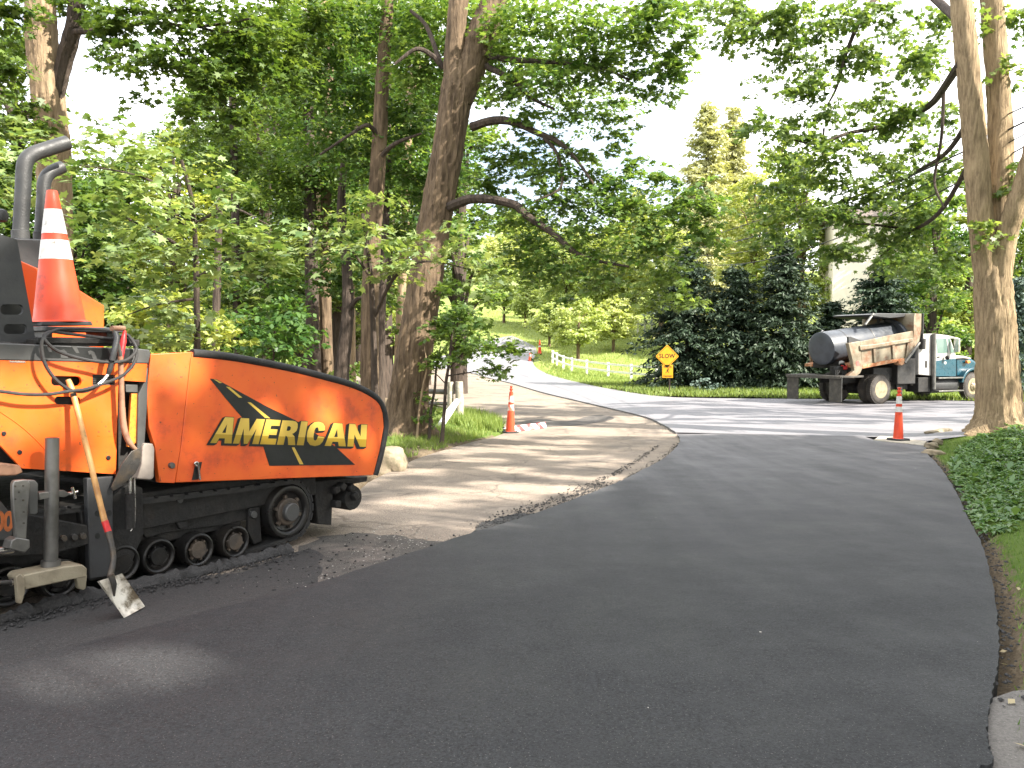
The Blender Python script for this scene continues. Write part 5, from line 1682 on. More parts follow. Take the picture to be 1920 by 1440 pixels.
# --- big leaning maple in the middle
fo = Foliage(11, MAPLE, .118)
clumps_px(fo, [(985, 55, 90, 70, 16.8), (1100, 45, 100, 65, 16.3), (1210, 70, 85, 75, 15.8), (1262, 120, 45, 60, 15.6, .8), (1245, 15, 80, 50, 15.8), (1040, 150, 105, 50, 16.6), (1130, 120, 90, 45, 16.4),
               (1240, 165, 50, 35, 15.8, .7), (955, 150, 50, 60, 17.2), (985, 220, 50, 26, 17, .8), (1075, 222, 70, 30, 16.4, .8), (1140, 222, 40, 22, 16.3, .6), (1130, 270, 45, 25, 16.2, .6), (960, 300, 60, 40, 17.6), (1040, 320, 70, 40, 16.8, .9), (1110, 335, 60, 35, 16.4, .9), (1180, 320, 55, 28, 16.2, .8),
               (1090, 400, 110, 50, 16.6), (1200, 385, 95, 50, 16), (1275, 365, 70, 45, 15.6), (1330, 395, 50, 40, 15.4), (1310, 445, 65, 40, 15.4), (1210, 455, 90, 45, 15.8), (1100, 470, 100, 40, 16.3), (1000, 420, 80, 60, 17.2), (925, 360, 55, 60, 18),
               (1255, 520, 75, 40, 15.6, 1, .35), (1290, 565, 45, 28, 15.4, 1, .45), (1215, 560, 60, 24, 15.8, .8, .35), (1130, 525, 70, 30, 16, .9), (1040, 510, 70, 40, 16.8), (975, 490, 60, 50, 17.6), (1065, 560, 40, 20, 16.4, .5), (1190, 150, 60, 40, 16, .8), (1010, 265, 60, 30, 17.2, .8), (1060, 375, 70, 30, 16.8), (1150, 365, 60, 30, 16.2), (1235, 330, 50, 26, 15.9, .8), (1090, 290, 60, 26, 16.6, .7), (1165, 250, 50, 24, 16.2, .6), (1000, 320, 60, 40, 17.6), (1290, 70, 40, 50, 15.6, .8), (940, 90, 60, 60, 18)], 1.35)  # lower right clumps get a lighter leaf tint, sunlight put into the colour
clumps_px(fo, [(870, 90, 90, 80, 19.5), (790, 120, 80, 90, 19.5), (800, 20, 120, 50, 19.5), (920, 20, 90, 40, 19), (1020, 120, 90, 90, 19.5, .6), (1120, 200, 80, 60, 19, .5)], 1.4)
T2_BR = [[(885, 238, 17.4, 9), (925, 226, 17.1, 8), (962, 229, 16.9, 7), (1010, 250, 16.7, 5.5), (1050, 268, 16.5, 4.5), (1085, 305, 16.3, 3), (1118, 352, 16.1, 2)],
         [(1020, 258, 16.6, 4), (1045, 290, 16.5, 3), (1052, 350, 16.3, 2.5), (1000, 378, 16.2, 1.5)],
         [(842, 388, 17.3, 10), (880, 374, 17.0, 9), (920, 374, 16.8, 8), (965, 384, 16.6, 8), (985, 402, 16.5, 7), (1040, 440, 16.2, 6), (1080, 475, 16, 5), (1125, 490, 15.8, 3), (1180, 500, 15.6, 2)],
         [(912, 105, 17.4, 7), (960, 112, 17, 5), (1060, 118, 16.6, 4), (1130, 128, 16.3, 3), (1180, 150, 16, 2)],
         [(905, 120, 17.4, 6), (960, 150, 17, 5), (1000, 185, 16.8, 3.5), (1040, 205, 16.6, 2)],
         [(832, 128, 17.5, 6), (810, 104, 17.4, 5), (780, 92, 17.3, 4), (740, 120, 17.2, 2.5)],
         [(828, 125, 17.7, 5), (800, 50, 18.0, 4), (770, 20, 18.2, 3)]]
tree('maple_tree', 'big brown maple leaning right beside the paver hopper, forked near the top', WG,
     [(752, 838, 17.5, 44), (757, 800, 17.5, 39), (768, 720, 17.5, 35), (783, 620, 17.5, 32), (800, 510, 17.5, 30), (815, 420, 17.5, 29), (834, 320, 17.5, 28), (848, 230, 17.5, 28), (858, 165, 17.5, 29), (868, 120, 17.5, 26)],
     b_maple, T2_BR, fo, m_lf_maple, n=64, root=.9, seed=2,
     extra_stems=([(858, 190, 17.5, 22), (852, 120, 17.45, 20), (857, 40, 17.4, 18), (862, -40, 17.4, 17), (858, -160, 17.4, 15)],
                  [(862, 190, 17.5, 24), (886, 120, 17.45, 26), (905, 60, 17.4, 26), (925, 10, 17.4, 24), (945, -60, 17.4, 20), (960, -170, 17.4, 17)]))

# --- big pale trunk at the far left, behind the exhaust pipes
fo = Foliage(12, MAPLE, .115)
clumps_px(fo, [(20, 20, 70, 60, 12.5), (60, 100, 60, 60, 14.8, .8), (10, 130, 50, 60, 12.6), (30, 220, 60, 50, 13, .9), (70, 240, 30, 35, 13, .7, .1), (150, 20, 60, 40, 13.6, .7), (230, 20, 70, 50, 12.8), (330, 30, 90, 60, 12.6), (440, 50, 90, 70, 12.8),
               (290, 110, 90, 50, 12.6), (210, 70, 60, 40, 13, .6), (380, 150, 80, 50, 12.8), (470, 140, 70, 60, 13), (540, 130, 60, 70, 13.6), (600, 40, 60, 50, 13.8), (260, 190, 60, 22, 12.6, .5), (330, 205, 60, 20, 12.6, .6), (430, 220, 60, 40, 13), (500, 60, 90, 80, 14), (195, 110, 30, 40, 13, .4)], 1.7)
tree('maple_tree', 'thick pale trunk rising behind the exhaust pipes at the far left', WG,
     [(112, 900, 14, 36), (108, 700, 14, 31), (104, 500, 14, 29), (100, 300, 14, 28), (92, 200, 13.9, 27), (80, 100, 13.8, 26), (76, 0, 13.7, 25), (72, -160, 13.6, 22)],
     b_pale, [[(104, 190, 13.9, 13), (122, 110, 13.8, 15), (140, 40, 13.6, 15), (150, -60, 13.5, 13)], [(138, 60, 13.6, 7), (200, 55, 13.2, 5), (280, 42, 12.8, 4), (370, 50, 12.6, 3), (470, 35, 12.6, 2)], [(280, 42, 12.8, 3), (330, 18, 12.6, 2), (350, -10, 12.5, 1.5)],
               [(92, 230, 13.9, 10), (50, 205, 13.9, 9), (30, 215, 13.8, 8), (-10, 160, 13.7, 6)], [(370, 50, 12.6, 2.5), (420, 60, 12.6, 2), (480, 48, 12.6, 1)]], fo, m_lf_dark, n=48, seed=3)

# --- near understory maple whose layered leaves catch the sun behind the paver
fo = Foliage(13, MAPLE, .15, .36)
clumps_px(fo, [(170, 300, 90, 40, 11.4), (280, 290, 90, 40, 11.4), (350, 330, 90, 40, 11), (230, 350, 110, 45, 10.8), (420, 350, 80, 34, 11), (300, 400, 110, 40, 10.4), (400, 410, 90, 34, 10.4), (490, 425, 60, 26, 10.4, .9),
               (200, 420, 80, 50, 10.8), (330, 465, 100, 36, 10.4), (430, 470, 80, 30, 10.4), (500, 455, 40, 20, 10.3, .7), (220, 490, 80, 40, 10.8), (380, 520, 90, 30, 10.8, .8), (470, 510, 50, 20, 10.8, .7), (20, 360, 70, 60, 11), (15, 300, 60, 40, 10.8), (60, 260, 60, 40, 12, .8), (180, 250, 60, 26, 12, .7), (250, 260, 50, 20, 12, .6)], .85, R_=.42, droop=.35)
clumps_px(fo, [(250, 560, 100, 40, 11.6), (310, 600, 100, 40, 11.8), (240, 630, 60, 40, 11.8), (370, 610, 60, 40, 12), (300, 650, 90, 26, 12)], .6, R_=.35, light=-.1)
tree('young_maple', 'bright layered young maple with large pale leaves behind the orange cone', WG,
     [(372, 800, 12.2, 8), (370, 640, 12.1, 6), (367, 480, 12, 5), (360, 380, 11.6, 4), (340, 300, 11.4, 3)], b_dark,
     [[(367, 480, 12, 4), (300, 440, 11.2, 3), (220, 400, 10.9, 2)], [(365, 420, 11.8, 3), (430, 390, 10.8, 2.5), (500, 420, 10.4, 1.2)], [(360, 380, 11.6, 3), (260, 330, 11, 2), (150, 310, 11.2, 1.2)],
      [(369, 560, 12.1, 3), (300, 570, 11.8, 2), (240, 590, 11.6, 1)], [(369, 520, 12, 3), (440, 480, 10.8, 2), (480, 470, 10.4, 1)]], fo, m_lf_pale, n=10, root=.2, seed=4)

# --- young maple whose bright bough crosses the leaning trunk
fo = Foliage(14, MAPLE, .13, .38)
clumps_px(fo, [(600, 440, 60, 26, 13.6), (660, 420, 70, 26, 13.4), (700, 460, 80, 30, 13.2), (620, 480, 60, 22, 13.6, .8), (760, 440, 60, 28, 13.2), (760, 490, 50, 26, 13), (850, 468, 60, 26, 12.9), (720, 505, 40, 18, 13.2, .7), (905, 485, 50, 26, 13.1), (930, 525, 34, 20, 13.3), (855, 430, 50, 22, 13.2, .7), (690, 375, 60, 24, 13.8, .8)], .95, R_=.38, droop=.35)
tree('young_maple', 'slender young maple whose bright bough hangs in front of the leaning trunk', WG,
     [(706, 800, 14, 7), (702, 700, 14, 6), (698, 560, 13.9, 5), (690, 470, 13.7, 4), (680, 400, 13.6, 3)], b_dark,
     [[(700, 600, 14, 3.5), (740, 520, 13.4, 3), (800, 490, 13, 2), (900, 510, 13.1, 1)], [(695, 520, 13.8, 3), (650, 460, 13.5, 2), (600, 440, 13.6, 1)]], fo, m_lf_pale, n=9, root=.2, seed=5)

# --- straight trunks further in
def inner(label, rows, bark, cl, seed, mat=m_lf_dark, size=.125, limbs=(), dens=1.3, n=26, leaf=LEAF6):
    fo = Foliage(seed, leaf, size, .5)
    clumps_px(fo, cl, dens)
    return tree('wood_tree', label, WG, rows, bark, limbs, fo, mat, n=n, root=.5, seed=seed)
inner('tall straight brown trunk just left of the leaning maple', [(692, 790, 20, 20), (693, 740, 20, 17), (694, 600, 20, 16), (699, 450, 20, 15), (709, 300, 20, 14), (717, 150, 20, 12), (727, 0, 20, 10.5), (733, -140, 20, 9)], b_maple,
      [(640, 60, 90, 70, 20), (740, 40, 90, 70, 20.5), (580, 140, 80, 70, 20.5), (680, 180, 90, 70, 21), (770, 230, 80, 70, 21), (620, 260, 90, 60, 20.5), (720, 320, 90, 60, 21), (560, 50, 80, 60, 20.5), (790, 340, 50, 60, 21.5)], 21,
      limbs=[[(712, 260, 20, 5), (690, 235, 19.6, 4), (660, 250, 19.3, 3), (600, 290, 19, 2)], [(708, 300, 20, 5), (740, 270, 19.6, 4), (790, 250, 19.4, 2)]])
inner('left one of two close dark trunks behind the hopper', [(590, 760, 24, 15), (589, 700, 24, 13), (585, 560, 24, 12), (582, 400, 24, 11), (578, 200, 24, 9), (575, 20, 24, 7)], b_dark,
      [(540, 200, 90, 80, 24), (600, 330, 80, 70, 24), (520, 330, 80, 70, 24), (560, 430, 80, 50, 24)], 22)
inner('right one of two close dark trunks behind the hopper', [(615, 760, 24.3, 13), (614, 700, 24.3, 11.5), (610, 560, 24.3, 10.5), (611, 400, 24.3, 10), (616, 200, 24.3, 8), (620, 40, 24.3, 7)], b_maple,
      [(650, 340, 70, 70, 24), (640, 440, 70, 50, 24.5), (660, 140, 70, 60, 25)], 23)
inner('curved dark trunk leaning right with a low side limb behind the hopper', [(636, 760, 22, 17), (640, 700, 22, 14), (647, 640, 22, 12), (652, 580, 22, 11), (650, 500, 22, 9), (640, 400, 22, 8), (645, 300, 22, 6)], b_dark,
      [(640, 520, 60, 40, 22.5), (680, 560, 50, 30, 22.5, .6), (610, 530, 50, 40, 22.5, .7)], 24, limbs=[[(652, 590, 22, 5), (668, 562, 21.8, 4), (690, 555, 21.6, 3), (720, 530, 21.4, 2)]])
inner('thin sunlit trunk seen between the darker trunks', [(662, 740, 27, 6), (661, 660, 27, 5.5), (661, 580, 27, 5), (658, 450, 27, 4)], b_pale, [(660, 480, 50, 40, 27, .8), (690, 510, 40, 30, 27, .6)], 25)
inner('dark narrow trunk tight behind the straight brown one', [(712, 770, 21.5, 9), (713, 720, 21.5, 8), (716, 600, 21.5, 7), (722, 450, 21.5, 6), (730, 300, 21.5, 5)], b_dark, [(730, 560, 40, 30, 22, .6), (745, 620, 30, 30, 22, .5), (740, 430, 50, 50, 22)], 26)
inner('dark thin trunk in the shade left of the paired trunks', [(447, 760, 22, 9), (446, 640, 22, 8), (443, 500, 22, 7.5), (440, 350, 22, 7), (436, 180, 22, 6)], b_dark,
      [(430, 560, 70, 50, 22), (480, 610, 60, 50, 22), (400, 620, 60, 50, 22.5), (470, 480, 60, 60, 22), (360, 250, 70, 60, 22, .5), (440, 290, 80, 60, 22)], 27)
inner('thin dark trunk in the deep shade over the hopper corner', [(404, 760, 19, 8), (405, 640, 19, 7), (408, 500, 19, 6.5), (412, 350, 19, 6)], b_dark, [(420, 520, 70, 40, 19.5, .7), (520, 560, 70, 50, 20), (540, 630, 70, 40, 20), (470, 660, 70, 30, 20, .8)], 28)
inner('twisted sunlit trunk high between the straight one and the fork', [(745, 760, 26, 9), (750, 600, 26, 8), (760, 420, 26, 8), (766, 200, 26, 8), (782, 120, 26, 8), (786, 80, 26, 7), (800, 20, 26, 6)], b_pale, [(800, 420, 70, 70, 26), (770, 330, 70, 60, 26), (850, 300, 60, 60, 26), (800, 180, 70, 60, 26.5)], 29)
inner('pale pine trunk high over the left wood', [(600, 740, 34, 10), (600, 500, 34, 9), (602, 250, 34, 8), (604, 60, 34, 7), (606, -60, 34, 6)], b_pale, [(600, 40, 70, 40, 34, .5, .2), (580, 120, 60, 40, 34, .5, .2), (650, 90, 60, 40, 34, .5), (600, 200, 70, 50, 34, .7)], 30, m_lf_sun, .2)
# low shrubs in the wood
def shrub(label, rows, mat, seed, stem, size=.12, leaf=LEAF6, dens=1.0, name='shrub'):
    fo = Foliage(seed, leaf, size, .55)
    clumps_px(fo, rows, dens, R_=.28)
    return tree(name, label, 'shrubs under the trees', stem, b_twig, (), fo, mat, n=6, root=.1, cat='shrub', seed=seed)
shrub('sunlit bushy shrub low behind the paver deck', [(300, 560, 70, 40, 13.5, .9, .2), (240, 590, 60, 40, 13.5, .8, .1), (350, 620, 70, 40, 13.6, .9, .25), (270, 650, 70, 40, 13.5), (420, 620, 60, 50, 14)], m_lf_sun, 41, [(320, 800, 13.6, 3), (320, 700, 13.6, 2.5), (315, 600, 13.6, 2)])
shrub('dark leafy shrub behind the top edge of the hopper', [(470, 620, 70, 50, 15.5), (540, 650, 60, 40, 16), (520, 590, 60, 40, 16), (560, 610, 40, 50, 16.5)], m_lf_dark, 42, [(510, 800, 16, 3), (512, 720, 16, 2.5), (515, 620, 16, 2)])
shrub('small green shrub at the foot of the thin sunlit trunk', [(655, 700, 28, 20, 24), (672, 690, 24, 20, 24), (640, 705, 18, 15, 24)], m_lf_maple, 43, [(657, 745, 24, 2), (657, 720, 24, 1.5), (658, 700, 24, 1)])
shrub('low leafy sapling clump at the right foot of the leaning maple', [(796, 745, 14, 16, 17, .8), (800, 770, 14, 12, 17, .8), (790, 785, 12, 10, 17, .7)], m_lf_maple, 44, [(783, 830, 17, 2), (784, 790, 17, 1.5), (786, 740, 17, 1)], .10)
# saplings with drooping foliage at the road corner
fo = Foliage(45, MAPLE, .13, .4)
clumps_px(fo, [(860, 585, 45, 34, 16.8), (845, 630, 34, 22, 16.6), (890, 615, 45, 26, 16.4), (875, 650, 50, 20, 16.4), (920, 655, 45, 18, 16.2), (955, 645, 30, 11, 16.1, .9), (940, 690, 30, 10, 16.1, .9), (975, 655, 18, 6, 16, .7), (910, 690, 30, 9, 16.2, .6), (845, 672, 30, 10, 16.5, .5), (870, 540, 40, 26, 17), (820, 605, 20, 20, 16.7, .7)], 1.0, R_=.30, droop=.45)
tree('sapling', 'dark-stemmed sapling nearest the fallen white post, with drooping leaves over the street', 'saplings at the road corner', [(826, 815, 16.6, 4), (833, 770, 16.6, 3.2), (836, 720, 16.6, 3), (842, 680, 16.6, 2.6), (848, 620, 16.6, 2)], b_dark,
     [[(838, 705, 16.6, 1.5), (870, 700, 16.4, 1.2), (930, 690, 16.1, .8)], [(843, 690, 16.6, 1.5), (880, 655, 16.4, 1.2), (950, 650, 16.1, .8)], [(836, 720, 16.6, 1.2), (815, 700, 16.6, .9), (800, 705, 16.6, .6)]], fo, m_lf_dark, n=8, root=.1, seed=45)
fo = Foliage(46, MAPLE, .12, .4)
clumps_px(fo, [(828, 672, 20, 9, 16.9, .8), (840, 650, 26, 16, 16.9, .8)], 1, R_=.28)
tree('sapling', 'thin curved middle sapling between the leaning maple and the fence', 'saplings at the road corner', [(803, 812, 16.9, 3.2), (808, 770, 16.9, 2.6), (815, 730, 16.9, 2.4), (818, 690, 16.9, 2), (826, 650, 16.9, 1.5)], b_dark, (), fo, m_lf_maple, n=7, root=.1, seed=46)
fo = Foliage(47, MAPLE, .12, .4)
clumps_px(fo, [(808, 684, 16, 8, 16.8, .8), (818, 668, 14, 10, 16.8, .7)], 1, R_=.28)
tree('sapling', 'pale thin sapling closest to the right of the leaning maple', 'saplings at the road corner', [(780, 830, 16.8, 2.6), (786, 770, 16.8, 2), (794, 720, 16.8, 1.8), (800, 690, 16.8, 1.4), (796, 650, 16.8, 1)], b_pale, (), fo, m_lf_maple, n=7, root=.1, seed=47)

# --- right-hand tree with three stems, sprays hanging over the street
fo = Foliage(51, MAPLE, .15, .6)
HANG = [(1390, 20, 70, 40, 14.5, .8), (1330, 5, 60, 26, 14.5, .6), (1460, 60, 60, 40, 14.5, .8), (1410, 85, 40, 26, 14.5, .6), (1540, 50, 60, 40, 14.8, .8), (1590, 20, 50, 34, 15, .8), (1500, 110, 60, 30, 14.6, .8), (1580, 110, 50, 30, 15, .7),
        (1490, 170, 60, 24, 14.6, .7), (1440, 155, 40, 18, 14.6, .5), (1550, 215, 60, 30, 14.8, .8), (1480, 235, 50, 26, 14.6, .7), (1620, 200, 40, 26, 15, .6), (1500, 265, 60, 24, 14.8, .7), (1590, 260, 50, 24, 15, .7), (1650, 170, 40, 30, 15.2, .6), (1665, 235, 50, 26, 15.2, .8, .15), (1680, 60, 40, 30, 15.4, .5),
        (1460, 350, 60, 26, 15.2, .8), (1540, 330, 60, 30, 15.2, .8), (1600, 340, 50, 30, 15.4, .7), (1440, 395, 50, 20, 15.2, .7), (1510, 395, 60, 26, 15.2, .7), (1590, 410, 50, 26, 15.4, .7), (1660, 310, 60, 34, 15.4, .9), (1720, 270, 40, 30, 15.8, .7), (1740, 120, 40, 50, 16, .8), (1760, 40, 40, 40, 16, .9), (1770, 200, 30, 40, 16.2, .7), (1700, 350, 60, 30, 15.6, .8), (1760, 320, 50, 40, 16, .8), (1500, 450, 40, 22, 15.4, .6), (1560, 470, 50, 22, 15.6, .6), (1640, 440, 60, 34, 16, .8), (1700, 430, 60, 40, 16.2, .8),
        (1900, 40, 40, 40, 18, .6), (1880, 120, 30, 24, 17.4, .6, .2), (1835, 30, 24, 30, 17.6, .6), (1905, 160, 30, 24, 18, .5), (1860, 420, 30, 14, 17.2, .8, .3), (1850, 440, 20, 12, 17.2, .7, .3), (1890, 340, 34, 20, 17.5, .7, .2), (1910, 300, 30, 26, 17.6, .7), (1780, 480, 50, 40, 16.6, .8), (1725, 500, 50, 40, 16.6, .8), (1760, 560, 40, 30, 16.6, .6)]
HANG = [(x, y, rx, ry, (d + 6.5 if x < 1790 else d), *r_) for x, y, rx, ry, d, *r_ in HANG]
HANG += [(1430, 235, 45, 34, 20.5, .9), (1530, 160, 50, 34, 20.8, .9), (1620, 115, 50, 44, 21, .9), (1690, 215, 46, 44, 21.4, .9), (1560, 285, 55, 34, 21, .9), (1450, 440, 50, 26, 21.6, .8), (1630, 370, 60, 36, 21.6, .9), (1725, 410, 46, 46, 22, .9), (1650, 25, 50, 34, 21, .9), (1480, 15, 60, 30, 20.6, .9), (1720, 110, 40, 44, 21.6, .9), (1380, 60, 50, 30, 20.4, .7), (1560, 400, 50, 30, 21.6, .8), (1475, 300, 50, 24, 21, .8), (1600, 480, 50, 30, 22, .8), (1690, 490, 50, 34, 22, .9)]
clumps_px(fo, HANG, 1.7, m=20, R_=.32, droop=.5)
tree('maple_tree', 'grey-brown tree with three stems rising from the lawn in front of the dump truck', None,
     [(1874, 812, 17.6, 46), (1873, 790, 17.6, 41), (1870, 720, 17.6, 36), (1867, 620, 17.6, 33), (1862, 540, 17.6, 31), (1858, 480, 17.6, 24)], b_smooth,
     [[(1800, 120, 17.4, 8), (1740, 200, 21.24, 6), (1660, 235, 22.1, 4.5), (1590, 250, 21.5, 3.5), (1530, 270, 21.3, 2.2), (1480, 260, 21.1, 1.2)],
      [(1800, 40, 17.4, 8), (1700, -40, 22.5, 7), (1630, 10, 21.7, 5), (1590, 90, 21.4, 3.5), (1570, 160, 21.2, 2.5), (1550, 200, 21.2, 1.5)],
      [(1640, -20, 21.7, 4), (1540, -30, 21.1, 4), (1440, 30, 21, 2.5), (1400, 60, 21, 1.2)],
      [(1815, 230, 17.5, 6), (1770, 290, 19.65, 4), (1700, 330, 22.3, 3), (1600, 370, 21.9, 2), (1500, 400, 21.7, 1)],
      [(1545, 240, 21.3, 2), (1540, 300, 21.4, 1.8), (1520, 325, 21.4, 1.2)], [(1770, 160, 19.65, 3.5), (1765, 260, 19.68, 3), (1752, 340, 20.09, 2.5), (1770, 390, 19.25, 1.5)],
      [(1700, 430, 22.7, 2.5), (1620, 420, 22.1, 2), (1560, 430, 21.9, 1)], [(1822, 300, 17.5, 5), (1760, 400, 20.11, 4), (1700, 440, 22.7, 3), (1640, 490, 22.5, 1.5)]],
     fo, m_lf_oak, n=56, root=.6, seed=51,
     extra_stems=([(1856, 560, 17.6, 22), (1841, 430, 17.55, 21), (1830, 300, 17.5, 21), (1820, 180, 17.45, 20), (1808, 60, 17.4, 19), (1800, -20, 17.4, 18), (1792, -160, 17.3, 17)],
                  [(1866, 560, 17.65, 20), (1873, 430, 17.7, 20), (1876, 290, 17.75, 21), (1872, 170, 17.8, 20), (1864, 60, 17.8, 19), (1858, -20, 17.8, 19), (1850, -160, 17.7, 17)],
                  [(1870, 570, 17.5, 20), (1884, 460, 17.4, 18), (1903, 390, 17.2, 18), (1928, 320, 17, 18), (1950, 230, 16.8, 17), (1980, 80, 16.5, 15), (2005, -120, 16.2, 12), (2020, -300, 16, 6)]))

# --- conifers across the street
def spruce(name, label, group, P, h, r, mat, seed, n_w=22, per=11, needle=.30, bare=0.05, dens=1.0):
    rs = np.random.RandomState(seed)
    e = empty(name, P, 0, label, 'spruce tree', group)
    MB().tube([(0, 0, -.3), (0, 0, h * .5), (0, 0, h * .98)], [h * .016 + .05, h * .009 + .03, .015], 9).build('trunk', b_dark, e)
    fo = Foliage(seed, LEAF4 * np.array([1, .5, 1]), needle, .7)
    c, out, lt = [], [], []
    for i in range(n_w):
        t = (i + rs.rand() * .8) / n_w
        z0_ = h * (bare + (1 - bare) * t)
        L = r * (1 - t) ** .7 * rs.uniform(.7, 1.2) + .15
        for j in range(int(per * (1 - .5 * t))):
            a = rs.rand() * 6.283
            z = z0_ + rs.normal(0, .6) * h / n_w
            LL = L * rs.uniform(.7, 1.15)
            d = np.array([math.cos(a), math.sin(a), -.16 + .45 * t])
            for s_ in np.arange(.25, 1.01, .22 if LL > 1 else .4):
                c.append(np.array([0, 0, z]) + d * LL * s_ + np.array([0, 0, -.16 * LL * s_ * s_ + .1 * LL * max(0, s_ - .8)]))
                out.append(d + rs.normal(0, .15, 3))
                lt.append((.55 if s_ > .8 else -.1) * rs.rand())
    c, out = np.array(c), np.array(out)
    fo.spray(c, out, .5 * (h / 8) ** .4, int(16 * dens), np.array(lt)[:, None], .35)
    # needles hang and follow the twig
    link(bpy.data.objects.new('crown', fo.mesh('crown', mat, (0, 0, 0))), e)
    return e
def at_px(px, py, d):
    p = W(px, py, d)
    return Vector((p.x, d, Tz(p.x, d)))
def hpx(P, py):
    """height of pixel row py above point P"""
    q = W(960, py, P.y)
    return q.z - P.z
SG = 'dark spruces across the street'
for px, top, d, w, lab, sd in ((1288, 468, 41.5, 112, 'dark spruce standing right behind the yellow slow sign', 61), (1378, 500, 41, 100, 'dark spruce between the sign and the truck tank', 62),
                               (1468, 452, 40, 105, 'dark spruce left of the truck tank with a ragged tip', 63), (1556, 565, 40, 80, 'short dark spruce directly behind the truck tank', 64),
                               (1650, 495, 39, 115, 'broad dark spruce behind the truck bed', 65)):
    P = at_px(px, 730, d)
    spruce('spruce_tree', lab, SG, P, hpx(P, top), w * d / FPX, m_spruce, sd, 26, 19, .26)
P = at_px(1905, 730, 36)
spruce('spruce_tree', 'blue-grey spruce right of the three-stemmed tree', None, P, hpx(P, 520), 75 * 36 / FPX, m_bluesp, 66, 22, 17, .24)
P = at_px(1322, 560, 78)
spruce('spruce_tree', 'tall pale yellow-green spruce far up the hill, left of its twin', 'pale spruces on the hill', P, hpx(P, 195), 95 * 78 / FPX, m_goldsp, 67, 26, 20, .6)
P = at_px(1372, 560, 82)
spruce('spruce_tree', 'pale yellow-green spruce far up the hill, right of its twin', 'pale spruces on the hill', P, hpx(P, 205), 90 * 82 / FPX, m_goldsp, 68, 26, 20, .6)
# low juniper at the foot of the sign spruce
fo = Foliage(69, LEAF4, .16, .6)
clumps_px(fo, [(1310, 715, 28, 12, 37.6), (1345, 722, 24, 9, 37.6)], 1, R_=.3)
tree('juniper_shrub', 'low pale-tipped juniper at the foot of the sign spruce', None, [(1312, 735, 37.6, 1.5), (1312, 725, 37.6, 1), (1314, 715, 37.6, .8)], b_twig, (), fo, m_bluesp, n=6, root=.1, cat='shrub')

# --- deciduous trees behind, one builder, each with its own crown
def crown_tree(name, label, group, P, h, r, mat, bark, seed, leaf=LEAF4, size=.3, n_c=16, lo=.25, dens=1.0, lean=0):
    rs = np.random.RandomState(seed)
    e = empty(name, P, 0, label, 'tree', group)
    tr = MB()
    tr.tube([(0, 0, -.4), (0.05 * h * lean, 0, h * .35), (.02 * h, .01 * h, h * .85)], [h * .022 + .06, h * .016 + .03, .03], 10, jitter=.05, seed=seed)
    fo = Foliage(seed, leaf, size, .55)
    for i in range(n_c):
        t = lo + (1 - lo) * (i + .5) / n_c
        prof = math.sin(math.pi * min(1, (t - lo) / (1 - lo) * .88 + .12)) ** .7
        a = i * 2.4 + rs.uniform(-.5, .5)
        rr = r * prof * rs.uniform(.35, .75)
        c = np.array([math.cos(a) * rr, math.sin(a) * rr, h * t])
        cr_ = r * rs.uniform(.34, .52) * (.6 + .4 * prof)
        ns = int(dens * 13 * math.pi * cr_ * cr_ / (size / .15) ** 2 * 1.6)
        fo.clump(c, (cr_, cr_, cr_ * .62), max(6, ns), 22, .34 * min(cr_, 1.6) + .1, (0, 0, h * t - .2 * h), rs.normal(0, .12), .3)
        tr.tube([(.01 * h, 0, h * max(.2, t - .22)), tuple(c * .5 + np.array([0, 0, h * (t - .08)]) * .5), tuple(c)], [h * .006 + .012, h * .004 + .01, .008], 6)
    tr.build('trunk', bark, e)
    link(bpy.data.objects.new('crown', fo.mesh('crown', mat, (0, 0, 0))), e)
    return e
BG = 'sunlit trees on the far hill'
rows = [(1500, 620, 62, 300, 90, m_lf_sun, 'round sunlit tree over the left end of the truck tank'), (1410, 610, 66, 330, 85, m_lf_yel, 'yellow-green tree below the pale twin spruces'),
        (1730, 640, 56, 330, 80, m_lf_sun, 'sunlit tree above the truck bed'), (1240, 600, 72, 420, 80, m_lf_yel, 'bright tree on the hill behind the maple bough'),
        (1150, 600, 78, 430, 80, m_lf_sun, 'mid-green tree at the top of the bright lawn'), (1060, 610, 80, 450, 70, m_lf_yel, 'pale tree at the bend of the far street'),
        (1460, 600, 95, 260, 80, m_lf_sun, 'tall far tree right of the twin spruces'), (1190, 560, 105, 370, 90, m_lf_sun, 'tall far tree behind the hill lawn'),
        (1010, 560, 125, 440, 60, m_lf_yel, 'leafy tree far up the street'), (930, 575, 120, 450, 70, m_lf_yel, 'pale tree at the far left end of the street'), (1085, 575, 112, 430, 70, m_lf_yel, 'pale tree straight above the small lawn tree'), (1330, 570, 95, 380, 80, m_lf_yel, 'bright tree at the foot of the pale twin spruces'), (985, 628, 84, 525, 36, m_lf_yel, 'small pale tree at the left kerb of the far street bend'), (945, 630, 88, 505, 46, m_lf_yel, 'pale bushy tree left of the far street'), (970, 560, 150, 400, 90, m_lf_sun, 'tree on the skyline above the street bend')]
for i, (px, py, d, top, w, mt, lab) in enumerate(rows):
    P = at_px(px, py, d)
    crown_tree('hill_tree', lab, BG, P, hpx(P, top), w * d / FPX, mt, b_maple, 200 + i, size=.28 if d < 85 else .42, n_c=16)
TG = 'trees behind the dump truck'
rows = [(1745, 720, 40, 330, 95, m_lf_maple, 'leafy green tree rising behind the truck cab'), (1715, 720, 46, 390, 60, m_lf_sun, 'lighter tree behind the headboard of the truck'), (1810, 725, 44, 300, 90, m_lf_sun, 'bright tree directly left of the three stems'),
        (1890, 725, 48, 330, 100, m_lf_maple, 'tree right of the three stems behind the blue spruce'), (1980, 730, 44, 300, 100, m_lf_sun, 'tree past the right edge behind the blue spruce')]
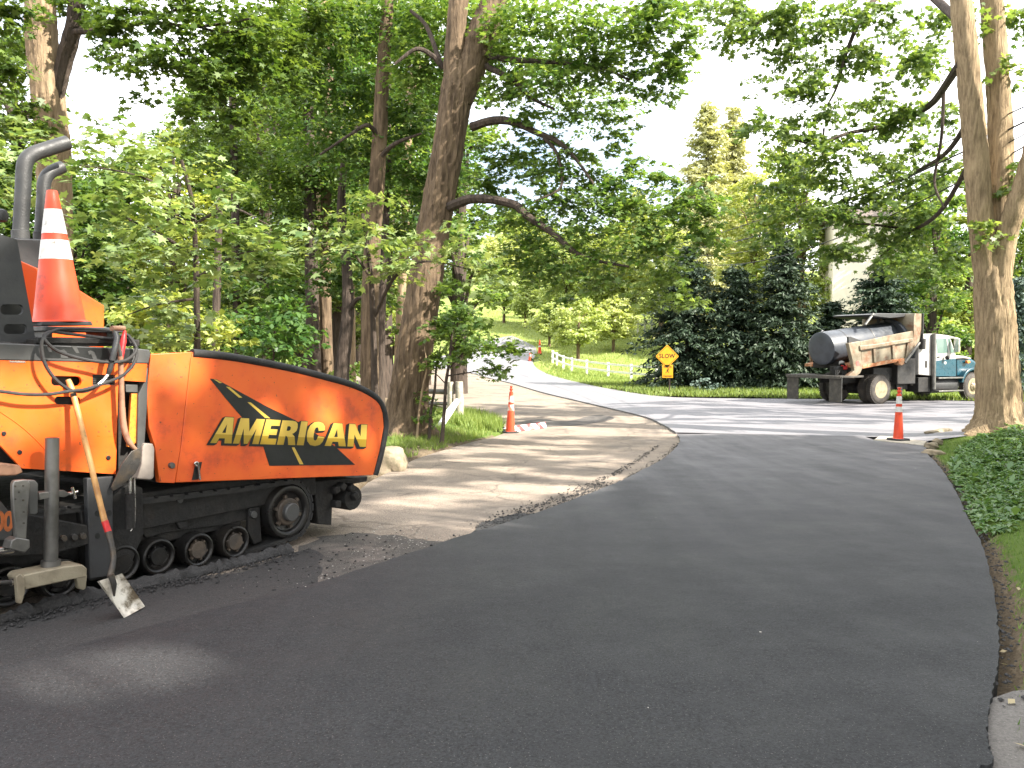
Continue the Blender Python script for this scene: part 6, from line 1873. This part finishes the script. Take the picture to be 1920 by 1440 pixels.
for i, (px, py, d, top, w, mt, lab) in enumerate(rows):
    P = at_px(px, py, d)
    crown_tree('garden_tree', lab, TG, P, hpx(P, top), w * d / FPX, mt, b_dark, 230 + i, size=.20, n_c=16, lo=.12)
# the small tree on the sunny lawn and its neighbours
for px, py, d, top, w, lab, sd in ((1084, 674, 64, 560, 62, 'small lawn tree with a short forked trunk behind the white fence', 251), (1150, 664, 68, 560, 58, 'rounded bright tree right of the small lawn tree', 252), (1030, 660, 71, 570, 42, 'bright shrub-like tree beside the far street edge', 253)):
    P = at_px(px, py, d)
    crown_tree('lawn_tree', lab, 'small trees on the sunny lawn', P, hpx(P, top), w * d / FPX, m_lf_yel, b_maple, sd, size=.26, n_c=12, lo=.28)
# deep wood behind the left edge
rows = [(-60, 28, 120, 380), (40, 34, 60, 330), (140, 30, 330, 300), (240, 36, 300, 330), (330, 29, 240, 280), (420, 38, 130, 330), (500, 31, 90, 280), (560, 42, -60, 330), (640, 38, -40, 330), (720, 33, -60, 280), (790, 44, -60, 330), (860, 36, 60, 260), (200, 50, 330, 400), (460, 54, 60, 400), (680, 56, -60, 400), (-160, 40, 60, 380)]
labs = ['dense tree behind the left end of the slotted guard', 'tree showing between the guard and the exhaust pipes', 'tree behind the cone tip', 'tree showing under the left sky gap', 'tree behind the layered young maple', 'tall tree over the hopper rear panel', 'dark tree above the hopper trim', 'very tall tree left of the paired trunks', 'very tall tree behind the paired trunks', 'dark tree between straight trunk and leaning maple', 'very tall tree at the left of the fork', 'tree right of the leaning trunk', 'far tree under the sky gap by the thick trunk', 'far tree over the middle of the hopper', 'far tall tree behind the straight brown trunk', 'tree past the left frame edge']
for i, ((px, d, top, w), lab) in enumerate(zip(rows, labs)):
    P = at_px(px, 720, d)
    crown_tree('forest_tree', lab, 'trees deep in the left wood', P, hpx(P, top), w / 2.6 * d / FPX, (m_lf_dark, m_lf_maple, m_lf_dark, m_lf_maple, m_lf_sun)[i % 5], b_dark, 300 + i, size=.22, n_c=20, lo=.12, dens=1.0)

# --- shade trees beside and behind the camera: unseen, crowns cut to place sun and shade
drv_shade = [(-9, 2.5)] + gpx([(-300, 1210), (0, 1145), (300, 1082), (500, 1042), (620, 1022), (730, 1030)]) + [(x + .15, y) for x, y in reversed(drive_left[:7])] + gpx([(1290, 828), (1390, 818), (1480, 834), (1600, 821), (1720, 846)]) + [(9, 17), (16, 12), (16, -8), (-6.5, -8)]
sun_spot = np.array(G0(150, 1258)[:2])
def val(x, y):
    return .5 + .34 * np.sin(x * 2.3 + 1.9 * np.sin(y * 1.1 + .7)) * np.sin(y * 3.3 + 1.6 * np.sin(x * 1.3)) + .2 * np.sin(x * 5.7 + 2.3 * np.sin(y * 2.9)) * np.sin(y * 7.1 + 2.1 * np.sin(x * 3.7 + 1))
def shade_keep(rs):  # keeps leaves where their shadow is wanted, drops any inside the frame
    S_ = np.array(SUN)
    def keep(p, hard=False):
        q = p - S_ * ((p[:, 2] + .25) / S_[2])[:, None]
        x, y = q[:, 0], q[:, 1]
        ins = poly_dist_inside(x, y, drv_shade)
        prob = np.where(ins > .2, 1.0, np.where(ins > -.15, .6, np.where(x < -4.5, .05, .17)))
        out = ins <= 0
        v_ = val(x, y)
        old = out & (y < 19) & (x < 2)
        prob = np.where(old, smooth(.46, .74, v_) * .9, prob)
        prob = np.where(out & (y >= 18.6) & (y < 21.2), .004, prob)
        prob = np.where(out & (y >= 21.2), smooth(.50, .80, val(x * .55, y * 1.3) - np.where(y > 27.5, -.10, 0)) * .95, prob)
        u_ = (p[:, 0] - 10.6) / S_[0]
        hz_ = p[:, 2] - S_[2] * u_
        off_ = np.abs(p[:, 1] - S_[1] * u_ - 17.4)
        prob = np.where((u_ > 0) & (off_ < .9) & (hz_ < 9) & (np.sin(hz_ * 5.0 + 2 * np.sin(hz_ * 1.7)) > .05), 0.0, prob)
        dsp = np.hypot((x - sun_spot[0]) / .62, (y - sun_spot[1]) / .42)
        prob = np.where(dsp < 1.0, 0, prob)
        # light on the paver's side: body and hopper dappled, tracks in the shade
        py_ = np.array(PF.y)
        tt = ((p - np.array(PF.O)) @ py_) / float(S_ @ py_)
        ql = p - S_ * tt[:, None] - np.array(PF.O)
        lx, lz = ql @ np.array(PF.x), ql[:, 2]
        on_p = (tt > 0) & (lx > -3.2) & (lx < 2.1) & (lz > -.1) & (lz < 1.75)
        hop_ = np.where(np.sin(lx * 4.3 + 1.7 * np.sin(lz * 5 + lx)) * np.sin(lz * 6.1 + 2.2 * np.sin(lx * 2.9)) > -.12, 0, 0)
        hop_ = smooth(-.35, .25, np.sin(lx * 4.3 + 1.7 * np.sin(lz * 5 + lx)) * np.sin(lz * 6.1 + 2.2 * np.sin(lx * 2.9))) * .9
        bod_ = np.where(np.sin(lx * 3.1 + 1.0) * np.sin(lz * 4.0 + .4) > .72, .8, .01)
        prob = np.where(on_p, np.where(lz < .74, .93, np.where(lx > -.1, hop_, bod_)), prob)
        pu, pv = project(p)
        vis = np.isfinite(pu) & (pu > -60) & (pu < 1990) & (pv > -70) & (pv < 1500)
        if hard:
            return (rs.rand(len(p)) < prob * 1.05) & ~vis
        return (prob > .015) & ~vis
    return keep
def carved_shade_tree(P, h, r, seed, lab):
    rs = np.random.RandomState(seed)
    P = Vector((P[0], P[1], Tz(P[0], P[1])))
    e = empty('carved_shade_tree', P, 0, lab, 'tree', 'unseen shade trees with crowns shaped for the light')
    tr = MB()
    tr.tube([(0, 0, -.4), (0, 0, h * .3), (.1, .1, h * .9)], [.38, .28, .05], 12)
    fo = Foliage(seed, CLUMP, .23, .5)
    kp = shade_keep(rs)
    for i in range(15):
        a = i * 2.4
        t = .42 + .56 * ((i * .618) % 1)
        rr = r * rs.uniform(.1, .75) * (1 if t < .8 else .6)
        c = np.array([P.x + math.cos(a) * rr, P.y + math.sin(a) * rr, P.z + h * t])
        cr_ = r * rs.uniform(.42, .55)
        fo.clump(c, (cr_, cr_, cr_ * .55), 120, 22, .5, (P.x, P.y, P.z + h * .3), 0, .2, keep=kp, shell=2.6)
        cl = c - np.array(P)
        tr.tube([(0, 0, h * .3 + .3 * i * h / 30), tuple(cl * .6 + [0, 0, .05 * h]), tuple(cl)], [.09, .05, .015], 6)
    tr.build('trunk', b_dark, e)
    if fo.P:
        P_ = np.concatenate(fo.P)
        ok = kp(P_, True)
        fo.P, fo.N, fo.D, fo.Z, fo.t = [P_[ok]], [np.concatenate(fo.N)[ok]], [np.concatenate(fo.D)[ok]], [np.concatenate(fo.Z)[ok]], [np.concatenate(fo.t)[ok]]
        link(bpy.data.objects.new('crown', fo.mesh('crown', m_lf_dark, P)), e)
for k, (x, y, h, r) in enumerate(((9.5, -4.0, 14, 6.2), (13.5, 1.5, 15, 6.2), (16.5, -5, 16, 6.5), (13.0, 6.5, 14, 5.2), (18.0, 7.0, 15, 6), (6.5, -9, 14, 6), (20.5, 12.5, 14, 5.5), (22, 1, 17, 6), (20.5, 18, 15, 5.5), (31, 17, 17, 6.5), (11, 1.5, 15, 5.5))):
    carved_shade_tree((x, y), h, r, 400 + k, ('unseen shade tree standing right of the driveway behind the camera', 'unseen shade tree on the right lawn beyond the frame', 'unseen tall shade tree at the back of the right lawn', 'unseen shade tree nearest the ground cover bank', 'unseen shade tree behind the ground cover bank', 'unseen shade tree right behind the camera', 'unseen shade tree by the street right of the lawn', 'tallest unseen shade tree far right of the lawn', 'unseen shade tree across the lawn from the dump truck', 'unseen shade tree far right along the street', 'unseen shade tree close beside the driveway on the right')[k])
# ------------------------------------------------------------------ cones in the road
CG = 'tall thin cones standing in the road'
P = G0(1684, 830); P.z = float(base_z(P.y)) + .06
cone('channelizer_cone', P, 1.0, .105, .048, ((.60, .72), (.785, .955)), (.40, .035), 'tall thin orange cone with two white bands on the drain slab at the lawn corner', CG, True, baserot=.35)
P = G0(957, 811); P.z = float(base_z(P.y))
m_bandr = M('scratched_band', (0.70, 0.62, 0.56), 0.5, c2=(0.72, 0.16, 0.10), scale=9, amt=(.5, .6))
cone('channelizer_cone', P, 1.0, .115, .045, ((.52, .68), (.74, .90)), (.38, .035), 'tall scuffed orange cone at the road corner beside the fallen striped board', CG, True, tilt=(0, .02), baserot=.2, band_mat=m_bandr)
P = G0(1012, 664.5); P.z = float(base_z(P.y)) + .04
cone('channelizer_cone', P, 1.0, .16, .07, ((.55, .68),), (.4, .04), 'distant thin orange cone at the grass bend of the far street', CG, True)
P = G0(994, 677.5); P.z = float(base_z(P.y)) + .05
cone('traffic_cone', P, .62, .16, .05, ((.55, .75),), (.4, .03), 'small squat orange cone far up the street on the bend', 'orange traffic cones')
P = G0(1002, 682.5)
# striped board lying beside the cone
a, b = G0(968, 811), G0(1030, 803)
m_stripe, nt, n, l, p = new_mat('red_white_stripes')
v = n.new('ShaderNodeTexCoord').outputs['Object']
sx = n.new('ShaderNodeSeparateXYZ'); l.new(v, sx.inputs[0])
mm = n.new('ShaderNodeMath'); mm.operation = 'ADD'
m1 = n.new('ShaderNodeMath'); m1.operation = 'MULTIPLY'; m1.inputs[1].default_value = 2.6
l.new(sx.outputs['X'], m1.inputs[0]); l.new(m1.outputs[0], mm.inputs[0])
m2 = n.new('ShaderNodeMath'); m2.operation = 'MULTIPLY'; m2.inputs[1].default_value = 2.5
l.new(sx.outputs['Z'], m2.inputs[0]); l.new(m2.outputs[0], mm.inputs[1])
fr = n.new('ShaderNodeMath'); fr.operation = 'FRACT'; l.new(mm.outputs[0], fr.inputs[0])
cs_ = ramp(n, l, fr.outputs[0], [(0, (.62, .04, .04)), (.47, (.62, .04, .04)), (.50, (.72, .70, .66)), (1, (.72, .70, .66))])
l.new(mix(n, l, ramp(n, l, noise(n, l, v, 9, 6), [(.5, 0), (.7, .5)]), cs_, (.6, .55, .5)), p.inputs['Base Color'])
p.inputs['Roughness'].default_value = .5
mid = (a + b) / 2
bo = empty('barricade_board', (mid.x, mid.y, float(base_z(mid.y))), math.atan2(b.y - a.y, b.x - a.x), 'red and white striped board lying on the old road beside the scuffed cone', 'barrier board')
Lb = (b - a).length
MB().box((0, .12, .075), (Lb, .03, .15), Matrix.Rotation(R(-18), 3, 'X')).build('striped_face', m_stripe, bo, bevel=.004)
MB().box((0.02, .32, .05), (Lb * .98, .30, .03), Matrix.Rotation(R(3), 3, 'X')).build('white_face', m_band, bo, bevel=.004)

# ------------------------------------------------------------------ yellow sign
m_sign = M('sign_yellow', (0.60, 0.28, 0.008), 0.45, c2=(0.55, 0.245, 0.008), scale=5)
P = at_px(1255, 733, 36.5)
sg = empty('slow_sign', P, 0, 'yellow diamond sign reading SLOW above a small yellow plate with a running figure', 'road sign')
def sl(px, py, off=0.0):
    q = W(px, py, P.y - .06 - off) - P
    return q
dx = sl(1251, 668)
hw = (sl(1272, 668) - sl(1229.5, 668)).x / 2
cz = dx.z
MB().tube([(0, 0, -.3), (0, 0, cz + .3)], .035, 8).build('post', b_dark, sg)
def diamond(w, y0, y1):
    r_ = .10 * w
    ring = []
    for a0 in (0, 90, 180, 270):
        for k in range(5):
            a = R(a0 - 40 + 20 * k)
            cxx, czz = (w - r_ * 1.414) * math.cos(R(a0)), (w - r_ * 1.414) * math.sin(R(a0))
            ring.append((cxx + r_ * math.cos(a), czz + r_ * math.sin(a)))
    return [Vector((dx.x + x, y0, cz + z)) for x, z in ring], [Vector((dx.x + x, y1, cz + z)) for x, z in ring]
A, B = diamond(hw * 1.04, -.06, -.05)
face = MB().prism(A, B).build('diamond_plate', m_sign, sg)
A, B = diamond(hw * .93, -.063, -.0605)
ring_o, _ = diamond(hw * .95, -.0625, -.061)
ring_i, _ = diamond(hw * .91, -.0625, -.061)
n_ = len(ring_o)
MB().add(ring_o + ring_i, [(i, (i + 1) % n_, n_ + (i + 1) % n_, n_ + i) for i in range(n_)]).build('border', m_ibl, face, smooth_=False)
def sign_text(name, body, x0, x1, z0, z1, parent, y=-.064, off=.02):
    return lettering(name, body, ((x0, z0), (x1, z0), (x1, z1), (x0, z1)), lambda x, z: Vector((x, y, z)), m_ibl, parent, off, 1.05)
sign_text('lettering', 'SLOW', dx.x - hw * .70, dx.x + hw * .70, cz - hw * .16, cz + hw * .22, face, off=.016)
s0, s1 = sl(1241.5, 708.5), sl(1262, 684)
pl_ = MB().box(((s0.x + s1.x) / 2, -.055, (s0.z + s1.z) / 2), (s1.x - s0.x, .01, s1.z - s0.z)).build('lower_plate', m_sign, sg, bevel=.004)
w_, h_ = s1.x - s0.x, s1.z - s0.z
sign_text('lettering', 'WATCH', s0.x + w_ * .14, s1.x - w_ * .14, s1.z - h_ * .24, s1.z - h_ * .08, pl_)
sign_text('lettering', 'CHILDREN', s0.x + w_ * .10, s1.x - w_ * .10, s0.z + h_ * .08, s0.z + h_ * .19, pl_)
cx_, cz2 = (s0.x + s1.x) / 2, (s0.z + s1.z) / 2 + h_ * .03
fg = MB()
u_ = h_ * .16
def bar(p, q, w0):
    p, q = np.array(p) * u_, np.array(q) * u_
    d = (q - p) / np.linalg.norm(q - p)
    nn_ = np.array([-d[1], d[0]]) * w0 * u_ / 2
    r4 = [p + nn_, q + nn_, q - nn_, p - nn_]
    fg.prism([Vector((cx_ + a_[0], -.0645, cz2 + a_[1])) for a_ in r4], [Vector((cx_ + a_[0], -.062, cz2 + a_[1])) for a_ in r4])
fg.lathe(Vector((cx_ + .25 * u_, -.0648, cz2 + 1.05 * u_)), (0, 1, 0), [(0, .28 * u_), (.002, .28 * u_)], 14)
bar((.1, .75), (-.15, -.1), .42); bar((.1, .6), (.75, .35), .2); bar((.05, .6), (-.5, .2), .2); bar((-.15, -.12), (.45, -.45), .26); bar((.45, -.47), (.4, -.95), .22); bar((-.2, -.12), (-.45, -.6), .26); bar((-.46, -.6), (-1.0, -.75), .22)
fg.build('running_figure', m_ibl, pl_, smooth_=False)

# ------------------------------------------------------------------ fences
m_wf = M('white_fence_paint', (0.78, 0.77, 0.74), 0.6, c2=(0.62, 0.60, 0.55), scale=5)
m_gp = M('weathered_post', (0.38, 0.35, 0.28), 0.85, c2=(0.26, 0.23, 0.18), scale=8, dirt=(.55, .54, .5), dscale=6, damt=(.55, .7), bmp=.3)
fpx = [(1036, 683, 62), (1044, 684, 60.5), (1056, 688, 58.6), (1072, 693, 57), (1100, 700, 55), (1140, 710, 52.5), (1183, 716, 50), (1230, 722, 47.5), (1280, 728, 45)]
FP = [W(x, y, d) for x, y, d in fpx]
FP = [Vector((q.x, q.y, Tz(q.x, q.y))) for q in FP]
fe = empty('white_fence', FP[3], 0, 'white two-rail fence curving along the bright lawn by the far street', 'fence')
for q in FP:
    MB().box((0, 0, .35), (.15, .15, 1.3)).build('post', m_wf, fe, bevel=.02).location = q - FP[3]
for a, b in zip(FP[:-1], FP[1:]):
    for hh in (.42, .88):
        d = b - a
        mb = MB()
        nrm = Vector((-d.y, d.x, 0)).normalized() * .02
        A = [a - FP[3] + Vector((0, 0, hh - .06)) + nrm, a - FP[3] + Vector((0, 0, hh + .06)) + nrm, a - FP[3] + Vector((0, 0, hh + .06)) - nrm, a - FP[3] + Vector((0, 0, hh - .06)) - nrm]
        mb.prism(A, [q + d for q in A]).build('rail', m_wf, fe)
# small white fence up on the hill
H0, H1 = at_px(1196, 615, 80), at_px(1222, 612, 80)
z0 = hpx(H0, 598)
f2_ = empty('white_fence', H0, 0, 'short piece of white rail fence high on the hill above the dark spruce', 'fence')
zb_ = hpx(H0, 614)
for t in (0, .5, 1):
    q = (H1 - H0) * t
    MB().box((q.x, q.y, z0 / 2), (.16, .16, z0 + .2)).build('post', m_wf, f2_)
for hh in (z0 - .1, z0 - .5):
    MB().box(((H1 - H0).x / 2, 0, hh), ((H1 - H0).x + .6, .06, .12)).build('rail', m_wf, f2_)
# weathered post-and-rail end by the road corner
P = G0(861, 795); P.z = Tz(P.x, P.y)
wf = empty('post_fence', P, 0, 'weathered wooden fence end with grey pipe rails by the road corner', 'fence')
MB().tube([(0, 0, -.2), (0.01, 0, .5), (0, 0, 1.0)], [.115, .11, .10], 14, jitter=.05).build('post', m_gp, wf)
MB().tube([(-.24, .05, -.2), (-.24, .05, .99)], [.085, .08], 12, jitter=.04).build('post', m_gp, wf)
q1 = W(762, 732, 23.5) - P; q2 = W(845, 735, P.y + .1) - P
MB().tube([q2 + Vector((.05, 0, 0)), (q1 + q2) / 2, q1], .075, 12).build('rail', m_galv, wf)
q1 = W(768, 756, 23.0) - P; q2 = W(845, 757, P.y + .1) - P
MB().tube([q2, q1], .05, 10).build('rail', m_galv, wf)
P = at_px(793, 740, 30)
MB().tube([(0, 0, -.2), (0, 0, 1.15)], .11, 12, jitter=.05).build('fence_post', m_gp)
o = bpy.data.objects['fence_post']; o.location = P
tag(o, 'pale lone wooden post seen behind the pale thin sapling', 'fence post')
a, b = W(827, 819, 19.3), W(857, 752, 20.6)
a.z = Tz(a.x, a.y) + .02
lg = MB().tube([(0, 0, 0), (b - a) * .5 + Vector((0, 0, .02)), b - a], [.085, .09, .07], 12, jitter=.08, seed=4).build('leaning_post', m_wf)
lg.location = a
tag(lg, 'peeling white post leaning loose against the weathered fence end', 'fence post')

# ------------------------------------------------------------------ house behind the spruces
m_wall = M('cream_render', (0.80, 0.72, 0.62), 0.8, c2=(0.76, 0.67, 0.57), scale=2)
m_roof = M('brown_roof', (0.10, 0.075, 0.06), 0.85, c2=(0.13, 0.10, 0.08), scale=8)
Hc = at_px(1558, 700, 58)
hs = empty('house', Hc, R(-14), 'cream house wall mostly hidden behind the dark spruces and trees', 'house')
ht = hpx(Hc, 410)
wm = MB()
wm.prism([Vector((0, 0, -1)), Vector((5, 0, -1)), Vector((5, 8, -1)), Vector((0, 8, -1))], [Vector((0, 0, ht)), Vector((5, 0, ht)), Vector((5, 8, ht)), Vector((0, 8, ht))])
wm.build('wall', m_wall, hs)
rf = MB()
rf.prism([Vector((-.5, -.5, ht)), Vector((-.5, 8.5, ht)), Vector((-.5, 4, ht + 1.4))], [Vector((5.5, -.5, ht)), Vector((5.5, 8.5, ht)), Vector((5.5, 4, ht + 1.4))])
rf.build('roof', m_roof, hs)
for xx in (3.4,):
    for zz in (2.2, 5.6):
        wi = MB().box((xx, -.02, zz), (1.3, .1, 1.7)).build('window', m_white, hs, bevel=.02)
        MB().box((xx, -.075, zz), (1.05, .02, 1.45)).build('pane', m_glass, wi)

# ------------------------------------------------------------------ overhead wires
m_wire = M('black_wire', (0.02, 0.02, 0.02), 0.6)
for (a, b, sag, r_, lab) in (((1250, 462, 50), (2060, 135, 15), .45, .016, 'uppermost black overhead wire crossing in front of the three stems'), ((1250, 466, 50), (2060, 158, 15), .9, .022, 'thick black overhead wire second from the top'),
                             ((1250, 470, 50), (2060, 176, 15), 1.3, .013, 'thin sagging overhead wire below the thick one'), ((1240, 474, 50), (2060, 195, 15.2), 1.7, .018, 'lowest overhead wire sagging over the truck')):
    A, B = W(*a), W(*b)
    pts = []
    for t in np.linspace(0, 1, 24):
        q = A.lerp(B, t)
        pts.append(q - A - Vector((0, 0, sag * 4 * t * (1 - t))))
    o = MB().tube(pts, r_, 6).build('overhead_wire', m_wire)
    o.location = A
    tag(o, lab, 'wire', 'overhead wires on the right')
